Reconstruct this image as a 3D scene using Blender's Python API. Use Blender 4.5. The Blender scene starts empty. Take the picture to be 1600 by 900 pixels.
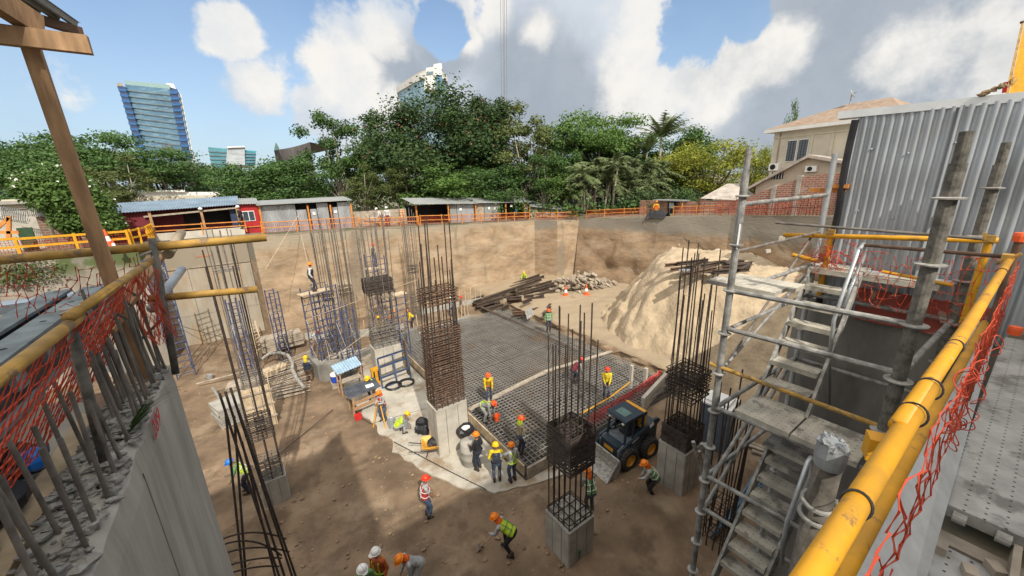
import bpy, bmesh, math, random
from math import sin, cos, tan, pi, radians, sqrt, atan2
from mathutils import Vector, Matrix, noise as mnoise
R = random.Random(7)
SC = bpy.context.scene
COL = SC.collection
V = Vector

# ------------------------------------------------------------------ camera
# The site grid is the world frame: x along the back wall, y into the pit, z up, pit floor at z = 0.
CZ, F, PITCH, ROLL, YAW = 11.5, 590.0, radians(15.8), radians(1.7), radians(35)
_f0 = V((sin(YAW), cos(YAW), 0)); _r0 = V((cos(YAW), -sin(YAW), 0))
FW = _f0 * cos(PITCH) - V((0, 0, sin(PITCH)))
_u0 = _r0.cross(FW)
RT = _r0 * cos(ROLL) - _u0 * sin(ROLL)
UP = _u0 * cos(ROLL) + _r0 * sin(ROLL)
cam = bpy.data.cameras.new('camera')
cam.sensor_width = 36.0; cam.lens = F / 1600 * 36.0
cam.clip_start = 0.05; cam.clip_end = 6000
camo = bpy.data.objects.new('camera', cam); COL.objects.link(camo)
camo.matrix_world = Matrix(((RT.x, UP.x, -FW.x, 0), (RT.y, UP.y, -FW.y, 0), (RT.z, UP.z, -FW.z, CZ), (0, 0, 0, 1)))
SC.camera = camo
EYE = V((0, 0, CZ))
def ray(px, py): return RT * ((px - 800) / F) + UP * ((450 - py) / F) + FW
def onz(px, py, z=0.0): d = ray(px, py); return EYE + d * ((z - CZ) / d.z)
def ony(px, py, y): d = ray(px, py); return EYE + d * (y / d.y)
def onx(px, py, x): d = ray(px, py); return EYE + d * (x / d.x)
def far(px, py, D): d = ray(px, py); return EYE + d * (D / d.dot(_f0))

# ------------------------------------------------------------------ light
SUN_EL = radians(44)
SUN_DIR = V((-0.22 * cos(SUN_EL), -0.975 * cos(SUN_EL), sin(SUN_EL))).normalized()   # towards the sun
sl = bpy.data.lights.new('sun', 'SUN'); sl.energy = 3.5; sl.angle = radians(0.6); sl.color = (1.0, 0.93, 0.82)
so = bpy.data.objects.new('sun', sl); COL.objects.link(so)
so.rotation_euler = SUN_DIR.to_track_quat('Z', 'Y').to_euler()
W = bpy.data.worlds.new('World'); SC.world = W; W.use_nodes = True
nt = W.node_tree; nt.nodes.clear()
def wn(t, **k):
    n = nt.nodes.new(t)
    for a, b in k.items(): setattr(n, a, b)
    return n
LK = nt.links.new
def wmath(op, a, b=None, c=None):
    n = wn('ShaderNodeMath', operation=op)
    for i, x in enumerate((a, b, c)):
        if x is None: continue
        if isinstance(x, (int, float)): n.inputs[i].default_value = x
        else: LK(x, n.inputs[i])
    return n.outputs[0]
def wv(op, a, b=None):
    n = wn('ShaderNodeVectorMath', operation=op)
    for i, x in enumerate((a, b)):
        if x is None: continue
        if hasattr(x, 'links') or hasattr(x, 'is_linked'): LK(x, n.inputs[i])
        else: n.inputs[i].default_value = x
    return n
def wnoise(vec, sc, det=6, rough=0.55):
    n = wn('ShaderNodeTexNoise'); n.inputs['Scale'].default_value = sc; n.inputs['Detail'].default_value = det
    n.inputs['Roughness'].default_value = rough; LK(vec, n.inputs['Vector']); return n
def wrange(x, a, b, c=0.0, d=1.0, smooth=True):
    n = wn('ShaderNodeMapRange'); n.interpolation_type = 'SMOOTHSTEP' if smooth else 'LINEAR'
    LK(x, n.inputs['Value'])
    for k, q in zip(('From Min', 'From Max', 'To Min', 'To Max'), (a, b, c, d)): n.inputs[k].default_value = q
    return n.outputs[0]
def wmix(f, a, b):
    n = wn('ShaderNodeMix', data_type='RGBA')
    LK(f, n.inputs[0]) if not isinstance(f, float) else setattr(n.inputs[0], 'default_value', f)
    for i, x in ((6, a), (7, b)):
        if isinstance(x, tuple): n.inputs[i].default_value = (*x, 1)
        else: LK(x, n.inputs[i])
    return n.outputs[2]
sky = wn('ShaderNodeTexSky'); sky.sky_type = 'NISHITA'; sky.sun_disc = False
sky.sun_elevation = SUN_EL; sky.sun_rotation = atan2(SUN_DIR.x, SUN_DIR.y)
sky.air_density = 1.0; sky.dust_density = 1.5; sky.ozone_density = 2.0
tc = wn('ShaderNodeTexCoord'); D0 = tc.outputs['Generated']
def warp(amt, sc, det):
    nz = wnoise(D0, sc, det, 0.6)
    c = wv('SUBTRACT', nz.outputs['Color'], (0.5, 0.5, 0.5)).outputs[0]
    s = wn('ShaderNodeVectorMath', operation='SCALE'); LK(c, s.inputs[0]); s.inputs['Scale'].default_value = amt
    return wv('NORMALIZE', wv('ADD', D0, s.outputs[0]).outputs[0]).outputs[0]
D1 = D0
D2 = warp(0.12, 3.5, 6)
nzA = wmath('SUBTRACT', wnoise(D0, 11.0, 10, 0.60).outputs['Fac'], 0.5)
nzB = wmath('SUBTRACT', wnoise(D0, 4.5, 6, 0.55).outputs['Fac'], 0.5)
def blob(px, py, r, src, soft=0.5, wgt=1.0):
    c = ray(px, py).normalized()
    d = wv('DISTANCE', src, tuple(c)).outputs['Value']
    return wrange(d, r / F * 1.25, 0.0, 0.0, .55 + .45 * wgt, smooth=False)
def union(bl):
    o = bl[0]
    for b in bl[1:]: o = wmath('MAXIMUM', o, b)
    return o
def puff(u, ka, kb, lo, hi):
    """turn a soft hump into a cloud with a cauliflower edge"""
    return wrange(wmath('ADD', wmath('MULTIPLY_ADD', nzA, ka, u), wmath('MULTIPLY', nzB, kb)), lo, hi)
# heaped clouds with crisp edges
heap = union([blob(*a) for a in (
    (368, 60, 44, D1, .45, .9), (400, 125, 60, D1, .7, .5), (565, 110, 80, D1, .35), (620, 85, 80, D1, .35), (580, 170, 110, D1, .5, .9), (500, 165, 60, D1, .8, .4),
    (830, 60, 135, D1, .3), (900, 130, 170, D1, .4), (700, 10, 60, D1, .4), (760, 110, 110, D1, .4), (960, 30, 110, D1, .3), (740, 165, 120, D1, .5, .9),
    (1010, 120, 95, D1, .35), (1120, 130, 110, D1, .35), (1190, 70, 90, D1, .4), (1230, 170, 150, D1, .5), (1330, 90, 170, D1, .4),
    (1480, 80, 230, D1, .4), (1620, 120, 220, D1, .5), (1400, 220, 200, D1, .6), (1700, 300, 300, D1, .6),
    (-250, 60, 150, D1, .7, .3))])
heap = puff(heap, .95, .45, .31, .52)
# the lit faces of those clouds
lit = union([blob(*a) for a in (
    (372, 55, 60, D1, .8), (540, 120, 70, D1, .6, .9), (595, 55, 45, D1, .8, .7), (760, 15, 50, D1, .7, .85), (735, 60, 30, D1, .8, .7), (840, 45, 40, D1, .8, .5),
    (995, 110, 80, D1, .6), (1110, 120, 80, D1, .6), (1000, 20, 60, D1, .7, .7), (1210, 80, 55, D1, .7, .8),
    (1440, 115, 70, D2, .9, .45), (1580, 110, 100, D2, .9, .4), (620, 180, 60, D2, .9, .6), (1020, 175, 60, D1, .8, .6), (420, 120, 60, D2, .9, .8), (-200, 100, 200, D2, .9, .8))])
lit = puff(lit, .9, .5, .30, .66)
dark = union([blob(*a) for a in (
    (1390, 25, 190, D2, .6), (1300, 140, 110, D2, .8, .8), (1540, 30, 200, D2, .6, .9), (1480, 150, 150, D2, .6, .35), (640, 110, 60, D2, .8, .2), (1250, 210, 120, D2, .8, .6), (840, 130, 110, D2, .8, .55), (700, 70, 60, D2, .8, .5), (900, 185, 90, D2, .8, .6))])
dark = puff(dark, .35, .7, .08, .55)
hole = union([blob(*a) for a in ((688, 42, 42, D1, .6), (1090, 30, 55, D1, .7, .9), (1165, 20, 40, D1, .8, .7))])
hole = puff(hole, 1.0, .5, .30, .45)
heap = wmath('MULTIPLY', heap, wmath('SUBTRACT', 1.0, hole))
sep = wn('ShaderNodeSeparateXYZ'); LK(D0, sep.inputs[0])
hz = wrange(sep.outputs['Z'], 0.55, -0.02)                         # the pale air near the horizon
veil = wmath('MULTIPLY', wnoise(D2, 3.2, 6, 0.6).outputs['Fac'], hz)
thin = wmath('MULTIPLY', wrange(wnoise(wv('MULTIPLY', D1, (1.0, 2.2, 5.0)).outputs[0], 1.7, 7, 0.6).outputs['Fac'], 0.48, 0.72), 0.45)
base_m = wmath('MAXIMUM', thin, wmath('MULTIPLY', veil, 1.22))
back_m = wrange(wnoise(D2, 2.0, 6, .6).outputs['Fac'], .30, .48)   # broken cloud added over the unseen rest of the sky
sepc = wv('DOT_PRODUCT', D0, tuple(_f0)).outputs['Value']
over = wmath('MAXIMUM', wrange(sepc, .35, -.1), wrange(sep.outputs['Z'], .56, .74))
base_m = wmath('MAXIMUM', base_m, wmath('MULTIPLY', back_m, over))
tex = wnoise(D1, 7.0, 8, 0.62).outputs['Fac']
grey = wmix(wmath('MULTIPLY', dark, 0.9), (0.50, 0.545, 0.60), (0.26, 0.30, 0.35))
litm = wmath('MULTIPLY', lit, wrange(tex, 0.30, 0.62, 0.45, 1.0))
cc = wmix(litm, grey, (0.74, 0.71, 0.66))
cc = wmix(wrange(tex, .35, .65, 0.0, 0.14), cc, (0.6, 0.61, 0.62))
skyb = wn('ShaderNodeBackground'); skyb.inputs['Strength'].default_value = 0.125
hs = wn('ShaderNodeHueSaturation'); hs.inputs['Saturation'].default_value = 1.02; LK(sky.outputs[0], hs.inputs['Color'])
LK(hs.outputs[0], skyb.inputs['Color'])
vb = wn('ShaderNodeBackground'); LK(wmix(over, (0.42, 0.55, 0.68), (0.66, 0.62, 0.56)), vb.inputs['Color']); LK(wmath('MULTIPLY_ADD', over, .75, .9), vb.inputs['Strength'])  # unseen sky behind and overhead brightened and warmed to lift the shade
cb = wn('ShaderNodeBackground'); LK(cc, cb.inputs['Color']); cb.inputs['Strength'].default_value = 1.0
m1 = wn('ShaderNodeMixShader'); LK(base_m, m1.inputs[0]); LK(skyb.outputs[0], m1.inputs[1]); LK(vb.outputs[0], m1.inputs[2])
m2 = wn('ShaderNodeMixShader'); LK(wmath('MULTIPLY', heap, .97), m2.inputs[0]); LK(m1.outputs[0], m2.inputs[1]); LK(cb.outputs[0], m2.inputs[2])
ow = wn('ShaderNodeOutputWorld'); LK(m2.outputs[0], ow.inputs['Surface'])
W.cycles.sampling_method = 'MANUAL'; W.cycles.sample_map_resolution = 512
vs = SC.view_settings; vs.view_transform = 'Standard'; vs.look = 'None'; vs.exposure = 0.42; vs.gamma = 1.0; vs.use_curve_mapping = False
SC.cycles.max_bounces = 6; SC.cycles.diffuse_bounces = 4; SC.cycles.transparent_max_bounces = 8
SC.cycles.use_adaptive_sampling = True; SC.cycles.use_denoising = True

# ------------------------------------------------------------------ materials
MATS = {}
def mat(name, col, rough=0.8, metal=0.0, var=0.25, sc=3.0, bump=0.0, bsc=None, col2=None, stretch=(1, 1, 1), space='pos', transl=0.0, lo=0.35, hi=0.65, rnd=0.0, spec=0.4, dist=0.02):
    """procedural surface: two tones mixed by fractal noise, fine speckle, optional bump"""
    if name in MATS: return MATS[name]
    m = bpy.data.materials.new(name); m.use_nodes = True; MATS[name] = m
    t = m.node_tree; b = t.nodes['Principled BSDF']; L = t.links.new
    b.inputs['Roughness'].default_value = rough; b.inputs['Metallic'].default_value = metal
    b.inputs['Specular IOR Level'].default_value = spec
    if space == 'pos': src = t.nodes.new('ShaderNodeNewGeometry').outputs['Position']
    else: src = t.nodes.new('ShaderNodeTexCoord').outputs['Object']
    mp = t.nodes.new('ShaderNodeMapping'); mp.inputs['Scale'].default_value = stretch; L(src, mp.inputs['Vector'])
    n = t.nodes.new('ShaderNodeTexNoise'); n.inputs['Scale'].default_value = sc; n.inputs['Detail'].default_value = 7; n.inputs['Roughness'].default_value = .62
    L(mp.outputs[0], n.inputs['Vector'])
    r = t.nodes.new('ShaderNodeMapRange'); r.inputs['From Min'].default_value = lo; r.inputs['From Max'].default_value = hi; L(n.outputs['Fac'], r.inputs['Value'])
    c2 = col2 or tuple(min(1, c * (1 + var)) for c in col); c1 = col if col2 else tuple(c * (1 - var) for c in col)
    mx = t.nodes.new('ShaderNodeMix'); mx.data_type = 'RGBA'; L(r.outputs[0], mx.inputs[0])
    mx.inputs[6].default_value = (*c1, 1); mx.inputs[7].default_value = (*c2, 1)
    out = mx.outputs[2]
    if rnd:
        oi = t.nodes.new('ShaderNodeObjectInfo'); h = t.nodes.new('ShaderNodeHueSaturation')
        q = t.nodes.new('ShaderNodeMapRange'); q.inputs['To Min'].default_value = 1 - rnd; q.inputs['To Max'].default_value = 1 + rnd
        L(oi.outputs['Random'], q.inputs['Value']); L(q.outputs[0], h.inputs['Value']); L(out, h.inputs['Color']); out = h.outputs[0]
    L(out, b.inputs['Base Color'])
    if bump:
        n2 = t.nodes.new('ShaderNodeTexNoise'); n2.inputs['Scale'].default_value = bsc or sc * 4; n2.inputs['Detail'].default_value = 6; L(mp.outputs[0], n2.inputs['Vector'])
        bp = t.nodes.new('ShaderNodeBump'); bp.inputs['Strength'].default_value = bump; bp.inputs['Distance'].default_value = dist; L(n2.outputs['Fac'], bp.inputs['Height']); L(bp.outputs[0], b.inputs['Normal'])
    if transl:
        tr = t.nodes.new('ShaderNodeBsdfTranslucent'); L(out, tr.inputs['Color']); ms = t.nodes.new('ShaderNodeMixShader'); ms.inputs[0].default_value = transl
        L(b.outputs[0], ms.inputs[1]); L(tr.outputs[0], ms.inputs[2]); L(ms.outputs[0], t.nodes['Material Output'].inputs['Surface'])
    return m
def nodes_of(m): return m.node_tree, m.node_tree.nodes['Principled BSDF']
def overlay(m, col, sc, lo, hi, amt=1.0, stretch=(1, 1, 1), zlo=None, zhi=None, xlo=None, xhi=None, kind='noise', seed=0.0):
    """wear, stain or strata with a shape of its own laid over the base colour"""
    t, b = nodes_of(m); L = t.links.new
    g = t.nodes.new('ShaderNodeNewGeometry'); mp = t.nodes.new('ShaderNodeMapping'); mp.inputs['Scale'].default_value = stretch; mp.inputs['Location'].default_value = (seed, seed, seed)
    L(g.outputs['Position'], mp.inputs['Vector'])
    n = t.nodes.new('ShaderNodeTexNoise'); n.inputs['Scale'].default_value = sc; n.inputs['Detail'].default_value = 8; n.inputs['Roughness'].default_value = .65; L(mp.outputs[0], n.inputs['Vector'])
    r = t.nodes.new('ShaderNodeMapRange'); r.interpolation_type = 'SMOOTHSTEP'; r.inputs['From Min'].default_value = lo; r.inputs['From Max'].default_value = hi; r.inputs['To Max'].default_value = amt; L(n.outputs['Fac'], r.inputs['Value'])
    fac = r.outputs[0]
    sx = t.nodes.new('ShaderNodeSeparateXYZ'); L(g.outputs['Position'], sx.inputs[0])
    wob = t.nodes.new('ShaderNodeMath'); wob.operation = 'MULTIPLY_ADD'; L(n.outputs['Fac'], wob.inputs[0]); wob.inputs[1].default_value = 1.6
    for ax, a, c in (('Z', zlo, zhi), ('X', xlo, xhi)):
        if a is None: continue
        w2 = t.nodes.new('ShaderNodeMath'); w2.operation = 'MULTIPLY_ADD'; L(n.outputs['Fac'], w2.inputs[0]); w2.inputs[1].default_value = 1.4; L(sx.outputs[ax], w2.inputs[2])
        z = t.nodes.new('ShaderNodeMapRange'); z.interpolation_type = 'SMOOTHSTEP'; z.inputs['From Min'].default_value = a + .7; z.inputs['From Max'].default_value = c + .7; L(w2.outputs[0], z.inputs['Value'])
        mu = t.nodes.new('ShaderNodeMath'); mu.operation = 'MULTIPLY'; L(fac, mu.inputs[0]); L(z.outputs[0], mu.inputs[1]); fac = mu.outputs[0]
    mx = t.nodes.new('ShaderNodeMix'); mx.data_type = 'RGBA'; L(fac, mx.inputs[0])
    old = b.inputs['Base Color'].links[0].from_socket
    L(old, mx.inputs[6]); mx.inputs[7].default_value = (*col, 1); L(mx.outputs[2], b.inputs['Base Color'])
    return m

# ------------------------------------------------------------------ mesh builder
class MB:
    def __init__(s): s.v = []; s.f = []; s.m = []; s.cm = 0
    def add(s, vs, fs, m=None):
        o = len(s.v); s.v.extend([tuple(v) for v in vs]); s.f.extend([tuple(i + o for i in f) for f in fs]); s.m.extend([s.cm if m is None else m] * len(fs)); return s
    def box(s, c, d, rz=0.0, M=None, m=None):
        x, y, z = d[0] / 2, d[1] / 2, d[2] / 2
        p = [V((a * x, b * y, e * z)) for e in (-1, 1) for b in (-1, 1) for a in (-1, 1)]
        if rz: M = Matrix.Rotation(rz, 3, 'Z')
        if M is not None: p = [M @ q for q in p]
        c = V(c); p = [q + c for q in p]
        return s.add(p, [(0, 2, 3, 1), (4, 5, 7, 6), (0, 1, 5, 4), (2, 6, 7, 3), (0, 4, 6, 2), (1, 3, 7, 5)], m)
    def b2(s, a, b, m=None):   # box from corner to corner
        return s.box([(a[i] + b[i]) / 2 for i in range(3)], [abs(b[i] - a[i]) for i in range(3)], m=m)
    def bar(s, p, q, w, h=None, up=(0, 0, 1), m=None):   # rectangular bar p -> q, w across, h along up
        p, q = V(p), V(q); d = q - p; L = d.length; d = d / L; up = V(up)
        if abs(d.dot(up)) > .98: up = V((1, 0, 0))
        a = d.cross(up).normalized(); b = a.cross(d)
        return s.box((p + q) / 2, (L, w, h or w), M=Matrix((d, a, b)).transposed(), m=m)
    def tube(s, pts, r, n=6, closed=False, cap=True, m=None):
        pts = [V(p) for p in pts]; k = len(pts); rr = r if isinstance(r, (list, tuple)) else [r] * k
        vs = []; prev = None
        for i in range(k):
            if closed: d = pts[(i + 1) % k] - pts[i - 1]
            else: d = pts[min(i + 1, k - 1)] - pts[max(i - 1, 0)]
            d = d.normalized() if d.length > 1e-9 else V((0, 0, 1))
            if prev is None:
                a = d.cross(V((0, 0, 1)) if abs(d.z) < .9 else V((1, 0, 0))).normalized()
            else:
                a = (prev - d * prev.dot(d)); a = a.normalized() if a.length > 1e-6 else d.orthogonal().normalized()
            prev = a; b = d.cross(a)
            for j in range(n):
                t = 2 * pi * j / n; vs.append(pts[i] + (a * cos(t) + b * sin(t)) * rr[i])
        fs = []
        for i in range(k if closed else k - 1):
            i2 = (i + 1) % k
            for j in range(n): fs.append((i * n + j, i * n + (j + 1) % n, i2 * n + (j + 1) % n, i2 * n + j))
        if cap and not closed: fs.append(tuple(range(n - 1, -1, -1))); fs.append(tuple((k - 1) * n + j for j in range(n)))
        return s.add(vs, fs, m)
    def cyl(s, p, q, r, n=10, r2=None, m=None): return s.tube([p, q], [r, r if r2 is None else r2], n, m=m)
    def lathe(s, c, prof, n=12, M=None, m=None):
        c = V(c); vs = []
        for r, z in prof:
            for j in range(n):
                p = V((r * cos(2 * pi * j / n), r * sin(2 * pi * j / n), z)); vs.append(c + (M @ p if M is not None else p))
        fs = [(i * n + j, i * n + (j + 1) % n, (i + 1) * n + (j + 1) % n, (i + 1) * n + j) for i in range(len(prof) - 1) for j in range(n)]
        if prof[0][0] > 1e-4: fs.append(tuple(range(n - 1, -1, -1)))
        if prof[-1][0] > 1e-4: fs.append(tuple((len(prof) - 1) * n + j for j in range(n)))
        return s.add(vs, fs, m)
    def ell(s, c, r, n=10, k=7, M=None, m=None, jit=0.0, rnd=None):
        r = (r, r, r) if isinstance(r, (int, float)) else r; c = V(c); vs = []; 
        for i in range(k + 1):
            th = pi * i / k
            for j in range(n):
                ph = 2 * pi * j / n; q = 1 + (rnd or R).uniform(-jit, jit) if jit else 1
                p = V((r[0] * sin(th) * cos(ph), r[1] * sin(th) * sin(ph), r[2] * cos(th))) * q
                vs.append(c + (M @ p if M is not None else p))
        return s.add(vs, [(i * n + j, (i + 1) * n + j, (i + 1) * n + (j + 1) % n, i * n + (j + 1) % n) for i in range(k) for j in range(n)], m)
    def prism(s, poly, z0, z1, m=None):
        n = len(poly); vs = [(p[0], p[1], z0) for p in poly] + [(p[0], p[1], z1) for p in poly]
        return s.add(vs, [tuple(range(n - 1, -1, -1)), tuple(range(n, 2 * n))] + [(i, (i + 1) % n, n + (i + 1) % n, n + i) for i in range(n)], m)
    def extr(s, prof, p, q, up=(0, 0, 1), m=None):   # profile (a,b) swept from p to q; a across, b along up
        p, q = V(p), V(q); d = (q - p).normalized(); a = d.cross(V(up)).normalized(); b = a.cross(d); n = len(prof)
        vs = [o + a * x + b * y for o in (p, q) for x, y in prof]
        return s.add(vs, [tuple(range(n - 1, -1, -1)), tuple(range(n, 2 * n))] + [(i, (i + 1) % n, n + (i + 1) % n, n + i) for i in range(n)], m)
    def corr(s, o, ax, ay, an, pitch=0.09, amp=0.012, rib=False, dent=0.0, ny=6, m=None, thick=0.0):
        """corrugated sheet: origin o, width vector ax, length vector ay (along the ribs), an = normal"""
        o, ax, ay, an = V(o), V(ax), V(ay), V(an).normalized(); w = ax.length; k = max(2, int(w / pitch)); st = 6
        vs = []; nx = k * st + 1
        for j in range(ny + 1):
            for i in range(nx):
                h = cos(2 * pi * i / st)
                if rib: h = max(-.6, min(.6, h * 1.3)) / .6
                p = o + ax * (i / (nx - 1)) + ay * (j / ny)
                dd = amp * h * (1 + (.0 if not dent else .5 * mnoise.noise(p * 1.7)))
                if dent: dd += dent * mnoise.noise(p * 2.3 + V((3, 1, 7)))
                vs.append(p + an * dd)
        return s.add(vs, [(j * nx + i, j * nx + i + 1, (j + 1) * nx + i + 1, (j + 1) * nx + i) for j in range(ny) for i in range(nx - 1)], m)
    def build(s, name, mats, parent=None, smooth=False, local=False, **tags):
        if not isinstance(mats, (list, tuple)): mats = [mats]
        org = V((0, 0, 0))
        if parent is not None and not local:
            q = parent
            while q is not None: org = org + q.location; q = q.parent
        elif parent is None and not local:
            xs = [v[0] for v in s.v]; ys = [v[1] for v in s.v]; zs = [v[2] for v in s.v]
            org = V(((min(xs) + max(xs)) / 2, (min(ys) + max(ys)) / 2, min(zs)))
        me = bpy.data.meshes.new(name)
        vv = s.v if org.length < 1e-9 else [(v[0] - org.x, v[1] - org.y, v[2] - org.z) for v in s.v]
        me.from_pydata(vv, [], s.f)
        for q in mats: me.materials.append(q)
        if len(mats) > 1: me.polygons.foreach_set('material_index', s.m)
        if smooth: me.polygons.foreach_set('use_smooth', [True] * len(me.polygons))
        me.update()
        o = bpy.data.objects.new(name, me); COL.objects.link(o)
        if parent is not None: o.parent = parent
        elif not local: o.location = org
        for k, q in tags.items(): o[k] = q
        return o
def tag(o, label=None, cat=None, group=None, kind=None):
    for k, q in (('label', label), ('category', cat), ('group', group), ('kind', kind)):
        if q: o[k] = q
    return o
def thing(name, label, cat, loc=(0, 0, 0), rz=0.0, group=None):
    o = bpy.data.objects.new(name, None); COL.objects.link(o); o.location = loc; o.rotation_euler = (0, 0, rz); o.empty_display_size = .2
    return tag(o, label, cat, group)
def copy_thing(src, loc, rz=0.0, sc=1.0, label=None, group=None):
    def rec(o, par):
        c = o.copy(); COL.objects.link(c); c.parent = par
        for ch in [x for x in o.children if x is not c]: rec(ch, c)
        return c
    kids = list(src.children); c = src.copy(); COL.objects.link(c); c.parent = None
    for ch in kids: rec(ch, c)
    c.location = loc; c.rotation_euler = (0, 0, rz)
    if sc != 1.0: c.scale = (sc, sc, sc) if not isinstance(sc, tuple) else sc
    if label: c['label'] = label
    if group: c['group'] = group
    return c
def lerp(a, b, t): return V(a) * (1 - t) + V(b) * t
def net(mb, A0, A1, B0, B1, nx, ny, r, sag=0.0, jit=0.0, seed=1, holes=0.0):
    """plastic barrier mesh between edge A0-A1 (top) and B0-B1 (bottom): thin strands that widen at the knots"""
    q = random.Random(seed); P = {}
    for j in range(ny + 1):
        for i in range(nx + 1):
            s_, t_ = i / nx, j / ny
            p = lerp(lerp(A0, A1, s_), lerp(B0, B1, s_), t_)
            p = p + V((q.uniform(-jit, jit), q.uniform(-jit, jit), q.uniform(-jit, jit) - sag * sin(pi * s_) * (1 - .5 * t_)))
            P[i, j] = p
    for j in range(ny + 1):
        for i in range(nx + 1):
            if i < nx and q.random() >= holes: mb.tube([P[i, j], lerp(P[i, j], P[i + 1, j], .5), P[i + 1, j]], [r * 1.6, r * .7, r * 1.6], 3, cap=False)
            if j < ny and q.random() >= holes: mb.tube([P[i, j], lerp(P[i, j], P[i, j + 1], .5), P[i, j + 1]], [r * 1.6, r * .7, r * 1.6], 3, cap=False)

M = {}
M['dirt'] = mat('dirt', (.18, .125, .08), .95, var=.35, sc=.55, bump=.6, bsc=4.0, dist=.06)
M['concrete'] = mat('concrete', (.34, .325, .29), .9, var=.22, sc=1.6, bump=.25, bsc=14)
M['concrete_pale'] = mat('concrete_pale', (.46, .43, .37), .9, var=.18, sc=1.2, bump=.25, bsc=10)
M['concrete_dark'] = mat('concrete_dark', (.20, .19, .17), .92, var=.35, sc=1.1, bump=.3, bsc=12, stretch=(1, 1, .35))
M['rebar'] = mat('rebar', (.06, .047, .04), .75, .3, var=.4, sc=9)
M['rebar_rust'] = mat('rebar_rust', (.125, .075, .05), .85, .15, var=.4, sc=6)
M['rebar_grey'] = mat('rebar_grey', (.19, .17, .15), .7, .35, var=.35, sc=8)
M['galv'] = mat('galv', (.42, .44, .45), .48, .5, var=.22, sc=5, bump=.1)
M['galv_dirty'] = mat('galv_dirty', (.32, .31, .285), .75, .2, var=.4, sc=9, bump=.2)
M['scaf'] = mat('scaf', (.27, .265, .25), .65, .25, var=.45, sc=8, bump=.15)
M['sheet'] = mat('sheet', (.42, .44, .46), .5, .55, var=.22, sc=1.7, stretch=(1, 1, .4))
M['sheet_old'] = mat('sheet_old', (.27, .30, .31), .65, .4, var=.3, sc=1.2, col2=(.36, .36, .34))
M['sheet_blue'] = mat('sheet_blue', (.27, .35, .42), .5, .5, var=.2, sc=1.0)
M['yellow'] = overlay(overlay(overlay(mat('yellow_paint', (.62, .30, .012), .5, var=.16, sc=5, bump=.12, bsc=40, dist=.004), (.15, .10, .06), 14, .60, .66, .9), (.50, .45, .36), 38, .66, .72, .7, seed=3), (.42, .22, .03), 3.0, .52, .64, .6, seed=9)
M['yellow_old'] = overlay(mat('yellow_old', (.40, .235, .05), .6, var=.3, sc=6), (.17, .12, .08), 7, .50, .60, .85)
M['wood'] = mat('wood', (.37, .225, .12), .8, var=.3, sc=3.5, stretch=(5, 5, .8), bump=.2)
M['wood_pale'] = mat('wood_pale', (.50, .40, .27), .85, var=.25, sc=4)
M['wood_grey'] = mat('wood_grey', (.34, .29, .23), .9, var=.3, sc=3)
M['wood_dark'] = mat('wood_dark', (.12, .07, .045), .85, var=.3, sc=3)
M['orange_net'] = mat('orange_net', (.58, .085, .04), .6, var=.25, sc=3, transl=.3)
M['red_paint'] = mat('red_paint', (.36, .018, .02), .55, var=.2, sc=1.5)
M['maroon'] = mat('maroon', (.16, .02, .028), .7, var=.25, sc=1.5)
M['black'] = mat('black', (.018, .018, .02), .5, var=.3, sc=4)
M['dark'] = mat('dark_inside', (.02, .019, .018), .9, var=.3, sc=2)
M['white'] = mat('white_paint', (.78, .78, .76), .55, var=.06, sc=2)
M['cream'] = mat('cream_plaster', (.53, .49, .40), .85, var=.08, sc=1.1)
M['glass'] = mat('glass', (.05, .07, .09), .12, .0, var=.2, sc=.5, spec=.9)
M['steel_blue'] = mat('steel_blue', (.05, .08, .16), .55, .3, var=.3, sc=5)
M['scaf_blue'] = mat('scaf_blue', (.03, .045, .15), .65, .1, var=.4, sc=4, col2=(.10, .11, .15))
M['brick'] = None
# ------------------------------------------------------------------ terrain
PIT = [(-.70, .0, 9.55), (7.42, .0, 9.55), (7.42, 2.2, 9.5), (12, 2.3, 9.3), (20, 2.7, 9.0), (33.6, 6.6, 8.6), (34.4, 15.9, 8.1), (33.0, 22.0, 7.75), (31.2, 30.9, 7.1),
       (28.7, 31.8, 7.1), (27.2, 34.0, 7.1), (14, 34.3, 7.55), (0.4, 34.6, 8.0), (0.0, 36.4, 8.05), (-5.6, 36.4, 8.1), (-5.7, 33.2, 8.15), (-17, 33.6, 8.25), (-17, 6.0, 9.2), (-1.05, 5.2, 9.5), (-1.05, 3.73, 9.55), (-.70, 3.73, 9.55)]
M['ground'] = overlay(mat('street_ground', (.20, .165, .12), .95, var=.3, sc=.5, bump=.4, bsc=5, dist=.04), (.06, .085, .03), .35, .5, .62, .8)
def tri_ground():
    bm = bmesh.new()
    outer = [(-60, -40, 9.0), (20, -40, 9.2), (90, -30, 9.0), (110, 40, 8.2), (100, 110, 7.6), (20, 120, 7.4), (-60, 110, 7.6), (-75, 30, 8.6)]
    for ring in (outer, PIT):
        vs = [bm.verts.new(p) for p in ring]
        for i in range(len(vs)): bm.edges.new((vs[i], vs[(i + 1) % len(vs)]))
    bmesh.ops.triangle_fill(bm, edges=bm.edges[:], use_beauty=True, use_dissolve=False)
    ov = [v for v in bm.verts if (round(v.co.x), round(v.co.y)) in [(p[0], p[1]) for p in outer]]
    me = bpy.data.meshes.new('ground'); 
    for f in bm.faces:
        if f.normal.z < 0: f.normal_flip()
    bm.to_mesh(me); bm.free(); me.materials.append(M['ground'])
    o = bpy.data.objects.new('ground', me); COL.objects.link(o); o['kind'] = 'structure'
    b = MB(); n = len(outer); far_ = [(x * 45, y * 45, 5.0) for x, y, z in outer]
    b.add(list(outer) + far_, [(i, (i + 1) % n, n + (i + 1) % n, n + i) for i in range(n)])
    b.build('terrain', M['ground'], local=True, kind='structure')
tri_ground()

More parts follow.
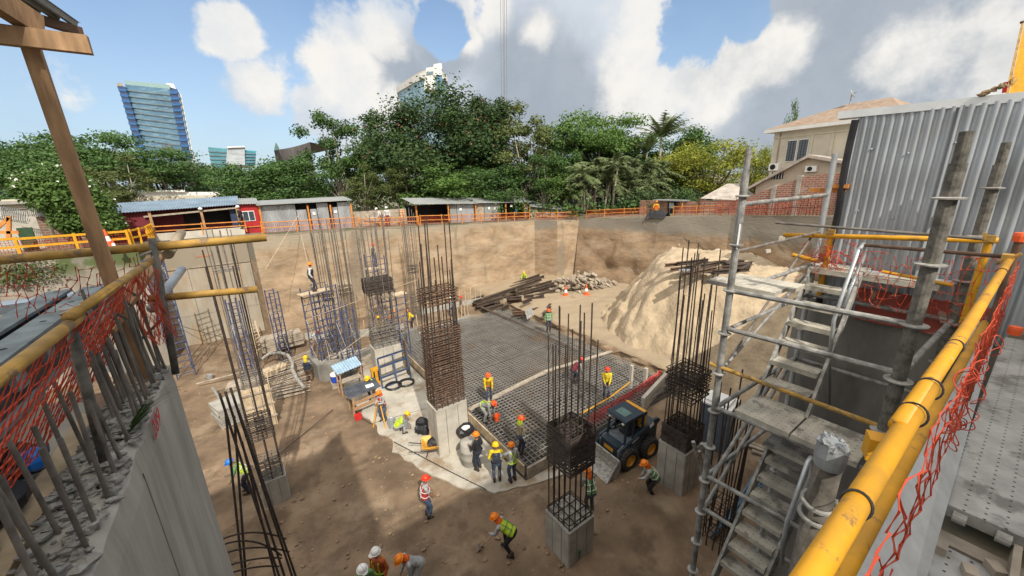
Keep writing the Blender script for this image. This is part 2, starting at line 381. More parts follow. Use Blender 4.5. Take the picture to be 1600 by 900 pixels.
def smooth(a, b, x): t = max(0, min(1, (x - a) / (b - a))); return t * t * (3 - 2 * t)
def seg_d(p, poly):
    best = 1e9; ins = False; n = len(poly); x, y = p
    for i in range(n):
        x0, y0 = poly[i]; x1, y1 = poly[(i + 1) % n]
        dx, dy = x1 - x0, y1 - y0; t = max(0, min(1, ((x - x0) * dx + (y - y0) * dy) / (dx * dx + dy * dy)))
        best = min(best, (x - x0 - t * dx) ** 2 + (y - y0 - t * dy) ** 2)
        if (y0 > y) != (y1 > y) and x < dx * (y - y0) / dy + x0: ins = not ins
    return sqrt(best) * (1 if ins else -1)
SLAB = [(2.7, 23.6), (3.1, 21.8), (3.3, 19), (3.75, 16.2), (3.8, 14.5), (4.5, 12.6), (5.2, 11.1), (6.2, 10.1), (7.3, 9.7), (8.8, 9.3), (10.6, 9.2), (10.8, 9.95), (7.35, 9.95), (7.35, 27.2), (2.4, 27.2)]
def floor_h(x, y):
    h = .78 * smooth(18.25, 18.7, x) * smooth(7.5, 12, y)
    flat = 1.0
    d = seg_d((x, y), SLAB)
    flat = smooth(.05, -.5, d)
    if 7.2 < x < 18.4 and 9.9 < y < 27.4: flat = 0
    rut = -.05 * sum(math.exp(-((x - c - .02 * (y - 12) ** 2 * (1 if c > 0 else .6)) / .16) ** 2) for c in (-.2, 1.25, -1.9, .4)) * smooth(24, 18, y) * smooth(8, 10, y)
    n = rut + mnoise.fractal(V((x * .45, y * .45, 3.1)), .8, 2.1, 5) * .16 + mnoise.fractal(V((x * 2.2, y * 2.2, 8)), .8, 2.0, 4) * .05
    ridge = .10 * math.exp(-((y - (11.6 - .25 * abs(x - 2.3) ** 1.3)) / .35) ** 2) * smooth(-.8, .8, x) * smooth(5.2, 3.5, x)   # berm of the wheel tracks
    dig = .35 * math.exp(-(((x - 9.6) / 1.5) ** 2 + ((y - 6.2) / 1.0) ** 2))
    return h + (n + ridge + dig) * flat - .06 * (1 - flat) + .03 * flat
def heightfield(name, mt, x0, x1, y0, y1, st, fn, **tags):
    nx, ny = int((x1 - x0) / st), int((y1 - y0) / st); b = MB()
    vs = [(x0 + i * st, y0 + j * st, fn(x0 + i * st, y0 + j * st)) for j in range(ny + 1) for i in range(nx + 1)]
    b.add(vs, [(j * (nx + 1) + i, j * (nx + 1) + i + 1, (j + 1) * (nx + 1) + i + 1, (j + 1) * (nx + 1) + i) for j in range(ny) for i in range(nx)])
    return b.build(name, mt, smooth=True, **tags)
overlay(M['dirt'], (.29, .22, .15), .45, .50, .66, .7)
overlay(M['dirt'], (.10, .068, .043), .55, .52, .66, .75, seed=5.0)
overlay(M['dirt'], (.34, .27, .185), .5, .2, .4, .85, xlo=15.5, xhi=19.5)
heightfield('pit_floor', M['dirt'], -17.2, 36, -.9, 37.2, .20, floor_h, kind='structure')
# concrete working slab, ragged towards the dirt
M['slab'] = overlay(overlay(mat('slab', (.43, .40, .34), .92, var=.14, sc=1.3, bump=.15, bsc=12), (.25, .18, .11), .55, .50, .64, .85), (.26, .24, .2), 1.5, .58, .68, .5, seed=3)
def slab_sheet():
    pts = []
    for i in range(len(SLAB)):
        a, c = SLAB[i], SLAB[(i + 1) % len(SLAB)]; k = max(1, int(sqrt((a[0] - c[0]) ** 2 + (a[1] - c[1]) ** 2) / .22))
        for j in range(k):
            t = j / k; x, y = a[0] + (c[0] - a[0]) * t, a[1] + (c[1] - a[1]) * t
            if x < 7.2: x += .3 * mnoise.noise(V((x * 1.7, y * 1.7, 0))); y += .3 * mnoise.noise(V((x * 1.7, y * 1.7, 9)))
            pts.append((x, y))
    b = MB(); b.prism(pts, -.10, .012); b.build('pavement', M['slab'], kind='structure')
slab_sheet()
M['blind'] = mat('blinding', (.085, .075, .062), .95, var=.3, sc=1.2)
b = MB(); b.b2((7.35, 9.95, -.3), (18.3, 27.3, -.045)); b.build('pavement', M['blind'], kind='structure')

def clods():
    q = random.Random(31); b = MB()
    for _ in range(1500):
        if q.random() < .7: x, y = q.uniform(-3, 12), q.uniform(6.2, 15)
        else: x, y = q.uniform(-9, 4), q.uniform(12, 30)
        if seg_d((x, y), SLAB) > -.25 or 7.2 < x < 18.4 and 9.6 < y < 27.4: continue
        s = .018 + .06 * q.random() ** 4; b.ell((x, y, floor_h(x, y) + s * .2), (s * q.uniform(.8, 1.6), s, s * .7), 5, 3, jit=.35, rnd=q)
    b.build('dirt_clods', mat('clod', (.27, .19, .12), .95, var=.3, sc=6), kind='stuff')
clods()
# cut faces of the pit
def strata(name, base, pale, top, tlo, thi):
    m = mat(name, base, .95, var=.22, sc=1.6, stretch=(.6, .6, 1.3), bump=.45, bsc=4, dist=.08)
    overlay(m, pale, .7, .48, .66, .75, stretch=(.55, .55, 1.7), seed=2)
    overlay(m, (base[0] * .62, base[1] * .55, base[2] * .5), .5, .56, .70, .7, stretch=(1, 1, .5), seed=11)
    overlay(m, top, .6, .0, .1, .9, zlo=tlo, zhi=thi, seed=4)
    return m
M['soil_back'] = strata('soil_back', (.335, .245, .16), (.41, .335, .24), (.31, .265, .20), 6.6, 7.4)
overlay(M['soil_back'], (.19, .16, .12), .35, .57, .66, .7, stretch=(1.2, 1.2, .3), seed=21)
M['soil_right'] = strata('soil_right', (.27, .19, .12), (.35, .28, .20), (.20, .185, .155), 5.9, 6.5)
M['soil_left'] = overlay(mat('soil_left', (.27, .245, .205), .95, var=.3, sc=.8, stretch=(1, 1, .5), bump=.4, bsc=4), (.07, .10, .03), .7, .40, .55, .9, zlo=6.6, zhi=7.5)
def cut_face(i, mt, amp=.25, name='excavation_wall', z0=-.3, st=.6, lean=.0):
    a, c = V(PIT[i]), V(PIT[(i + 1) % len(PIT)]); d = c - a; L = sqrt(d.x ** 2 + d.y ** 2); n = V((-d.y, d.x, 0)).normalized()
    nx = max(2, int(L / st)); ny = 14; b = MB(); vs = []
    for j in range(ny + 1):
        for k in range(nx + 1):
            s_ = k / nx; top = a + d * s_; z = z0 + (top.z - z0) * j / ny
            e = min(1, min(s_, 1 - s_) * L / 1.2) * min(1, (1 - j / ny) * 3 + .12)
            o = mnoise.fractal(V((top.x * .5, top.y * .5, z * .7)), .7, 2.1, 5) * amp * e + lean * (1 - j / ny)
            p = V((top.x, top.y, z)) + n * o; vs.append(p)
    b.add(vs, [(j * (nx + 1) + k, j * (nx + 1) + k + 1, (j + 1) * (nx + 1) + k + 1, (j + 1) * (nx + 1) + k) for j in range(ny) for k in range(nx)])
    b.build(name, mt, smooth=True, kind='structure')
for i in (10, 11): cut_face(i, M['soil_back'], .35)
cut_face(12, M['soil_right'], .08)
for i in (5, 6, 7): cut_face(i, M['soil_right'], .5, lean=.9)
cut_face(8, M['soil_back'], .2); cut_face(9, M['soil_right'], .15)
for i in (2, 3, 4): cut_face(i, M['soil_right'], .5)
for i in (14, 15, 16, 17, 18): cut_face(i, M['soil_left'], .2)

# concrete panel wall in the left corner of the pit
M['panel'] = overlay(overlay(overlay(mat('panel', (.35, .315, .255), .9, var=.16, sc=.8, bump=.2, bsc=8, stretch=(1, 1, .4)), (.33, .235, .145), .5, .42, .62, .9, stretch=(1.4, 1.4, .35), seed=6), (.26, .225, .17), .5, .0, .05, .85, zlo=6.0, zhi=6.12), (.17, .15, .12), .9, .6, .72, .8, stretch=(2.5, 2.5, .2), seed=1)
pw = thing('retaining_wall', 'pale concrete panel wall with rust brown streaks in the far left corner of the pit', 'wall', (-2.8, 36.2, 0))
b = MB()
for x0, x1 in ((-5.6, -3.9), (-3.88, -1.95), (-1.93, 0.0)):
    for z0, z1 in ((-.3, 2.35), (2.37, 5.95)): b.b2((x0, 36.2, z0), (x1, 36.6, z1))
b.b2((-5.6, 36.12, 5.97), (0.02, 36.6, 8.06))
b.build('panel', M['panel'], pw)
b = MB()
for k in range(5):
    b.tube([(-3.2 + k * .2, 36.10, 6.72 + .05 * sin(k * 2.1)), (-3.05 + k * .2, 36.10, 6.80), (-3.02 + k * .2, 36.10, 6.70)], .02, 4)
b.build('spray_mark', mat('orange_spray', (.75, .16, .04), .7), pw)

# sand heap
SAND = [tuple(onz(x, y, .75)[:2]) for x, y in ((968, 462), (942, 500), (960, 535), (1005, 572), (1040, 598), (1075, 622), (1110, 650))] + [(20.0, .5), (35.0, .5), (35.4, 15.5), (33.6, 20.0)]
def sand_h(x, y):
    d = min(seg_d((x, y), SAND), x - 19.35 + .3 * mnoise.noise(V((y * .8, 0, 0))))
    g = mnoise.fractal(V((x * .35, y * .35, 2)), .8, 2.0, 5)
    rid = abs(mnoise.noise(V((x * .55 + y * .2, y * .7 - x * .2, 5))))
    d2 = d + (g * .8 + 1.0 * (rid - .25) * smooth(11, 15, y)) * math.exp(-max(d, 0) / 1.6)
    if d2 < -1.0: return -1.5
    top = 4.75 + .035 * (x - 24) + .22 * mnoise.fractal(V((x * .4, y * .4, 7)), .8, 2, 4) + .8 * math.exp(-(((x - 29.5) / 1.5) ** 2 + ((y - 19) / 1.3) ** 2))
    k = d2 * (1.35 if y > 12 else 1.05)
    h = min(top, k) - .25 * math.exp(-((k - top) / .6) ** 2) if d2 > 0 else k * .7
    f = mnoise.fractal(V((x * 1.3, y * 1.3, 1)), .75, 2.2, 6)
    crack = smooth(.10, .0, abs(mnoise.noise(V((x * .5, y * .5, 3.3))))) * smooth(.3, 1.2, d2) * smooth(4.2, 2.6, d2)
    return h + .17 * f + .16 * mnoise.fractal(V((x * .7, y * .7, h * .9)), .8, 2.1, 4) - .22 * crack + .74 * smooth(7.5, 12, y) - .08
M['sand'] = overlay(mat('sand', (.43, .34, .23), .97, var=.14, sc=1.5, bump=.7, bsc=5, dist=.10), (.30, .235, .16), .6, .48, .66, .75, stretch=(1, 1, .5))
heightfield('sand_pile', M['sand'], 18.6, 34.6, 2.9, 25.2, .15, sand_h, label='tall heap of pale beige sand with steep eroded flank beside the rebar mat', category='sand pile')
# ------------------------------------------------------------------ vegetation
def leafmat(name, c1, c2, rnd=.12):
    c1 = tuple(1.25 * c for c in c1); c2 = tuple(1.25 * c for c in c2)
    return mat(name, c1, .62, var=.3, sc=.75, col2=c2, transl=.22, lo=.3, hi=.7, rnd=rnd, spec=.3)
LM = {'dark': leafmat('leaf_dark', (.018, .042, .014), (.055, .095, .028)), 'mid': leafmat('leaf_mid', (.028, .07, .018), (.075, .135, .035)),
      'bright': leafmat('leaf_bright', (.045, .09, .02), (.095, .165, .035)), 'olive': leafmat('leaf_olive', (.06, .085, .025), (.125, .15, .05)),
      'yellow': leafmat('leaf_yellow', (.12, .155, .02), (.27, .275, .035)), 'palm': leafmat('leaf_palm', (.06, .09, .035), (.16, .19, .085)),
      'dry': leafmat('leaf_dry', (.13, .095, .055), (.22, .17, .10))}
M['bark'] = mat('bark', (.16, .13, .10), .95, var=.35, sc=3, stretch=(3, 3, .6), bump=.4)
M['bark_pale'] = mat('bark_pale', (.34, .30, .24), .95, var=.3, sc=3, stretch=(3, 3, .6), bump=.3)
def rdir(q):
    z = q.uniform(-1, 1); a = q.uniform(0, 2 * pi); s = sqrt(1 - z * z); return V((s * cos(a), s * sin(a), z))
def leaves(b, q, c, r, n, size, flat=.0, shell=.6, m=0):
    """n leaf blades through the ellipsoid (c, r), denser near its skin"""
    c = V(c)
    for _ in range(n):
        d = rdir(q); 
        if flat and d.z < 0: d.z *= (1 - flat)
        k = shell + (1 - shell) * q.random() if q.random() < .75 else q.random() ** .5 * shell
        k *= 1 + .16 * q.uniform(-1, 1)
        p = c + V((d.x * r[0] * k, d.y * r[1] * k, d.z * r[2] * k))
        nrm = (d * .7 + rdir(q) * .75 + V((0, 0, .35))).normalized(); a = nrm.orthogonal().normalized()
        a = (a * cos(t := q.uniform(0, 6.3)) + nrm.cross(a) * sin(t)); e = nrm.cross(a)
        s_ = size * q.uniform(.55, 1.35); w = s_ * q.uniform(.45, .75)
        b.add([p - a * s_ * .5, p + e * w * .5 - nrm * .1 * s_, p + a * s_ * .5 - nrm * .15 * s_, p - e * w * .5 - nrm * .1 * s_], [(0, 1, 2, 3)], m)
def tree_proto(name, lm, H, W, seed, kind='round', nleaf=5200, size=.42, bark='bark', accent=None, trunk_h=.35, nclump=26):
    q = random.Random(seed); root = thing(name, 'tree', 'tree')
    cl = []
    zc = H * (trunk_h + (1 - trunk_h) * .5); rz = H * (1 - trunk_h) * .5
    for i in range(nclump):
        d = rdir(q)
        if kind == 'layer': d = V((d.x, d.y, d.z * .55 + .25))
        k = q.uniform(.30, .90)
        p = V((d.x * W / 2 * k, d.y * W / 2 * k, zc + d.z * rz * k))
        r = W * q.uniform(.12, .21) * (1.0 if kind != 'loose' else .8)
        rr = (r, r, r * (.38 if kind == 'layer' else .75 if kind == 'round' else .85))
        cl.append((p, rr))
    if kind != 'loose': cl.append((V((0, 0, zc)), (W * .27, W * .27, rz * .6)))
    tot = sum(a[1][0] ** 2 for a in cl); c = MB()
    for p, rr in cl:
        leaves(c, q, p, rr, int(nleaf * rr[0] ** 2 / tot), size, flat=.5 if kind == 'layer' else .2, shell=.45)
    if accent:
        for _ in range(int(nleaf * .012)):
            p, rr = q.choice(cl); d = rdir(q); d.z = abs(d.z) * .6
            leaves(c, q, p + V((d.x * rr[0], d.y * rr[1], d.z * rr[2])), (.22, .22, .18), 3, size * .75, m=1)
    t = MB(); r0 = max(.12, W * .026)
    fork = V((q.uniform(-.4, .4), q.uniform(-.4, .4), H * trunk_h * .75))
    t.tube([(0, 0, -.4), (q.uniform(-.15, .15), q.uniform(-.15, .15), fork.z * .5), fork], [r0 * 1.3, r0, r0 * .8], 7)
    for p, rr in sorted(cl, key=lambda a: -a[1][0])[:12]:
        mid = fork.lerp(p, .5) + V((q.uniform(-.5, .5), q.uniform(-.5, .5), q.uniform(.1, .8)))
        t.tube([fork, fork.lerp(mid, .6), mid, p], [r0 * .6, r0 * .45, r0 * .3, r0 * .1], 5)
    t.build('trunk', M[bark], root, smooth=True, local=True)
    c.build('crown', [LM[lm], accent] if accent else LM[lm], root, local=True)
    root['_H'] = H; root['_W'] = W
    return root
M['red_leaf'] = leafmat('young_red_leaf', (.10, .05, .03), (.15, .085, .045))
def palm_proto(name, H, L, nf, seed, lm='palm', droop=1.0, stems=1, elo=.15):
    q = random.Random(seed); root = thing(name, 'palm', 'palm tree'); c = MB()
    for st in range(stems):
        t = MB(); h_ = H * (1 if st == 0 else q.uniform(.45, .95)); sx, sy = (0, 0) if st == 0 else (q.uniform(-1.1, 1.1), q.uniform(-1.1, 1.1)); bx, by = sx + q.uniform(-.5, .5), sy + q.uniform(-.5, .5)
        t.tube([(sx, sy, -.4), (sx + (bx - sx) * .3, sy + (by - sy) * .3, h_ * .4), (bx, by, h_)], [.14, .10, .08] if stems > 1 else [.2, .16, .13], 7)
        for i in range(nf):
            a = 2 * pi * i / nf * 2.4 + q.uniform(-.3, .3); el = q.uniform(elo, 1.4); l = L * q.uniform(.75, 1.1); pts = []
            for k in range(9):
                s_ = k / 8; h = l * (s_ * cos(el) + .15 * s_ * s_); z = l * (s_ * sin(el) - .62 * droop * s_ ** 2.2)
                pts.append(V((bx + cos(a) * h, by + sin(a) * h, h_ + z)))
            c.tube(pts, [.035 * (1 - .8 * k / 8) for k in range(9)], 3, cap=False)
            side = V((-sin(a), cos(a), 0))
            for k in range(1, 9):
                for e in (0, .33, .66):
                    if k == 8 and e: continue
                    p = pts[k] if not e else pts[k].lerp(pts[k - 1], e); ll = l * .27 * sin(pi * (.12 + .8 * (k - e) / 8)) * q.uniform(.8, 1.15); fw = (pts[k] - pts[k - 1]).normalized()
                    for s2 in (-1, 1):
                        tip = p + side * s2 * ll * .75 + fw * ll * .45 - V((0, 0, ll * q.uniform(.15, .6))); w = fw * .075
                        c.add([p - w, p + w, tip], [(0, 1, 2)])
        t.build('trunk', M['bark_pale'], root, smooth=True, local=True)
    c.build('crown', LM[lm], root, local=True)
    root['_H'] = H + L * .55; root['_W'] = L * 1.7 if stems == 1 else L * 2.0
    return root
PROTO = {
 'mango': tree_proto('mango_tree', 'dark', 15, 15, 1, 'round', 36000, .31, accent=M['red_leaf'], trunk_h=.03, nclump=80),
 'mango2': tree_proto('mango_tree', 'dark', 14, 8, 2, 'round', 14000, .31, accent=M['red_leaf'], trunk_h=.06, nclump=40),
 'mid': tree_proto('broadleaf_tree', 'mid', 11, 10, 3, 'round', 13000, .32, trunk_h=.02, nclump=44),
 'mid2': tree_proto('broadleaf_tree', 'mid', 12, 9, 4, 'loose', 10000, .30, trunk_h=.10, nclump=36, bark='bark_pale'),
 'bright': tree_proto('broadleaf_tree', 'bright', 10, 9, 5, 'round', 11000, .30, trunk_h=.03, nclump=40),
 'olive': tree_proto('broadleaf_tree', 'olive', 13, 8, 6, 'loose', 9500, .29, trunk_h=.08, nclump=38, bark='bark_pale'),
 'layer': tree_proto('spreading_tree', 'bright', 12, 14, 7, 'layer', 17000, .31, trunk_h=.22, nclump=64),
 'layerd': tree_proto('spreading_tree', 'mid', 12, 14, 8, 'layer', 17000, .33, trunk_h=.10, nclump=60),
 'yellow': tree_proto('yellow_flowered_tree', 'yellow', 10, 11, 9, 'loose', 12000, .24, trunk_h=.08, nclump=46),
 'dry': tree_proto('bare_tree', 'dry', 8, 6, 10, 'loose', 1500, .25, trunk_h=.3, nclump=18),
 'palm': palm_proto('palm_tree', 7.5, 3.8, 24, 11, droop=.42, elo=.45),
 'areca': palm_proto('palm_tree', 4.6, 2.7, 11, 12, droop=.9, stems=6, elo=-.2),
}
USED = set()
def plant(kind, px, top, D, wpx, label, group=None, base=None):
    p = far(px, top, D); z0 = 8.0 if base is None else base; H = p.z - z0; Wd = wpx / F * (D * cos(PITCH) + 2)
    src = PROTO[kind]; sxy = Wd / src['_W'] * 1.12; sz = H / src['_H'] * (1.0 if 'palm' in kind or kind == 'areca' else 1.10)
    if kind in ('palm', 'areca'): sxy = sz
    if kind not in USED:
        USED.add(kind); o = src; o.location = (p.x, p.y, z0); o['label'] = label
        if group: o['group'] = group
    else: o = copy_thing(src, (p.x, p.y, z0), label=label, group=group)
    o.scale = (sxy, sxy, sz); o.rotation_euler = (0, 0, R.uniform(0, 6.28))
    return o
g1 = 'trees behind the site sheds'; g2 = 'trees at the left end of the site'; g3 = 'palms behind the ivy hedge'
for a in (
    ('mango', 692, 146, 56, 215, 'huge dark mango tree with reddish young leaves, tallest crown in the middle', g1),
    ('mango2', 762, 152, 55, 70, 'slim dark tree crown against the right shoulder of the huge mango tree', g1),
    ('mango2', 612, 172, 58, 100, 'dark crown on the left shoulder of the huge mango tree', g1),
    ('mid2', 514, 184, 58, 95, 'airy tree with sky showing through, just right of the curved concrete building', g1),
    ('bright', 572, 208, 61, 85, 'fresh green crown tucked left of the huge mango tree', g1),
    ('mid', 455, 243, 50, 120, 'broad low green tree above the grey corrugated shed', g1),
    ('mid', 378, 252, 48, 105, 'dense green tree above the red cabin', g1),
    ('olive', 566, 262, 45.5, 62, 'thin pale olive tree at the right end of the grey shed', g1),
    ('olive', 818, 170, 52, 105, 'tall olive tree with pale bare stems, right of the hanging cables', g1),
    ('mid2', 868, 192, 54, 80, 'open crowned tree between the olive tree and the flat topped tree', g1),
    ('layer', 930, 179, 59, 160, 'flat layered bright green tree right of centre', g1),
    ('mid', 965, 212, 64, 120, 'rounded green crown filling the gap right of the flat topped tree', g1),
    ('mid2', 1005, 238, 60, 110, 'loose green crown under the tallest palm', g1),
    ('bright', 870, 262, 48.5, 90, 'low bright tree left of the palm clump', g1),
    ('mid', 1088, 195, 64, 95, 'round dark green crown behind the yellow flowered tree', g1),
    ('yellow', 1118, 214, 50, 165, 'feathery tree full of yellow blossom', g1),
    ('yellow', 1186, 224, 53, 70, 'small yellow blossomed tree beside the cream house', g1),
    ('bright', 690, 262, 47, 130, 'bright green low tree over the open end of the long shed', g1),
    ('olive', 628, 245, 50, 70, 'thin stemmed tree left of the long shed', g1),
    ('mid', 775, 255, 49, 110, 'leafy low tree behind the water tank', g1),
    ('mid2', 850, 245, 48, 80, 'loose tree over the right half of the long shed', g1),
    ('mid', 890, 235, 56, 110, 'shaded green tree behind the palms', g1),
    ('mid', 1040, 245, 56, 120, 'deep green tree between the palms and the yellow blossom', g1),
    ('layerd', 20, 204, 62, 170, 'wide dark spreading tree at the far left edge', g2),
    ('layerd', 140, 206, 58, 150, 'tall spreading tree left of the blue glass tower', g2),
    ('layerd', 235, 232, 60, 150, 'low spreading tree under the blue glass tower', g2),
    ('dry', 266, 236, 66, 60, 'leafless brownish tree at the foot of the blue glass tower', g2),
    ('olive', 180, 250, 46, 90, 'straggly olive tree behind the flowering shrub', g2),
    ('mid', 300, 258, 95, 90, 'distant tree left of the small glass office block', g2),
    ('mid', 60, 240, 48, 120, 'dark leafy tree behind the flowering shrub', g2),
    ('palm', 1035, 186, 60, 125, 'tall palm with arching fronds standing above the tree line', g3),
    ('palm', 1012, 215, 57, 75, 'palm standing left below the tallest palm', g3),
    ('areca', 905, 250, 47, 62, 'leftmost feathery palm of the clump behind the ivy hedge', g3),
    ('areca', 932, 240, 49, 66, 'second feathery palm from the left in the clump behind the ivy hedge', g3),
    ('areca', 962, 232, 48, 70, 'middle feathery palm of the clump behind the ivy hedge', g3),
    ('areca', 992, 236, 50, 66, 'feathery palm right of the middle of the clump behind the ivy hedge', g3),
    ('areca', 1022, 240, 49, 60, 'rightmost feathery palm of the clump behind the ivy hedge', g3),
    ('bright', 1072, 296, 43.5, 44, 'small yellow green bush growing out of the ivy hedge', g1),
    ('bright', 1241, 172, 58, 26, 'little pointed green tree poking up behind the cream house roof', g1)):
    plant(*a)
# the wooded ground that closes the view between the nearer trees
def woods():
    q = random.Random(77); b = MB()
    for x in range(-160, 1330, 22):
        top = 268 + 16 * sin(x * .013) + q.uniform(-10, 8)
        if 150 < x < 345: top += 22
        D = 74 + 6 * sin(x * .05) + q.uniform(-4, 4) if x < 160 or x > 340 else 66
        p = far(x, top, D); h = p.z - 7.5
        leaves(b, q, (p.x, p.y, 7.5 + h * .45), (2.6, 2.6, h * .6), 420, .5, shell=.5)
    b.build('woodland', LM['dark'], kind='stuff')
    q = random.Random(78); b = MB()
    for x in range(390, 1100, 15):
        p = far(x, 312 + q.uniform(-8, 6), 43.5 + q.uniform(-1, 3.5)); h = max(.8, p.z - 7.4)
        leaves(b, q, (p.x, p.y, 7.4 + h * .5), (.9, .9, h * .6), 70, .34, shell=.5)
    b.build('undergrowth', LM['mid'], kind='stuff')
woods()
# flowering shrub and ivy
def mound(name, lm, parts, n, size, label, cat, flowers=0, fm=None, seed=3):
    q = random.Random(seed); b = MB(); tot = sum(r[0] * r[1] for c, r in parts)
    for c, r in parts:
        leaves(b, q, c, r, int(n * r[0] * r[1] / tot), size, flat=.2, shell=.7)
        for _ in range(int(flowers * r[0] * r[1] / tot)):
            d = rdir(q); d.z = abs(d.z); p = V(c) + V((d.x * r[0], d.y * r[1], d.z * r[2])) * 1.03
            leaves(b, q, p, (.07, .07, .06), 4, size * .6, m=1)
    root = thing(name, label, cat, (parts[0][0][0], parts[0][0][1], 8.0))
    b.build('foliage', [LM[lm], fm or LM[lm]], root)
    for c, r in parts:
        s_ = MB(); s_.tube([(c[0], c[1], 7.9), (c[0] + .1, c[1], c[2])], [.10, .05], 6); s_.build('stem', M['bark'], root)
M['petal'] = mat('white_petal', (.80, .80, .76), .6, var=.05)
mound('flowering_shrub', 'bright', [((-8.5, 34.9, 11.5), (1.6, 1.5, 1.75)), ((-7.5, 35.0, 10.5), (1.25, 1.2, 1.55)), ((-9.5, 35.0, 11.9), (1.1, 1.1, 1.0)), ((-7.2, 34.9, 9.5), (1.1, 1.1, 1.1)), ((-8.4, 34.7, 10.0), (1.0, 1.0, 1.1))], 15000, .21, 'big rounded shrub dotted with white flowers beside the red shed', 'shrub', 75, M['petal'])
hp = []
for i in range(9):
    p = onx(905 + i * 21, 318, 38.6); hp.append(((p.x, p.y, 8.3 + .05 * (i % 3)), (1.3, 1.9, 2.15)))
mound('ivy_hedge', 'dark', hp, 6500, .30, 'long dark ivy covered hedge below the palms', 'hedge', seed=8)

# ------------------------------------------------------------------ far buildings
def back_of(f, depth):
    c = sum((p for p in f), V((0, 0, 0))) / len(f); d = V((c.x, c.y, 0)).normalized() * depth
    return [p + d for p in f]
def quad_pts(pts, D): return [far(x, y, D) for x, y in pts]
def slab_building(name, label, outline, D, depth, mt, floors=0, band=None, cat='building', face=None):
    """outline = bottom-left, bottom-right, top-right, top-left of the street front as seen; extruded straight back"""
    f = quad_pts(outline, D); back = back_of(f, depth)
    root = thing(name, label, cat, (f[0].x, f[0].y, min(p.z for p in f)))
    b = MB(); b.add(f + back, [(0, 1, 2, 3), (7, 6, 5, 4), (3, 2, 6, 7), (0, 4, 5, 1), (1, 5, 6, 2), (4, 0, 3, 7)]); b.build('body', mt, root)
    if floors:
        b = MB()
        for i in range(1, floors):
            t = i / floors; p, q = f[0].lerp(f[3], t), f[1].lerp(f[2], t); b.bar(p - _f0 * .2, q - _f0 * .2, .5, (f[3] - f[0]).length / floors * .30)
        b.build('floor_band', band, root)
    return root, f
M['tower_glass'] = overlay(mat('tower_glass', (.07, .17, .27), .25, .1, var=.25, sc=.12, stretch=(1, 1, 3), spec=.7), (.16, .28, .36), .25, .5, .6, .8, stretch=(1, 1, 4))
M['tower_band'] = mat('tower_band', (.13, .20, .25), .4, var=.2, sc=.2)
M['tower_side'] = mat('tower_side', (.015, .055, .16), .25, .1, var=.4, sc=.2, stretch=(1, 1, 3), spec=.8)
tw, f = slab_building('office_tower', 'tall blue glass office tower leaning outwards at the left', [(232, 258), (291, 268), (265, 139), (195, 132)], 170, 30, M['tower_glass'], 15, M['tower_band'])
def fin(pts, D, nm, mt, root, depth):
    f = quad_pts(pts, D); b = MB(); bk = back_of(f, depth); b.add(f + bk, [(0, 1, 2, 3), (7, 6, 5, 4), (3, 2, 6, 7), (0, 4, 5, 1), (1, 5, 6, 2), (4, 0, 3, 7)]); return b.build(nm, mt, root)
fin([(221, 258), (233, 258), (196.5, 136), (184, 134)], 169.5, 'edge_strip', M['tower_side'], tw, 31)
fin([(291, 268), (303, 268), (277, 139), (264.5, 139)], 169.5, 'edge_strip', M['tower_side'], tw, 31)
fin([(303.5, 262), (306, 262), (283, 148), (278, 141)], 171, 'edge_blade', M['white'], tw, 28)
b = MB()
for i in range(14):
    t = (i + .35) / 14
    for l0, l1, l2, l3 in (((221, 258), (233, 258), (196.5, 136), (184, 134)), ((291, 268), (303, 268), (277, 139), (264.5, 139))):
        p = far(l0[0] + (l3[0] - l0[0]) * t, l0[1] + (l3[1] - l0[1]) * t, 169.2); q = far(l1[0] + (l2[0] - l1[0]) * t, l1[1] + (l2[1] - l1[1]) * t, 169.2); b = MB(); b.bar(p, q, .5, .8); b.build('balcony_band', mat('tower_band_blue', (.03, .12, .30), .3, var=.2), tw)
fin([(196, 132), (266, 139), (265, 132), (194, 126)], 170.5, 'parapet', mat('parapet_glass', (.24, .36, .36), .3, var=.15), tw, 28)
fin([(262, 136), (275, 139), (271, 131), (259, 130)], 172, 'plant_room', M['white'], tw, 8)
fin([(183, 134), (193, 135), (189, 129), (182, 130)], 171, 'roof_corner', M['wood_grey'], tw, 12)
t2, f = slab_building('office_block', 'small teal glass office block between the blue tower and the trees', [(331, 262), (399, 258), (400, 236), (325, 230)], 230, 30, mat('teal_glass', (.06, .25, .30), .25, var=.3, sc=.15, stretch=(1, 1, 3), spec=.7), 5, M['tower_band'])
fin([(353, 258), (383, 258), (382, 229), (355, 230)], 229, 'grey_bay', mat('grey_bay', (.42, .46, .50), .5, var=.2, sc=.2, stretch=(1, 1, 4)), t2, 28)
fin([(355, 231), (383, 230), (382, 228), (355, 229)], 228, 'roof_slab', M['white'], t2, 30)
b3, f = slab_building('concrete_block', 'windowless dark grey concrete block at the foot of the blue tower', [(296, 292), (338, 292), (337, 264), (290, 260)], 120, 20, mat('block_dark', (.05, .052, .07), .8, var=.2, sc=.2))
b = MB(); q = f[3].lerp(f[2], .1); b.bar(q, f[2] + V((0, 0, .3)), 1, .8); b.build('coping', M['concrete_dark'], b3)
wb, f = slab_building('white_building', 'low white walled building behind the red shed roof', [(208, 318), (345, 313), (345, 300), (205, 300)], 58, 10, M['white'])
fin([(222, 301), (289, 300), (289, 296.5), (222, 297.5)], 57.6, 'parapet', M['white'], wb, 1.0)
b = MB(); b.bar(f[0] - _f0 * .15 + V((0, 0, .5)), f[1] - _f0 * .15 + V((0, 0, .3)), .1, 1.0); b.build('shaded_base', M['cream'], wb)
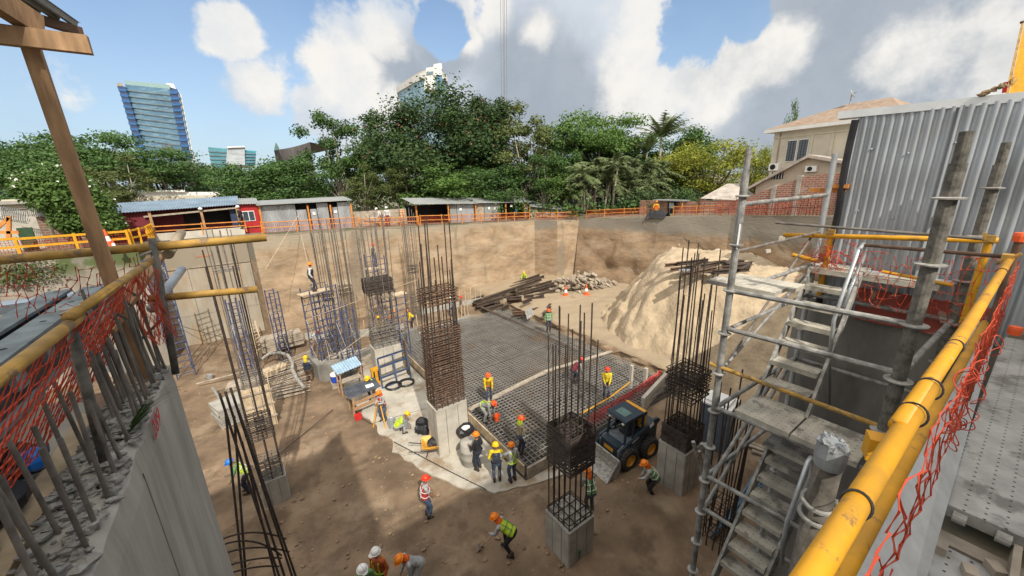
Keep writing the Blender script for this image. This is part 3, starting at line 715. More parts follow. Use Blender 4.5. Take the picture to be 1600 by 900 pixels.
# curved concrete hall
hall = thing('concrete_hall', 'windowless dark concrete hall with upward curving roof edge among the trees', 'building', tuple(far(455, 262, 95)))
b = MB(); n = 14; top = [far(428 + 56 * i / n, 234 - 12 * (i / n) ** 1.6, 95 + 4 * sin(pi * i / n)) for i in range(n + 1)]
bot = [V((p.x, p.y, 8)) for p in top]; tb = [p + _f0 * 15 for p in top]
b.add(top + bot + tb, [(i, n + 1 + i, n + 2 + i, i + 1) for i in range(n)] + [(i, i + 1, 2 * n + 3 + i, 2 * n + 2 + i) for i in range(n)])
b.build('wall', mat('hall_concrete', (.11, .10, .10), .9, var=.25, sc=.3, stretch=(4, 4, .3)), hall)
fin([(428, 235), (436, 234), (436, 231), (431, 222)], 94, 'roof_fin', mat('oxidised_green', (.10, .17, .15), .7), hall, 1.2)
# white round tower
rt = thing('apartment_tower', 'white rounded tower top rising behind the huge mango tree', 'building', tuple(far(665, 200, 230)))
Z0 = far(682, 110, 225).z
cv = [onz(x, y, Z0) for x, y in ((619, 137), (624, 133), (632, 128), (643, 121), (655, 115), (668, 111.5), (682, 110.5), (692, 113), (699, 118.5))]
rd = V((cv[5].x, cv[5].y, 0)).normalized(); cen = cv[5] + rd * 16
def ring(k, z0, z1, nm, mt):
    f = [(cen.x + (p.x - cen.x) * k, cen.y + (p.y - cen.y) * k) for p in cv]; bk = [(x + rd.x * 26, y + rd.y * 26) for x, y in (f[-1], f[0])]
    b = MB(); b.prism(f + bk, z0, z1); return b.build(nm, mt, rt)
ring(.93, 30, Z0 - 3.2, 'glazing', mat('round_glass', (.20, .32, .40), .35, var=.25, sc=.2, spec=.6))
ring(1.0, Z0 - 3.19, Z0, 'balcony', mat('tower_white', (.60, .60, .58), .7, var=.06, sc=.3))
ring(.80, Z0 + .01, Z0 + 1.6, 'roof_terrace', M['concrete_pale'])
for nm, pts, D in (('stair_core', [(662, 140), (692, 140), (690, 103), (666, 106)], 212), ('lift_room', [(676, 108), (691, 108), (690, 98.5), (678, 100)], 213)): fin(pts, D, nm, MATS['tower_white'], rt, 8)
fin([(680, 140), (692, 140), (691, 117), (681, 117)], 211.6, 'window_strip', M['tower_glass'], rt, .3)
fin([(666, 117), (677, 115), (677, 111), (666, 113)], 211.6, 'core_opening', M['tower_band'], rt, .3)
# hanging cables
for i, (x0, x1) in enumerate(((779.5, 784), (783, 788), (786.5, 789), (790.5, 792))):
    b = MB(); p, q = far(x1, 200, 70), far(x0, -260, 70); b.tube([p, p.lerp(q, .5), q], .04, 4, cap=True)
    b.build('cable', M['rebar_grey'], label='thin steel cable hanging straight down in front of the clouds', category='cable', group='cables hanging from above')
# ------------------------------------------------------------------ sheds along the far rim
def brickmat(name, c1, c2, mortar, sc=1.0):
    m = mat(name, c1, .92, var=.2, sc=2); t, b = nodes_of(m); L = t.links.new
    g = t.nodes.new('ShaderNodeNewGeometry'); sx = t.nodes.new('ShaderNodeSeparateXYZ'); L(g.outputs['Position'], sx.inputs[0])
    ad = t.nodes.new('ShaderNodeMath'); L(sx.outputs['X'], ad.inputs[0]); L(sx.outputs['Y'], ad.inputs[1])
    cx = t.nodes.new('ShaderNodeCombineXYZ'); L(ad.outputs[0], cx.inputs['X']); L(sx.outputs['Z'], cx.inputs['Y'])
    br = t.nodes.new('ShaderNodeTexBrick'); L(cx.outputs[0], br.inputs['Vector']); br.inputs['Scale'].default_value = sc
    br.inputs['Color1'].default_value = (*c1, 1); br.inputs['Color2'].default_value = (*c2, 1); br.inputs['Mortar'].default_value = (*mortar, 1)
    br.inputs['Brick Width'].default_value = .40; br.inputs['Row Height'].default_value = .16; br.inputs['Mortar Size'].default_value = .022; br.inputs['Bias'].default_value = -.1
    L(br.outputs['Color'], b.inputs['Base Color']); return m
M['brick'] = overlay(brickmat('brick_wall_red', (.34, .13, .085), (.23, .10, .075), (.36, .31, .26)), (.40, .34, .29), .8, .55, .65, .6)
M['orange_wood'] = mat('orange_wood', (.55, .22, .05), .75, var=.25, sc=3)
def rimz(x): return 8.0 - .9 * max(0, min(1, x / 27.0)) if x > 0 else 8.05
YS = 37.5
def post(root, p, h, w=.11, mt='orange_wood', nm='post'):
    b = MB(); b.b2((p[0] - w / 2, p[1] - w / 2, p[2] - .1), (p[0] + w / 2, p[1] + w / 2, p[2] + h)); return b.build(nm, M[mt], root)
# red shed with lean-to roof
z0 = 8.05
rs = thing('site_shed', 'long dark red shed with pale blue corrugated lean-to roof above the panel wall', 'shed', (-4.2, YS, z0))
A_, B_ = ony(168, 334, YS - .3), ony(374, 319.5, YS - .3); C_, D_ = far(205, 321, 36.5), far(345, 313.5, 37.2)
b = MB(); b.corr(A_, B_ - A_, V((0, 3.6, .62)), (0, -.17, 1), .16, .022, ny=3); b.build('roof', M['sheet_blue'], rs)
b = MB(); b.b2((-8.0, YS + 1.7, z0), (-.1, YS + 1.85, z0 + 2.35)); b.build('wall', M['maroon'], rs)
b = MB(); b.b2((-8.2, YS + .1, z0), (-5.3, YS + .22, z0 + 2.05)); b.build('front_panel', M['maroon'], rs)
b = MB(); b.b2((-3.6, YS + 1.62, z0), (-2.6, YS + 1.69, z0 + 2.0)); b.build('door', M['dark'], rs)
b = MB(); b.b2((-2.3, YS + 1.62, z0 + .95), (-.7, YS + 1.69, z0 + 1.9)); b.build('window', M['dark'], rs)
b = MB(); b.b2((-.62, YS + .3, z0), (-.2, YS + .36, z0 + 2.1)); b.build('door', mat('blue_door', (.03, .05, .10), .5), rs)
for x in (-5.25, -2.35, -.12): post(rs, (x, YS - .05, z0), 2.15, .15, 'wood')
b = MB(); b.bar((-5.6, YS - .05, z0 + 1.75), (-.1, YS - .05, z0 + 2.05), .08, .12); b.build('beam', M['wood_grey'], rs)
b = MB(); b.b2((-5.2, YS - .6, z0 - .35), (0.1, YS - .4, z0 + .55)); b.build('concrete_kerb', M['concrete_pale'], rs)
b = MB(); b.ell((-2.35, YS - .25, z0 + 2.12), (.14, .1, .1)); b.build('lamp', M['white'], rs)
# red cabin
rc = thing('site_cabin', 'bright red cabin with a white framed sliding window between two sheds', 'cabin', (.6, YS, z0))
b = MB(); b.b2((.02, YS + .05, z0 - .1), (1.3, YS + 2.2, z0 + 2.25)); b.build('body', M['red_paint'], rc)
b = MB(); b.corr((-.1, YS - .25, z0 + 2.32), V((1.5, 0, -.04)), V((0, 2.8, .4)), (0, -.1, 1), .16, .02, ny=2); b.build('roof', M['sheet_old'], rc)
fr = MB(); fr.b2((.18, YS - .01, z0 + .95), (.98, YS + .04, z0 + 1.75)); fo = fr.build('window', M['white'], rc)
for x0, x1 in ((.22, .55), (.60, .94)):
    b = MB(); b.b2((x0, YS - .03, z0 + 1.0), (x1, YS - .012, z0 + 1.7)); b.build('pane', M['glass'], fo)
b = MB(); b.b2((.05, YS - .04, z0 + .45), (1.28, YS + .03, z0 + .52)); b.build('trim', M['orange_wood'], rc)
# grey shed with plank doors
gs = thing('site_shed', 'grey corrugated shed with paper notices on its doors, right of the red cabin', 'shed', (4.9, YS, 7.9))
def zs(x): return 8.05 - .035 * x
b = MB(); b.add([(1.2, YS - .5, 10.28), (8.5, YS - .5, 10.32), (8.5, YS + 2.6, 10.55), (1.2, YS + 2.6, 10.5), (1.2, YS - .5, 10.20), (8.5, YS - .5, 10.24), (8.5, YS + 2.6, 10.46), (1.2, YS + 2.6, 10.42)], [(0, 1, 2, 3), (7, 6, 5, 4), (0, 4, 5, 1), (1, 5, 6, 2), (2, 6, 7, 3), (3, 7, 4, 0)]); b.build('roof', M['sheet_old'], gs)
for x0, x1, zt_ in ((1.45, 3.95, 10.18), (4.0, 4.75, 9.7), (5.05, 5.55, 9.7), (5.6, 6.5, 10.15), (6.85, 7.25, 9.75), (7.3, 8.35, 10.15)):
    b = MB(); b.corr((x0, YS, zs(x0) - .05), V((x1 - x0, 0, 0)), V((0, 0, zt_ - zs(x0))), (0, -1, 0), .11, .018, ny=2, dent=.01); b.build('wall_sheet', M['sheet'], gs)
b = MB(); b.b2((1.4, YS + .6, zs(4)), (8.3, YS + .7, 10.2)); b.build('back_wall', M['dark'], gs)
for x in (1.38, 4.88, 6.68, 8.42): post(gs, (x, YS - .12, zs(x)), 2.15, .13)
b = MB(); b.b2((5.2, YS - .06, 9.15), (5.42, YS - .03, 9.38)); b.build('notice', M['white'], gs)
b = MB(); b.b2((6.95, YS - .06, 9.2), (7.2, YS - .03, 9.4)); b.build('notice', M['white'], gs)
# long shed
ls = thing('site_shed', 'long low shed of grey sheets with orange posts and a patched corrugated roof', 'shed', (21, YS, 7.2))
YL = 37.0
def zl(x): return 7.55 - .045 * (x - 14)
b = MB()
for x0, x1, dz, dy in ((13.9, 17.6, 0, -.9), (17.4, 21.5, -.02, -.5), (21.3, 26.5, .03, -.4), (26.2, 29.6, .06, -.5)):
    b.corr((x0, YL + dy, zl(x0) + 2.05 + dz), V((x1 - x0, 0, -.045 * (x1 - x0))), V((0, 3.4, .55)), (0, -.16, 1), .22, .02, ny=2, dent=.03)
b.build('roof', M['sheet_old'], ls)
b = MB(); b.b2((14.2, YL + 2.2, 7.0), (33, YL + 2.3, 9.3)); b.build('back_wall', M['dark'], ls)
for x0, x1, mt in ((18.2, 19.0, 'sheet_old'), (19.05, 21.1, 'sheet'), (21.2, 22.4, 'wood_grey'), (22.45, 24.6, 'sheet_old'), (28.0, 29.0, 'wood_grey'), (29.1, 30.2, 'sheet_old')):
    b = MB(); b.corr((x0, YL + .05, zl(x0)), V((x1 - x0, 0, 0)), V((0, 0, 1.98)), (0, -1, 0), .13, .018, ny=2, dent=.01); b.build('wall_sheet', M[mt], ls)
for x in (14.4, 17.9, 21.2, 25.2, 27.9): post(ls, (x, YL - .2, zl(x)), 2.05, .13)
for x, z in ((19.3, 8.6), (22.9, 8.5), (23.7, 8.4), (26.0, 8.6)):
    b = MB(); b.b2((x, YL - .02, z), (x + .3, YL + .01, z + .25)); b.build('notice', M['white'], ls)
# pavilion roof end (three slopes) at the wall corner
es = thing('site_shed', 'small crooked shed with a sagging grey roof at the corner of the cut', 'shed', (31.3, 35.6, 6.9))
p0 = ony(828, 321, 36.2); p1 = ony(872, 326, 35.0); p2 = ony(915, 318, 35.6); p3 = ony(885, 308, 38.8); p4 = ony(822, 311, 38.8)
b = MB(); b.add([p0, p1, p2, p3, p4] + [p - V((0, 0, .12)) for p in (p0, p1, p2, p3, p4)], [(0, 1, 3, 4), (1, 2, 3), (9, 8, 6, 5), (8, 7, 6), (0, 5, 6, 1), (1, 6, 7, 2), (2, 7, 8, 3), (3, 8, 9, 4), (4, 9, 5, 0)]); b.build('roof', M['sheet_old'], es)
for a_, c_ in ((p0, p1), (p1, p1.lerp(p2, .45))):
    b = MB(); a2, c2 = a_ + V((.15, .35, -.2)), c_ + V((.1, .35, -.2)); b.corr((a2.x, a2.y, 6.9), V((c2.x - a2.x, c2.y - a2.y, 0)), V((0, 0, a2.z - 6.9)), (0, -1, 0), .15, .02, ny=2); b.build('wall_sheet', M['wood_grey' if a_ is p0 else 'sheet_old'], es)
for p in (p0, p1, p2, p1.lerp(p2, .5)): post(es, (p.x, p.y + .1, 6.9), p.z - 7.0, .12)
# water tank
wt = thing('water_tank', 'dented grey cylindrical water tank standing on the long shed roof', 'tank', tuple(ony(799, 313, 38.2)))
c_ = ony(799, 313, 38.2); b = MB(); b.lathe(c_, [(.52, 0), (.56, .1), (.55, .45), (.57, .5), (.55, .95), (.5, 1.02)], 16); b.build('drum', M['galv_dirty'], wt, smooth=True)
b = MB(); b.lathe(c_, [(.51, 1.02), (.2, 1.13), (.001, 1.14)], 16); b.build('lid', M['sheet_old'], wt)
# orange guard rails along the rim with mesh
def guardrail(name, pts, h, label, mt='orange_wood', mesh=True, step=2.2, group=None, thick=.07, seed=1):
    root = thing(name, label, 'guard rail', tuple(pts[0]), 0, group); q = random.Random(seed)
    for a_, c_ in zip(pts, pts[1:]):
        a_, c_ = V(a_), V(c_); L = (c_ - a_).length; n = max(1, round(L / step))
        for i in range(n + (c_ == V(pts[-1]))):
            p = a_.lerp(c_, i / n); b = MB(); b.bar(p - V((0, 0, .1)), p + V((q.uniform(-.03, .03), 0, h + .05)), thick, thick, (1, 0, 0)); b.build('post', M[mt], root)
        for hh in (h * .95, h * .5):
            b = MB(); b.bar(a_ + V((0, -.04, hh)), c_ + V((0, -.04, hh + q.uniform(-.04, .04))), .045, thick); b.build('rail', M[mt], root)
        if mesh:
            b = MB(); net(b, a_ + V((0, .02, h * .9)), c_ + V((0, .02, h * .9)), a_ + V((0, .02, .1)), c_ + V((0, .02, .1)), int(L / .14), 6, .009, .03, .02, seed); b.build('safety_mesh', M['orange_net'], root)
    return root
guardrail('guard_rail', [(-5.2, 36.9, 8.4), (0.2, 36.9, 8.35)], .75, 'orange rail in front of the dark red shed', mesh=False)
guardrail('guard_rail', [(1.2, 36.2, 8.0), (8.6, 36.1, 7.85)], .95, 'orange rail with plastic mesh in front of the grey corrugated shed', seed=2)
guardrail('guard_rail', [(8.7, 36.1, 7.8), (14.2, 35.9, 7.6)], .85, 'orange rail with mesh across the gap between the grey shed and the long shed', seed=3)
guardrail('guard_rail', [(14.3, 35.7, 7.6), (21.0, 35.4, 7.3), (27.2, 34.9, 7.1)], .95, 'orange rail with plastic mesh along the front of the long shed', seed=4)
guardrail('guard_rail', [(27.8, 34.6, 7.05), (29.4, 32.6, 7.05), (31.6, 31.6, 7.05)], .9, 'orange rail with mesh round the corner of the cut below the crooked shed', seed=5)
guardrail('guard_rail', [(32.0, 30.6, 7.2), (33.6, 24.0, 7.7)], .9, 'orange rail with mesh on the dark wall left of the black tarpaulin', seed=6)
guardrail('guard_rail', [(34.6, 21.5, 7.8), (35.2, 17.2, 8.05)], .9, 'orange rail with mesh on the dark wall in front of the brick sheds', seed=7)
# things on the rim between the sheds
bw = MB(); bw.b2((8.8, 38.6, 7.4), (14.0, 38.8, 9.1)); bw.build('garden_wall', M['wood_grey'], label='low grey plank screen in the gap between the grey shed and the long shed', category='wall')
st = thing('brick_stack', 'tall stack of orange bricks beside the open end of the long shed', 'bricks', (13.3, 36.9, 7.5)); c_ = ony(627, 322, 36.9)
b = MB()
for k in range(7): b.box((c_.x, 36.9, 7.6 + k * .24), (.52, .5, .2), rz=.04 * sin(k * 3))
b.build('bricks', brickmat('stack_brick', (.62, .28, .12), (.55, .22, .10), (.6, .45, .3), 1.0), st)
for k in range(8):
    b = MB(); b.box((c_.x, 36.9, 7.72 + k * .24 - .24), (.6, .56, .03)); b.build('slat', M['wood_pale'], st)
tp = MB(); q = random.Random(5)
for k in range(8): tp.ell(ony(575 + k * 4, 342, 37.2) + V((0, 0, -.1)), (.45, .3, .28), 8, 5, jit=.2, rnd=q)
tp.build('rubble_heap', M['wood_grey'], label='heap of rubble and sacks behind the rail in the gap left of the brick stack', category='rubble')
# right rim: steel bar fence, brick wall, hip roof, tarpaulin
def rimR(t): return V((31.4, 30.6, 7.1)).lerp(V((34.5, 15.9, 8.1)), t) if t <= 1 else V((34.5, 15.9, 8.1)).lerp(V((33.8, 8.9, 8.6)), t - 1)
rf = thing('rebar_fence', 'row of thin rusty bars with orange strips standing on the far right rim', 'fence', tuple(rimR(.45) + V((.5, 0, 0))))
for k in range(46):
    t = .42 + k * .034; p = rimR(t) + V((.35 + .2 * R.random(), 0, -.1)); b = MB(); b.tube([p, p + V((R.uniform(-.1, .1), R.uniform(-.1, .1), R.uniform(1.0, 1.7)))], .022, 4); b.build('bar', M['rebar_rust'], rf)
b = MB(); net(b, rimR(.9) + V((.5, 0, 1.3)), rimR(1.9) + V((.5, 0, 1.3)), rimR(.9) + V((.5, 0, .1)), rimR(1.9) + V((.5, 0, .1)), 70, 6, .010, .1, .04, 9, .1); b.build('safety_mesh', M['orange_net'], rf)
for hh in (.5, 1.15):
    b = MB(); b.tube([rimR(.9 + k * .1) + V((.55, 0, hh + .06 * sin(k * 2))) for k in range(11)], .03, 4); b.build('rail', M['rebar_rust'], rf)
tp = thing('tarpaulin', 'black plastic tarpaulin bundled over the rim of the dark wall', 'tarpaulin', tuple(rimR(.50)))
b = MB(); vs = []; nx, ny = 26, 12
for j in range(ny + 1):
    for i in range(nx + 1):
        p = rimR(.50 + .13 * i / nx); t = j / ny; w = mnoise.noise(V((i * .5, j * .6, 2))); e = .25 * sin(pi * i / nx)
        vs.append(p + V((.55 - 1.0 * t + .10 * w, .08 * w, .75 * sin(pi * min(1, t * 1.15)) * (.6 + e) + .10 * w - .25 * max(0, t - .75) + .03)))
b.add(vs, [(j * (nx + 1) + i, j * (nx + 1) + i + 1, (j + 1) * (nx + 1) + i + 1, (j + 1) * (nx + 1) + i) for j in range(ny) for i in range(nx)]); b.build('sheet', mat('black_plastic', (.02, .02, .023), .35, var=.3), tp, smooth=True)
BX = 35.7
wl = thing('brick_wall', 'weathered red brick boundary wall stepping up to the right below the cream house', 'wall', (BX, 12, 8.2))
ytop = lambda px, py: onx(px, py, BX)
pr = [ytop(1150, 312), ytop(1182, 302), ytop(1245, 280), ytop(1252, 276), ytop(1290, 272), ytop(1400, 262)]
b = MB(); n = len(pr); vs = [(BX, p.y, 7.6) for p in pr] + [tuple(p) for p in pr]; vs += [(x + .25, y, z) for x, y, z in vs]
b.add(vs, [(i, i + 1, n + i + 1, n + i) for i in range(n - 1)] + [(n + i, n + i + 1, 3 * n + i + 1, 3 * n + i) for i in range(n - 1)] + [(2 * n + i + 1, 2 * n + i, 3 * n + i, 3 * n + i + 1) for i in range(n - 1)] + [(0, n, 3 * n, 2 * n)]); b.build('wall', M['brick'], wl)
for px, py in ((1210, 292), (1250, 276), (1320, 269)):
    p = ytop(px, py); b = MB(); b.b2((BX - .06, p.y - .15, 7.6), (BX + .3, p.y + .15, p.z + .1)); b.build('pier', M['concrete'], wl)
wl2 = MB(); p, q = onx(1000, 322, 37.2), onx(1160, 319, 37.2); wl2.b2((37.2, p.y, 7.2), (37.4, q.y, 9.0)); wl2.build('brick_wall', M['brick'], label='low brick wall behind the rail between the ivy hedge and the hip roofed shelter', category='wall')
# lean-to with blue door on the right rim
ln = thing('lean_to', 'little lean-to with a dark doorway against the low brick wall', 'shed', tuple(onx(1045, 335, 36.6)))
p = onx(1045, 335, 36.6); b = MB(); b.b2((36.4, p.y - 1.6, 9.05), (37.6, p.y + 1.9, 9.15)); b.build('roof', M['sheet_old'], ln)
b = MB(); b.b2((36.9, p.y - .5, 7.6), (37.0, p.y + .4, 9.0)); b.build('door', M['dark'], ln)
b = MB(); b.b2((36.84, p.y - .3, 8.3), (36.89, p.y + .2, 8.85)); b.build('notice', mat('pale_blue', (.35, .45, .48), .6), ln)
for dy in (-1.4, 1.7): post(ln, (36.6, p.y + dy, 7.6), 1.5, .1)
# hip roof shelter
hp_ = thing('hip_roof_shelter', 'low shelter with pale dusty hipped roof left of the brick wall', 'shelter', tuple(far(1138, 330, 37)))
ap = far(1136, 287, 40); c1, c2_, c3, c4 = far(1094, 310, 38), far(1158, 313, 36.5), far(1185, 308, 41), far(1115, 305, 43)
b = MB(); vs = [ap, ap + V((.8, -.8, 0)), c1, c2_, c3, c4]; b.add(vs, [(0, 2, 3, 1), (1, 3, 4), (0, 1, 4, 5), (0, 5, 2), (2, 5, 4, 3)]); b.build('roof', mat('dusty_tile', (.38, .34, .30), .95, var=.3, sc=1.2), hp_)
for c in (c1, c2_, c3): b = MB(); b.b2((c.x - .12, c.y - .12, 7.8), (c.x + .12, c.y + .12, c.z)); b.build('post', M['wood_dark'], hp_)
b = MB(); b.bar(c1 - V((0, 0, .5)), c2_ - V((0, 0, .5)), .08, .7); b.build('side_screen', M['wood_dark'], hp_)
# cream house
hs_ = thing('house', 'two storey cream house with barred windows and tiled roof behind the brick wall', 'house', tuple(far(1270, 300, 37)))
E0, E1 = far(1211, 206, 37), far(1400, 186, 29.5); WB0, WB1 = V((E0.x, E0.y, 8)), V((E1.x, E1.y, 8))
dirw = (V((E1.x - E0.x, E1.y - E0.y, 0))).normalized(); inw = V((-dirw.y, dirw.x, 0)); inw = inw if inw.dot(_f0) > 0 else -inw
L = (WB1 - WB0).length; zt_ = 15.35
def hw(s_, d_, z): p = WB0 + dirw * s_ + inw * d_; return V((p.x, p.y, z))
b = MB(); b.add([hw(0, 0, 8), hw(L, 0, 8), hw(L, 8, 8), hw(0, 8, 8), hw(0, 0, zt_), hw(L, 0, zt_), hw(L, 8, zt_), hw(0, 8, zt_)], [(0, 1, 5, 4), (1, 2, 6, 5), (2, 3, 7, 6), (3, 0, 4, 7), (4, 5, 6, 7)]); b.build('wall', M['cream'], hs_)
M['tiles'] = mat('roof_tiles', (.23, .15, .105), .9, var=.35, sc=2.6, bump=.4, col2=(.34, .27, .205))
b = MB(); o = .6; rid = zt_ + 1.75
vs = [hw(-o, -o, zt_), hw(L + o, -o, zt_), hw(L + o, 8 + o, zt_), hw(-o, 8 + o, zt_), hw(3.4, 4, rid), hw(L - 2, 4, rid)]; b.add(vs, [(0, 1, 5, 4), (1, 2, 5), (2, 3, 4, 5), (3, 0, 4)]); b.build('roof', M['tiles'], hs_)
b = MB(); b.add([hw(-o, -o, zt_ - .28), hw(L + o, -o, zt_ - .28), hw(L + o, 8 + o, zt_ - .28), hw(-o, 8 + o, zt_ - .28)] + [v + V((0, 0, -.004)) for v in vs[:4]], [(0, 3, 2, 1), (0, 1, 5, 4), (1, 2, 6, 5), (2, 3, 7, 6), (3, 0, 4, 7)]); b.build('fascia', M['white'], hs_)
def plank(nm, s0, s1, z0, z1, d0=-.08, d1=-.002, mt='cream', par=None):
    b = MB(); b.add([hw(s0, d0, z0), hw(s1, d0, z0), hw(s1, d1, z0), hw(s0, d1, z0), hw(s0, d0, z1), hw(s1, d0, z1), hw(s1, d1, z1), hw(s0, d1, z1)], [(3, 2, 1, 0), (4, 5, 6, 7), (0, 1, 5, 4), (1, 2, 6, 5), (2, 3, 7, 6), (3, 0, 4, 7)]); return b.build(nm, M[mt], par or hs_)
plank('string_course', 0, L, 14.55, 14.68)
for s0 in (3.05, 4.55, 8.6): plank('pilaster', s0, s0 + .22, 11.2, 14.54)
for s0 in (1.35, 2.25):
    w = plank('window', s0 - .08, s0 + .74, 12.45, 14.3, -.05, -.003, 'white')
    plank('pane', s0, s0 + .66, 12.53, 14.22, -.07, -.052, 'glass', w)
    b = MB()
    for k in range(4): b.bar(hw(s0 + .66 * k / 3, -.11, 12.5), hw(s0 + .66 * k / 3, -.11, 14.25), .022, .022)
    for k in range(8): b.bar(hw(s0, -.115, 12.55 + .235 * k), hw(s0 + .66, -.115, 12.55 + .235 * k), .022, .022)
    b.build('bars', M['black'], w)
def aircon(nm, s0, z0, par):
    o = plank(nm, s0, s0 + .85, z0, z0 + .62, -.35, -.004, 'white', par)
    b = MB(); c = hw(s0 + .36, -.355, z0 + .31); nn = -inw; Mx = Matrix((dirw, V((0, 0, 1)), nn)).transposed(); b.lathe(c, [(.24, 0), (.24, .02), (.06, .025), (.001, .025)], 14, M=Mx); b.build('fan_grille', M['dark'], o)
aircon('air_conditioner', .1, 11.75, hs_)
b = MB(); b.tube([hw(.55, -.06, 15.0), hw(.55, -.06, 12.2)], .05, 6); b.build('downpipe', M['wood_grey'], hs_)
b = MB(); b.tube([hw(6.0, -.06, 15.0), hw(6.0, -.06, 11.8)], .07, 6); b.tube([hw(6.4, -.06, 15.0), hw(6.4, -.06, 13.2), hw(6.0, -.06, 12.6)], .04, 6); b.build('conduit', M['concrete_dark'], hs_)
dish = thing('satellite_dish', 'satellite dish on a thin mast on the house roof ridge', 'antenna', tuple(far(1326, 172, 35)))
p = far(1326, 172, 35); tp_ = far(1329, 148, 35); b = MB(); b.tube([p - V((0, 0, .6)), V((p.x, p.y, tp_.z))], .04, 6); b.build('mast', M['galv_dirty'], dish)
dd = (-_f0 * .5 + _r0 * .5 + V((0, 0, .4))).normalized(); a_ = dd.orthogonal().normalized(); Mx = Matrix((a_, dd.cross(a_), dd)).transposed()
b = MB(); b.lathe(V((p.x, p.y, tp_.z)), [(.001, 0), (.2, .03), (.38, .11)], 16, M=Mx); b.lathe(V((p.x, p.y, tp_.z)), [(.38, .10), (.2, .015), (.001, -.02)], 16, M=Mx); b.build('reflector', M['white'], dish, smooth=True)
b = MB(); b.tube([V((p.x, p.y, tp_.z)), V((p.x, p.y, tp_.z)) + dd * .35], .015, 4); b.build('feed_arm', M['black'], dish)
# lower gabled wing of the house, in front of it
gb = thing('house', 'lower cream gabled annex with a small barred window in front of the tall house', 'house', tuple(far(1255, 310, 33)))
G0, G1 = far(1183, 280, 34), far(1385, 262, 27.5); gd = V((G1.x - G0.x, G1.y - G0.y, 0)); GL = gd.length; gd.normalize(); gi = V((-gd.y, gd.x, 0)); gi = gi if gi.dot(_f0) > 0 else -gi
def gw(s_, d_, z): p = V((G0.x, G0.y, 0)) + gd * s_ + gi * d_; return V((p.x, p.y, z))
apx = far(1266, 243, 31.2); sa = (V((apx.x, apx.y, 0)) - V((G0.x, G0.y, 0))).dot(gd)
zl_, zr_ = far(1183, 290, 34).z, apx.z - (GL - sa) * .25
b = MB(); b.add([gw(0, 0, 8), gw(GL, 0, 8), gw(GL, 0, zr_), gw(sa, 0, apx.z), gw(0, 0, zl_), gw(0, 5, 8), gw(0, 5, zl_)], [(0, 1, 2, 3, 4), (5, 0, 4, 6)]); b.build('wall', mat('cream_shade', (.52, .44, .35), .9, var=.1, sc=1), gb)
for nm, a_, c_ in (('roof_slope', (-.5, zl_ - .12), (sa, apx.z + .06)), ('roof_slope', (sa, apx.z + .06), (GL + .5, zr_ - .1))):
    b = MB(); b.add([gw(a_[0], -.5, a_[1]), gw(c_[0], -.5, c_[1]), gw(c_[0], 3.2, c_[1]), gw(a_[0], 3.2, a_[1]), gw(a_[0], -.5, a_[1] - .22), gw(c_[0], -.5, c_[1] - .22), gw(c_[0], 3.2, c_[1] - .22), gw(a_[0], 3.2, a_[1] - .22)], [(0, 1, 2, 3), (7, 6, 5, 4), (0, 4, 5, 1), (1, 5, 6, 2), (2, 6, 7, 3), (3, 7, 4, 0)]); b.build(nm, M['dusty'] if 'dusty' in M else MATS['dusty_tile'], gb)
p = far(1212, 274, 33.0); s0 = (V((p.x, p.y, 0)) - V((G0.x, G0.y, 0))).dot(gd)
b = MB(); b.add([gw(s0 - .35, -.04, p.z - .3), gw(s0 + .6, -.04, p.z - .3), gw(s0 + .6, -.04, p.z + .25), gw(s0 - .35, -.04, p.z + .25)], [(0, 1, 2, 3)]); wo = b.build('window', M['dark'], gb)
b = MB()
for k in range(5): b.bar(gw(s0 - .3 + k * .2, -.07, p.z - .3), gw(s0 - .3 + k * .2, -.07, p.z + .25), .03, .03)
b.build('bars', M['white'], wo)
p = far(1263, 264, 31.5); s0 = (V((p.x, p.y, 0)) - V((G0.x, G0.y, 0))).dot(gd)
b = MB(); b.add([gw(s0, -.3, p.z - .22), gw(s0 + .72, -.3, p.z - .22), gw(s0 + .72, -.005, p.z - .22), gw(s0, -.005, p.z - .22), gw(s0, -.3, p.z + .22), gw(s0 + .72, -.3, p.z + .22), gw(s0 + .72, -.005, p.z + .22), gw(s0, -.005, p.z + .22)], [(3, 2, 1, 0), (4, 5, 6, 7), (0, 1, 5, 4), (1, 2, 6, 5), (3, 0, 4, 7)]); ac = b.build('air_conditioner', M['white'], gb)
b = MB(); Mx = Matrix((gd, V((0, 0, 1)), -gi)).transposed(); b.lathe(gw(s0 + .3, -.305, p.z), [(.17, 0), (.17, .02), (.001, .02)], 12, M=Mx); b.build('fan_grille', M['dark'], ac)
# ---- far left corner: cream building, brick pieces, razor wire, yellow rails
cb_ = thing('gate_house', 'cream building with a dark barred opening at the far left edge', 'building', tuple(ony(20, 350, 38)))
p, q = ony(-60, 350, 38), ony(62, 345, 38); b = MB(); b.b2((p.x, 38, 8), (q.x, 42, 11.0)); b.build('wall', M['concrete_pale'], cb_)
b = MB(); b.b2((p.x - .4, 37.6, 11.0), (q.x + .2, 42, 11.2)); b.build('roof_slab', M['concrete'], cb_)
p, q = ony(2, 312, 37.95), ony(46, 326, 37.95); b = MB(); b.b2((p.x, 37.9, q.z), (q.x, 37.99, p.z)); b.build('window', M['cream'], cb_)
b = MB(); b.b2((p.x + .9, 37.84, q.z), (p.x + 1.05, 37.895, p.z + .2)); b.build('window_bar', M['black'], cb_)
bk = MB(); p, q = ony(56, 340, 36.6), ony(98, 345, 36.6); bk.b2((p.x, 36.6, 8), (q.x + .4, 36.9, 10.2)); bk.build('brick_wall', brickmat('brick_brown', (.20, .11, .08), (.15, .09, .07), (.26, .22, .18)), label='short brown brick wall under the razor wire left of the flowering shrub', category='wall')
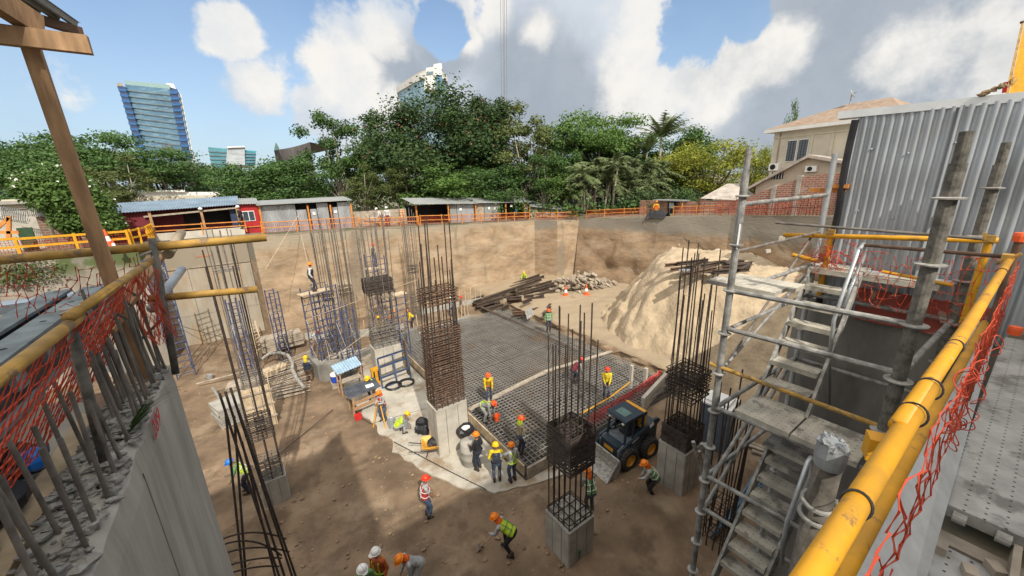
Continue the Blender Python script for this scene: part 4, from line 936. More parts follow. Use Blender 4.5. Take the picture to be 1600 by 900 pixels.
gt = MB(); p, q = ony(20, 345, 36.4), ony(46, 347, 36.4); gt.b2((p.x, 36.4, 8), (q.x, 36.5, 9.6)); gt.build('green_screen', mat('green_tarp', (.03, .07, .035), .8), label='dark green sheet screen beside the brown brick wall', category='screen')
rz = thing('razor_wire', 'coils of silvery razor wire on top of the brown brick wall', 'razor wire', tuple(ony(60, 335, 36.5)))
b = MB()
for px0, px1, py0, py1, r_ in ((-6, 44, 332, 340, .38), (44, 88, 328, 331, .36)):
    pts = []; n = 16 * 14
    for i in range(n + 1):
        t = i / n; c = ony(px0 + (px1 - px0) * t, py0 + (py1 - py0) * t, 36.5); a = t * 14 * 2 * pi; pts.append(c + V((.1 * sin(a), r_ * cos(a) * .8, r_ * sin(a))))
    b.tube(pts, .018, 3)
b.build('coil', M['galv'], rz)
guardrail('guard_rail', [(-14.5, 33.9, 8.2), (-10.6, 33.7, 8.2), (-6.0, 33.6, 8.2)], 1.0, 'yellow rail with sagging orange mesh on the far left rim', 'yellow', True, 2.0, seed=11, thick=.13)
guardrail('guard_rail', [(-5.9, 33.9, 8.2), (-5.3, 35.0, 8.25), (-5.3, 37.0, 8.3)], 1.0, 'short yellow rail turning back towards the dark red shed', 'yellow', False, .8, thick=.11)
tr = thing('a_frame', 'orange timber A frame standing on the far left rim', 'frame', tuple(ony(10, 375, 34.8)))
for a_, c_ in (((14, 372), (14, 338)), ((-14, 366), (14, 340)), ((-8, 363), (30, 363))):
    b = MB(); b.bar(ony(*a_, 34.8), ony(*c_, 34.8), .16, .16, (0, 1, 0)); b.build('timber', M['orange_wood'], tr)
def cone(p, s=1.0, label='', group=None):
    t = thing('traffic_cone', label, 'traffic cone', tuple(p), 0, group)
    b = MB(); b.box((p[0], p[1], p[2] + .025 * s), (.42 * s, .42 * s, .05 * s)); b.build('base', M['cone'], t)
    b = MB(); b.lathe(p, [(.16 * s, .05 * s), (.115 * s, .3 * s), (.075 * s, .5 * s), (.03 * s, .78 * s), (.001, .79 * s)], 12); b.build('body', M['cone'], t)
    b = MB(); b.lathe(p, [(.121 * s, .3 * s), (.082 * s, .5 * s), (.077 * s, .5 * s), (.113 * s, .3 * s)], 12); b.build('reflective_band', M['white'], t)
M['cone'] = mat('cone_orange', (.80, .12, .03), .5, var=.1)
cone(onz(172, 388, 8.2), 1.5, 'traffic cone between the yellow rails on the far left rim')
cone(onz(180, 390, 8.2), .8, 'tiny traffic cone leaning beside a larger one on the far left rim')
for px, py, l in ((884, 463, 'leftmost of the three traffic cones on the dirt beyond the rebar mat'), (916, 461, 'traffic cone nearest the camera of the pair beside the sand heap'), (920, 452, 'traffic cone farthest back beside the rubble below the dark wall')):
    cone(onz(px, py, .75), 1.35, l)
# ------------------------------------------------------------------ reinforced columns
UNIT = {}
def unit_bar(mt, n=7):
    if (mt, n) not in UNIT:
        b = MB(); b.tube([(0, 0, 0), (0, 0, 1)], 1.0, n); o = b.build('bar', M[mt], smooth=True, local=True); UNIT[mt, n] = o.data; bpy.data.objects.remove(o)
    return UNIT[mt, n]
def barobj(name, p, q, r, mt, parent):
    p, q = V(p), V(q); o = bpy.data.objects.new(name, unit_bar(mt)); COL.objects.link(o); d = q - p
    org = V((0, 0, 0)); k = parent
    while k is not None: org = org + k.location; k = k.parent
    o.parent = parent; o.location = p - org; o.rotation_euler = d.to_track_quat('Z', 'Y').to_euler(); o.scale = (r, r, d.length); return o
def hoop_pack(mt, root, x0, x1, y0, y1, z0, z1, n, r, jit, seed, nm='stirrups', inner=True):
    q = random.Random(seed); b = MB()
    for i in range(n):
        z = z0 + (z1 - z0) * i / max(1, n - 1); j = lambda: q.uniform(-jit, jit); t1, t2 = j(), j()
        b.tube([(x0 + j(), y0 + j(), z + t1), (x1 + j(), y0 + j(), z - t2), (x1 + j(), y1 + j(), z - t1), (x0 + j(), y1 + j(), z + t2)], r, 4, closed=True)
        if inner and i % 2 == 0:
            w = (x1 - x0) * .33
            b.tube([(x0 + w + j(), y0, z + .02), (x1 - w + j(), y0, z + .02), (x1 - w + j(), y1, z + .02), (x0 + w + j(), y1, z + .02)], r, 4, closed=True)
            w = (y1 - y0) * .33
            b.tube([(x0, y0 + w, z + .03), (x1, y0 + w, z + .03), (x1, y1 - w, z + .03), (x0, y1 - w, z + .03)], r, 4, closed=True)
    return b.build(nm, M[mt], root)
def column(label, x0, x1, y0, y1, ctop, bars, packs, mt='rebar', conc='concrete', hmin=7, hmax=9, seed=1, r=.021, lean=.12, chamf=True, group=None, pairs=False, hr=.016):
    q = random.Random(seed); root = thing('rebar_column', label, 'column', ((x0 + x1) / 2, (y0 + y1) / 2, 0), 0, group)
    if ctop > 0:
        k_ = .035; b = MB(); b.prism([(x0 + k_, y0), (x1 - k_, y0), (x1, y0 + k_), (x1, y1 - k_), (x1 - k_, y1), (x0 + k_, y1), (x0, y1 - k_), (x0, y0 + k_)], -.3, ctop - .02)
        b.build('concrete_base', M[conc], root)
        b = MB(); qq = random.Random(seed + 5)
        b.prism([(x0 + .10, y0 + .10), (x1 - .10, y0 + .10), (x1 - .10, y1 - .10), (x0 + .10, y1 - .10)], ctop - .05, ctop)
        for _ in range(60): b.ell((qq.uniform(x0 + .12, x1 - .12), qq.uniform(y0 + .12, y1 - .12), ctop), (.045, .05, .03), 5, 4, jit=.3, rnd=qq)
        b.build('rough_top', M['concrete'], root)
        b = MB()
        for fx in (.30, .68):   # formwork seams on the two faces
            b.box((x0 + (x1 - x0) * fx, y0 - .002, ctop / 2 - .15), (.022, .010, ctop + .2)); b.box((x0 - .002, y0 + (y1 - y0) * fx, ctop / 2 - .15), (.010, .022, ctop + .2))
        b.build('formwork_seam', M['concrete_dark'], root)
    nx, ny = bars; m_ = .09; pts = []
    for i in range(nx):
        t = i / (nx - 1); pts += [(x0 + m_ + (x1 - x0 - 2 * m_) * t, y0 + m_), (x0 + m_ + (x1 - x0 - 2 * m_) * t, y1 - m_)]
    for i in range(1, ny - 1):
        t = i / (ny - 1); pts += [(x0 + m_, y0 + m_ + (y1 - y0 - 2 * m_) * t), (x1 - m_, y0 + m_ + (y1 - y0 - 2 * m_) * t)]
    for i, (x, y) in enumerate(pts):
        h = q.uniform(hmin, hmax); k = (h - ctop) / (hmax - ctop)
        barobj('rebar', (x, y, max(-.2, ctop - .1)), (x + q.uniform(-lean, lean), y + q.uniform(-lean, lean), h), r, mt, root)
        if pairs and i % 3 == 0: barobj('rebar', (x + .05, y, max(-.2, ctop - .1)), (x + .05 + q.uniform(-lean, lean), y + q.uniform(-lean, lean), h - q.uniform(.2, 1)), r, mt, root)
    for i, (z0, z1, n, jit, pm) in enumerate(packs):
        hoop_pack(pm or mt, root, x0 + .05, x1 - .05, y0 + .05, y1 - .05, z0, z1, n, hr, jit, seed * 10 + i)
    return root
cB = column('grey concrete column in the foreground with a thick block of black stirrups held above it', 6.2, 7.3, 6.3, 7.4, 1.44, (5, 5), [(3.35, 4.62, 24, .014, None), (1.5, 1.62, 2, .02, None)], hmin=7.0, hmax=8.6, seed=1, r=.020, lean=.05, hr=.025)
b = MB(); b.tube([(6.62, 6.27, .2), (6.62, 6.25, .5), (6.60, 6.24, .55)], .02, 5); b.ell((6.6, 6.24, .55), (.07, .03, .06), 8, 5); b.build('tie_plug', mat('dark_green', (.03, .12, .08), .6), cB)
cA = column('rust brown rebar cage column on a tall pale base at the corner of the mat', 5.2, 6.68, 13.25, 14.3, 2.3, (6, 4), [(2.38, 5.8, 33, .014, 'rebar_rust'), (6.9, 7.4, 5, .03, 'rebar_rust')], mt='rebar', conc='concrete_pale', hmin=7.6, hmax=10.3, seed=2, r=.024, lean=.16, hr=.026)
b = MB(); b.b2((6.70, 13.35, -.1), (6.74, 14.2, 2.2)); b.build('formwork_panel', M['wood_dark'], cA)
b = MB(); b.b2((6.745, 14.0, -.1), (6.80, 14.3, 2.3)); b.build('formwork_edge', M['wood_pale'], cA)
cC = column('concrete column beside the skid loader with two separate packs of dark stirrups', 11.35, 12.55, 5.75, 6.85, 1.95, (5, 5), [(2.0, 2.72, 18, .02, None), (3.95, 4.95, 14, .05, None)], hmin=7.4, hmax=9.6, seed=3, r=.020, lean=.14, pairs=True, hr=.022)
cD = column('short concrete column stub on the left with a stirrup pack high on its bars', -1.2, -.35, 14.68, 15.4, 1.12, (3, 3), [(2.85, 3.65, 13, .015, None), (1.2, 1.9, 8, .03, 'rebar_grey')], hmin=9.0, hmax=9.9, seed=4, r=.021, lean=.05, hr=.018)
cE = column('pale column behind the rust brown cage with many thin bars and a stirrup bundle halfway', 5.2, 6.85, 22.25, 23.4, 1.8, (7, 4), [(5.25, 6.1, 18, .02, 'rebar'), (1.9, 3.2, 7, .03, 'rebar_grey')], mt='rebar_grey', conc='concrete_pale', hmin=8.6, hmax=10.0, seed=5, r=.022, lean=.18, hr=.024)
p = onz(412, 668); px_, py_ = p.x, p.y
cF = column('column with pale timber shuttering behind the short column stub on the left', px_ - .5, px_ + .5, py_, py_ + .8, 0, (4, 3), [(2.3, 3.0, 8, .03, 'rebar_grey'), (8.0, 8.1, 2, .03, None)], mt='rebar_grey', hmin=8.8, hmax=10.2, seed=6, r=.020, lean=.10)
for k in range(3):
    b = MB(); b.b2((px_ - .55 + k * .38, py_ - .06, 0), (px_ - .20 + k * .38, py_ - .02, 2.25)); b.build('shutter_board', M['wood_pale'], cF)
b = MB(); b.b2((px_ + .58, py_ - .06, 0), (px_ + .62, py_ + .7, 2.4)); b.build('shutter_side', M['wood_pale'], cF)
for z in (.5, 1.2, 1.9):
    b = MB(); b.b2((px_ - .62, py_ - .12, z), (px_ + .68, py_ - .065, z + .09)); b.build('waling', M['wood_grey'], cF)
for i, (px, py, s, w) in enumerate(((530, 560, 7, .8), (556, 548, 8, .9), (655, 500, 9, .9))):
    p = onz(px, py); column(['bare rebar cage beside the tall blue scaffold towers, left of the pair', 'bare rebar cage beside the blue scaffold towers, right of the pair', 'slim bare rebar cage rising behind the rust brown cage'][i], p.x - w / 2, p.x + w / 2, p.y, p.y + w * .8, 0, (4, 4), [(.6, 2.2, 8, .04, 'rebar_grey'), (4.2, 4.8, 5, .03, 'rebar')], mt='rebar_grey', hmin=8.5, hmax=9.9, seed=s, r=.024, lean=.15)
p = onz(1125, 872); column('bundle of dark column bars standing behind the scaffold stair', p.x, p.x + .9, p.y, p.y + .8, 0, (5, 4), [(.4, 1.6, 5, .05, None)], hmin=4.6, hmax=6.4, seed=12, r=.022, lean=.25)
# near left column bars: leaning bundle with big hooked stirrups
p = V((-.75, 9.6, 0))
lb = thing('rebar_bundle', 'leaning bundle of tall dark bars with big hooked loops close to the left wall', 'rebar', tuple(p))
for i, (x, y) in enumerate(((343, 615), (352, 612), (360, 606), (372, 640), (352, 640), (366, 650), (378, 690))):
    t = ony(x, y, 9.7 + .08 * i); bt = ony(*((436, 900), (446, 905), (458, 905), (462, 900), (380, 905), (384, 900), (430, 900))[i], 9.35 + .05 * i); d = (bt - t); bt2 = t + d * (t.z / (t.z - bt.z) if t.z > bt.z else 1)
    barobj('rebar', bt2, t, .026, 'rebar', lb)
for i, (y0_, x1, y1) in enumerate(((843, 447, 842), (853, 440, 868), (868, 452, 862), (890, 440, 872), (903, 436, 885))):
    a_ = ony(346 - i * 2, y0_, 9.2); m_ = ony(395, y0_ - 22, 9.4); c_ = ony(x1, y1, 9.6)
    b = MB(); pts = [a_.lerp(m_, t) * (1 - t) + m_.lerp(c_, t) * t for t in [k / 8 for k in range(9)]]; b.tube(pts, .02, 5); b.build('hooked_loop', M['rebar'], lb)
# ------------------------------------------------------------------ raft reinforcement mat
mt_ = thing('rebar_mat', 'large rebar mat laid out in a square grid over the raft between the columns', 'rebar mat', (12.9, 18.6, 0))
def layer(nm, z, dx, ax, mtn, seed, y0=10.15, y1=27.0, x0=7.6, x1=18.15, r=.016):
    q = random.Random(seed); b = MB(); s = y0 if ax == 'x' else x0; e = y1 if ax == 'x' else x1
    while s < e:
        j = lambda: q.uniform(-.012, .012)
        a_, c_ = ((x0 + j(), s + j(), z), (x1 + j(), s + j(), z)) if ax == 'x' else ((s + j(), y0 + j(), z), (s + j(), y1 + j(), z))
        mid = V(a_).lerp(V(c_), .5) + V((j(), j(), q.uniform(-.015, .015)))
        b.tube([a_, mid, c_], r, 4, cap=False); s += dx * q.uniform(.93, 1.07)
    return b.build(nm, M[mtn], mt_)
M['mat_bar'] = overlay(mat('mat_bar', (.22, .21, .195), .7, .15, var=.25, sc=1.5), (.22, .155, .10), .35, .54, .66, .7)
M['mat_low'] = mat('mat_low', (.15, .13, .11), .8, .2, var=.3, sc=1.5)
layer('bottom_bars', .06, .25, 'x', 'mat_low', 1); layer('bottom_bars', .10, .25, 'y', 'mat_low', 2)
layer('top_bars', .42, .215, 'x', 'mat_bar', 3, r=.024); layer('top_bars', .468, .215, 'y', 'mat_bar', 4, r=.024)
b = MB(); q = random.Random(3)
for _ in range(90):
    x, y = q.uniform(7.9, 18), q.uniform(10.4, 26.8); b.tube([(x, y, 0), (x, y, .44), (x + .3, y, .44), (x + .3, y, 0)], .012, 4)
b.build('bar_chairs', M['mat_low'], mt_)
# kerb forms round the mat
def form(nm, a_, c_, h, label, mt='wood_pale', w=.06, stakes=0, sh=.9, smt='wood_pale'):
    root = thing(nm, label, 'formwork', tuple(V(a_))); b = MB(); b.bar(V(a_) + V((0, 0, h / 2)), V(c_) + V((0, 0, h / 2)), w, h); b.build('board', M[mt], root)
    for i in range(stakes):
        p = V(a_).lerp(V(c_), (i + .5) / stakes); q_ = R.uniform(-.08, .08); b = MB(); b.bar(p + V((0, 0, -.05)), p + V((q_, q_ * .5, sh * R.uniform(.75, 1.15))), .07, .05, (1, 0, 0)); b.build('stake', M[smt], root)
    return root
form('formwork_board', (7.48, 10.2, 0), (7.48, 26.8, 0), .50, 'long white edge board along the left side of the rebar mat', 'wood_pale', .07)
form('formwork_board', (7.5, 10.02, 0), (11.4, 10.02, 0), .50, 'edge board along the near side of the rebar mat', 'wood_grey', .08)
form('formwork_board', (8.6, 9.75, 0), (11.2, 9.65, 0), .10, 'loose plank lying on the slab beside the near edge of the mat', 'wood_grey', .14)
form('stake_row', onz(638, 535), onz(735, 500), .5, 'row of pale stakes along the far left edge of the rebar mat', 'concrete', .1, 16, 1.7)
form('stake_row', onz(655, 492), onz(755, 472), .5, 'row of pale stakes in front of the long steel beams', 'concrete', .1, 12, 1.5)
form('stake_row', onz(545, 530), onz(632, 516), .6, 'pale stakes on the low concrete wall between the blue scaffold towers', 'concrete', .1, 9, 1.3)
form('stake_row', onz(478, 532), onz(520, 528), .6, 'few stakes along the low wall beside the bending worker in white', 'concrete', .1, 5, 1.2)
fw = MB(); p, q_ = onz(492, 600), onz(655, 540)
pts = [onz(484, 580), onz(500, 598), onz(540, 592), onz(600, 560), onz(655, 535)]; up_ = [V((a.x, a.y, 1.15)) for a in pts]; bk = [a + V((.25, .5, 0)) for a in up_]
n = len(pts); fw.add(pts + up_ + bk, [(i, i + 1, n + i + 1, n + i) for i in range(n - 1)] + [(n + i, n + i + 1, 2 * n + i + 1, 2 * n + i) for i in range(n - 1)] + [(2 * n + i + 1, 2 * n + i, i, i + 1) for i in range(n - 1)] + [(0, n, 2 * n), (n - 1, 3 * n - 1, 2 * n - 1)])
fw.build('foundation_wall', M['concrete_dark'], label='low dark grey concrete foundation wall bending behind the tin roofed table', category='wall')
# trench side on the right of the mat
tw_ = MB(); q = random.Random(8); vs = []; n = 40
for j in range(5):
    for i in range(n + 1):
        y = 11.0 + 16 * i / n; z = .86 * j / 4 - .05; vs.append((18.25 + .25 * mnoise.fractal(V((y * .9, z * 2, 1)), .7, 2, 4) + .1 * j / 4, y, z))
tw_.add(vs, [(j * (n + 1) + i + 1, j * (n + 1) + i, (j + 1) * (n + 1) + i, (j + 1) * (n + 1) + i + 1) for j in range(4) for i in range(n)]); tw_.build('trench_side', M['soil_right'], kind='structure')
cw = MB(); a_, c_ = onz(1003, 642), onz(1040, 600); cw.bar(a_ + V((0, 0, .35)), c_ + V((0, 0, .35)), .18, .8); cw.build('concrete_kerb', M['concrete_pale'], label='short pale concrete kerb wall at the right corner of the mat behind the loader', category='wall')
br = thing('barrier', 'red mesh barrier with a yellow rope running behind the skid loader', 'barrier', tuple(onz(970, 650)))
a_, c_ = onz(915, 680), onz(1030, 602); b = MB(); net(b, a_ + V((0, 0, .95)), c_ + V((0, 0, .95)), a_ + V((0, 0, .2)), c_ + V((0, 0, .2)), 60, 9, .011, .1, .03, 4); b.build('mesh', mat('red_net', (.50, .03, .03), .6), br)
b = MB(); b.tube([onz(908, 672) + V((0, 0, .9)), onz(950, 645) + V((0, 0, .85)), onz(982, 622) + V((0, 0, .95))], .03, 6); b.build('rope', M['yellow'], br)
for t in (.05, .35, .65, .95):
    p = a_.lerp(c_, t); b = MB(); b.tube([p, p + V((0, 0, 1.05))], .025, 5); b.build('post', M['wood_grey'], br)
for px, py in ((985, 607), (1007, 612)):
    p = onz(px, py); b = MB(); b.box((p.x, p.y, .7), (.16, .16, 1.5)); b.build('concrete_post', M['concrete_pale'], label='short pale concrete post at the trench edge, %s of two behind the worker in yellow' % ('left' if px == 985 else 'right'), category='post')
# ------------------------------------------------------------------ steel beams, timber and rubble at the back
M['beam'] = mat('old_steel', (.055, .045, .04), .75, .35, var=.5, sc=2.5, col2=(.12, .085, .06))
def ibeam(p, q, h=.3, w=.22, label='', group=None, mt='beam'):
    prof = [(-w / 2, -h / 2), (w / 2, -h / 2), (w / 2, -h / 2 + .03), (.012, -h / 2 + .03), (.012, h / 2 - .03), (w / 2, h / 2 - .03), (w / 2, h / 2), (-w / 2, h / 2), (-w / 2, h / 2 - .03), (-.012, h / 2 - .03), (-.012, -h / 2 + .03), (-w / 2, -h / 2 + .03)]
    b = MB(); b.extr(prof, p, q); o = b.build('steel_beam', M[mt]); return tag(o, label, 'steel beam', group)
def onf(px, py, dz=0.0):
    p = onz(px, py, .4)
    for _ in range(6): p = onz(px, py, max(0, floor_h(p.x, p.y)) + dz)
    return p
gb1 = 'long steel beams stacked below the back wall'; q = random.Random(4)
for i, (x0, y0, x1, y1, z) in enumerate(((735, 470, 850, 432, .2), (738, 476, 862, 440, .2), (742, 482, 868, 447, .2), (740, 473, 846, 436, .52), (745, 478, 866, 443, .52), (760, 484, 874, 452, .2), (752, 470, 835, 440, .85), (775, 486, 850, 462, .2), (752, 462, 843, 430, .2))):
    a_, c_ = onf(x0, y0, z), onf(x1, y1, z); ibeam(a_, c_, .3, .24, 'long dark steel beam in the stack lying below the far back wall', gb1)
gs1 = 'short steel offcuts heaped beside the long beams'
for i in range(26):
    px, py = q.uniform(785, 862), q.uniform(450, 498); 
    if px < 800 + (470 - py) * .0 and py < 460: py += 15
    p = onf(px, py, .15 + .25 * (i % 3)); a = q.uniform(-.5, .9); l = q.uniform(.8, 2.2); d = V((cos(a), sin(a), q.uniform(-.08, .08))) * l / 2
    ibeam(p - d, p + d, .28, .22, 'short dark steel offcut in the heap beside the long beams', gs1, 'beam' if i % 3 else 'rebar_rust')
a_, c_ = onf(752, 482, .3), onf(905, 553, .3); ibeam(a_, c_, .35, .3, 'single long steel beam along the far right edge of the rebar mat')
a_, c_ = onz(775, 500, .3), onz(900, 562, .3); ibeam(a_, c_, .25, .2, 'thinner steel beam lying beside the long one at the edge of the mat')
p = onz(786, 435); b = MB(); b.extr([(-.12, -.15), (.12, -.15), (.12, -.12), (.02, -.12), (.02, .12), (.12, .12), (.12, .15), (-.12, .15), (-.12, .12), (-.02, .12), (-.02, -.12), (-.12, -.12)], (p.x, p.y, -.1), (p.x, p.y, 1.9), up=(0, 1, 0)); b.build('steel_post', M['beam'], label='dark steel post standing upright behind the stacked beams', category='post')
p = onf(826, 496, .1); b = MB(); b.corr(p + V((-.4, -.3, 0)), V((.85, .2, .1)), V((.1, .4, .62)), (-.3, -.8, .5), .12, .02, ny=2); b.build('metal_grille', M['scaf'], label='pale corrugated sheet leaning on the heap of steel offcuts', category='sheet')
rb = MB(); q = random.Random(12)
for i in range(170):
    t = q.random(); p = onf(872 + 72 * t, 449 + 4 * sin(t * 5)) + V((q.uniform(-1.1, 1.1), q.uniform(-1.0, 1.0), 0)); h = 1.5 * sin(pi * min(1, max(0, t))) * q.random()
    rb.box((p.x, p.y, .85 + h), (q.uniform(.2, .7), q.uniform(.2, .6), q.uniform(.08, .3)), M=Matrix.Rotation(q.uniform(0, 3), 3, V((q.random(), q.random(), 1)).normalized()))
rb.build('rubble_heap', M['wood_grey'], label='heap of broken concrete and debris at the foot of the far dark wall', category='rubble')
# timber and steel on top of the sand
gq = 'steel lengths lying on the sand heap'; q = random.Random(5)
for i in range(15):
    px, py = q.uniform(1068, 1170), q.uniform(408, 424); p = onz(px, py, 5.75 + .1 * (i % 3)); a = q.uniform(-.5, .2); l = q.uniform(.8, 1.6); d = V((cos(a), sin(a), 0)) * l
    ibeam(p - d, p + d, .2, .22, 'dark steel length lying on top of the sand heap', gq, 'beam' if i % 4 else 'rebar_rust')
for i in range(2):
    a_, c_ = onz(1060 + 8 * i, 421 + 3 * i, 5.7), onz(1140 + 8 * i, 425 + 2 * i, 5.7); b = MB(); b.bar(a_, c_, .25, .08); b.build('plank', M['galv'], label='pale plank at the front of the steel lying on the sand heap', category='plank', group='pale planks on the sand heap')
# concrete cubes stuck on the right cut wall
for i, (px, py) in enumerate(((1037, 378), (1062, 382), (1090, 392), (1122, 392), (1146, 400), (1200, 392), (1222, 372))):
    p = onx(px, py, 33.5); b = MB(); b.box((p.x - .05, p.y, p.z), (.32, .32, .28), M=Matrix.Rotation(.4 + i, 3, V((.3, .2, 1)).normalized())); b.build('anchor_block', M['concrete_pale'], label='small pale concrete anchor block on the dark right wall', category='anchor', group='anchor blocks on the right wall')
# ------------------------------------------------------------------ timber, tools and stores on the slab
pl = MB(); a_, c_ = onz(733, 640, .50), onz(850, 582, .50); pl.bar(a_, c_, .28, .05); pl.bar(c_ + V((.02, .05, .01)), onz(985, 540, .52), .25, .05); pl.build('plank_walkway', M['wood_grey'], label='brown plank walkway laid diagonally across the rebar mat', category='plank')
dr = thing('drum', 'grey ribbed barrel standing beside the worker in black at the corner of the mat', 'barrel', tuple(onz(735, 722))); c_ = onz(735, 722)
b = MB(); b.lathe(c_, [(.36, 0), (.39, .05), (.385, .3), (.405, .33), (.385, .37), (.39, .65), (.41, .68), (.385, .72), (.38, 1.0), (.34, 1.04), (.001, 1.05)], 18); b.build('barrel', M['concrete'], dr, smooth=True)
c_ = onz(729, 700); b = MB(); q = random.Random(6); b.ell(c_ + V((0, 0, .95)), (.42, .36, .30), 12, 7, jit=.1, rnd=q); b.build('sack', M['black'], label='black plastic sack with a white patch resting behind the barrel', category='sack')
b = MB(); b.ell(c_ + V((-.05, -.15, 1.18)), (.2, .16, .08), 9, 5, jit=.15, rnd=q); b.build('bag', M['white'], label='small white bag lying on the black sack behind the barrel', category='bag')
# wheelbarrow with a black bag
wbp = onz(680, 706); wbw = thing('wheelbarrow', 'yellow wheelbarrow tipped on the slab in front of the pale column base', 'wheelbarrow', tuple(wbp), radians(-20))
def loft(rings, closed=True):
    b = MB(); n = len(rings[0]); vs = [p for r in rings for p in r]
    b.add(vs, [(i * n + j, i * n + (j + 1) % n, (i + 1) * n + (j + 1) % n, (i + 1) * n + j) for i in range(len(rings) - 1) for j in range(n)] + [tuple(range(n - 1, -1, -1))]); return b
rr = lambda w, l, z, x=0: [V((x + l * a, w * c, z)) for a, c in ((-.5, -.5), (-.2, -.56), (.3, -.5), (.5, -.25), (.5, .25), (.3, .5), (-.2, .56), (-.5, .5))]
b = loft([rr(.4, .55, .28), rr(.62, .85, .42), rr(.8, 1.05, .58), rr(.84, 1.1, .58), rr(.78, 1.02, .56), rr(.56, .78, .42), rr(.36, .5, .33)]); b.build('tray', mat('barrow_yellow', (.70, .37, .06), .5, var=.2, sc=3), wbw, local=True)
for s in (-1, 1):
    b = MB(); b.tube([(.85, 0 + s * .05, .2), (.3, s * .25, .27), (-.5, s * .28, .33), (-1.1, s * .32, .5)], .022, 6); b.tube([(-.3, s * .27, .3), (-.4, s * .29, 0)], .02, 5); b.build('handle', M['black'], wbw, local=True)
b = MB(); b.lathe((.8, 0, .2), [(.10, -.05), (.2, -.045), (.21, 0), (.2, .045), (.10, .05)], 14, M=Matrix.Rotation(pi / 2, 3, 'X')); b.build('wheel', M['black'], wbw, local=True)
b = MB(); b.ell(wbp + V((0, .0, .55)), (.32, .26, .16), 9, 6, jit=.18, rnd=q); b.build('sack', M['black'], label='black bag lying in the yellow wheelbarrow', category='sack')
for i, (px, py, s) in enumerate(((660, 668, .32), (664, 678, .25), (655, 676, .22))):
    b = MB(); b.ell(onz(px, py) + V((0, 0, s * .8)), (s, s * .9, s), 9, 6, jit=.18, rnd=q); b.build('sack', M['black'], label=('largest', 'front', 'smallest')[i] + ' of three black plastic sacks against the pale column base', category='sack')
for i, (px, py) in enumerate(((615, 604), (635, 599))):
    c_ = onz(px, py, .03); b = MB()
    for k in range(4): b.tube([c_ + V((.42 * cos(t * pi / 9) * (1 + .03 * k), .42 * sin(t * pi / 9), .03 * k)) for t in range(18)], .045, 5, closed=True)
    b.build('wire_coil', M['black'], label=('left', 'right')[i] + ' of two black coils lying on the slab below the blue frame', category='coil')
# tin roofed table, workbench, cooler, cases
tb = thing('work_table', 'rough table under a pale blue tin roof in front of the foundation wall', 'table', tuple(onz(552, 612))); c_ = onz(552, 612)
b = MB(); b.corr(c_ + V((-.75, -.4, 1.5)), V((1.4, .22, .10)), V((-.15, .8, .28)), (0, -.3, 1), .14, .02, ny=2); b.build('tin_roof', mat('tin_blue', (.36, .50, .62), .5, .4, var=.15), tb)
for dx, dy in ((-.6, -.25), (.58, -.1), (-.68, .35), (.52, .5)):
    b = MB(); b.bar(c_ + V((dx, dy, 0)), c_ + V((dx, dy, 1.52)), .06, .07, (1, 0, 0)); b.build('leg', M['wood'], tb)
b = MB(); b.bar(c_ + V((-.62, .08, .8)), c_ + V((.56, .2, .8)), .5, .04); b.build('tabletop', M['wood_grey'], tb)
wk = thing('workbench', 'timber workbench with a dark corrugated top and a sheet of paper on it', 'workbench', tuple(onz(573, 640))); c_ = onz(573, 640)
b = MB(); b.corr(c_ + V((-.85, -.35, 1.12)), V((1.7, .15, .05)), V((-.1, .95, .18)), (0, -.2, 1), .12, .02, ny=2); b.build('top', mat('dark_sheet', (.10, .11, .13), .5, .4, var=.3), wk)
for dx, dy in ((-.7, -.3), (.65, -.2), (-.75, .5), (.6, .55)):
    b = MB(); b.bar(c_ + V((dx, dy, 0)), c_ + V((dx * .9, dy * .9, 1.12)), .1, .08, (1, 0, 0)); b.build('leg', M['wood'], wk)
for dz in (.45, .75):
    b = MB(); b.bar(c_ + V((-.7, -.34, dz)), c_ + V((.65, -.24, dz + .1)), .04, .16); b.build('brace', M['wood'], wk)
b = MB(); b.box(c_ + V((.35, .15, 1.24)), (.4, .28, .01), M=Matrix.Rotation(.18, 3, 'X')); b.build('paper', M['white'], label='white sheet of paper lying on the dark corrugated workbench', category='paper')
cl = thing('cooler', 'blue water cooler with white lid standing left of the tin roofed table', 'cooler', tuple(onz(527, 604))); c_ = onz(527, 604)
b = MB(); b.lathe(c_ + V((0, 0, .35)), [(.24, 0), (.27, .05), (.28, .42), (.001, .43)], 14); b.build('body', mat('cooler_blue', (.02, .07, .45), .4), cl)
b = MB(); b.lathe(c_ + V((0, 0, .78)), [(.29, 0), (.28, .10), (.12, .14), (.001, .15)], 14); b.build('lid', M['white'], cl)
b = MB(); b.box(c_ + V((0, 0, .17)), (.6, .5, .34)); b.build('crate', M['wood_grey'], label='wooden crate carrying the blue water cooler', category='crate')
cs = thing('instrument_case', 'yellow instrument case standing upright beside the blue steel frame', 'case', tuple(onz(590, 600))); c_ = onz(590, 600)
b = MB(); b.prism([(c_.x - .28, c_.y - .16), (c_.x + .2, c_.y - .2), (c_.x + .28, c_.y - .08), (c_.x + .26, c_.y + .2), (c_.x - .26, c_.y + .2)], .02, 1.05); b.build('shell', M['yellow'], cs)
b = MB(); b.b2((c_.x - .2, c_.y - .215, .3), (c_.x - .12, c_.y - .2, .95)); b.build('strap', M['black'], cs)
b = MB(); b.b2((c_.x + .05, c_.y - .225, .3), (c_.x + .12, c_.y - .2, .95)); b.build('strap', M['black'], cs)
fc = thing('fuel_can', 'small red fuel can on the slab below the workbench', 'can', tuple(onz(560, 655))); c_ = onz(560, 655)
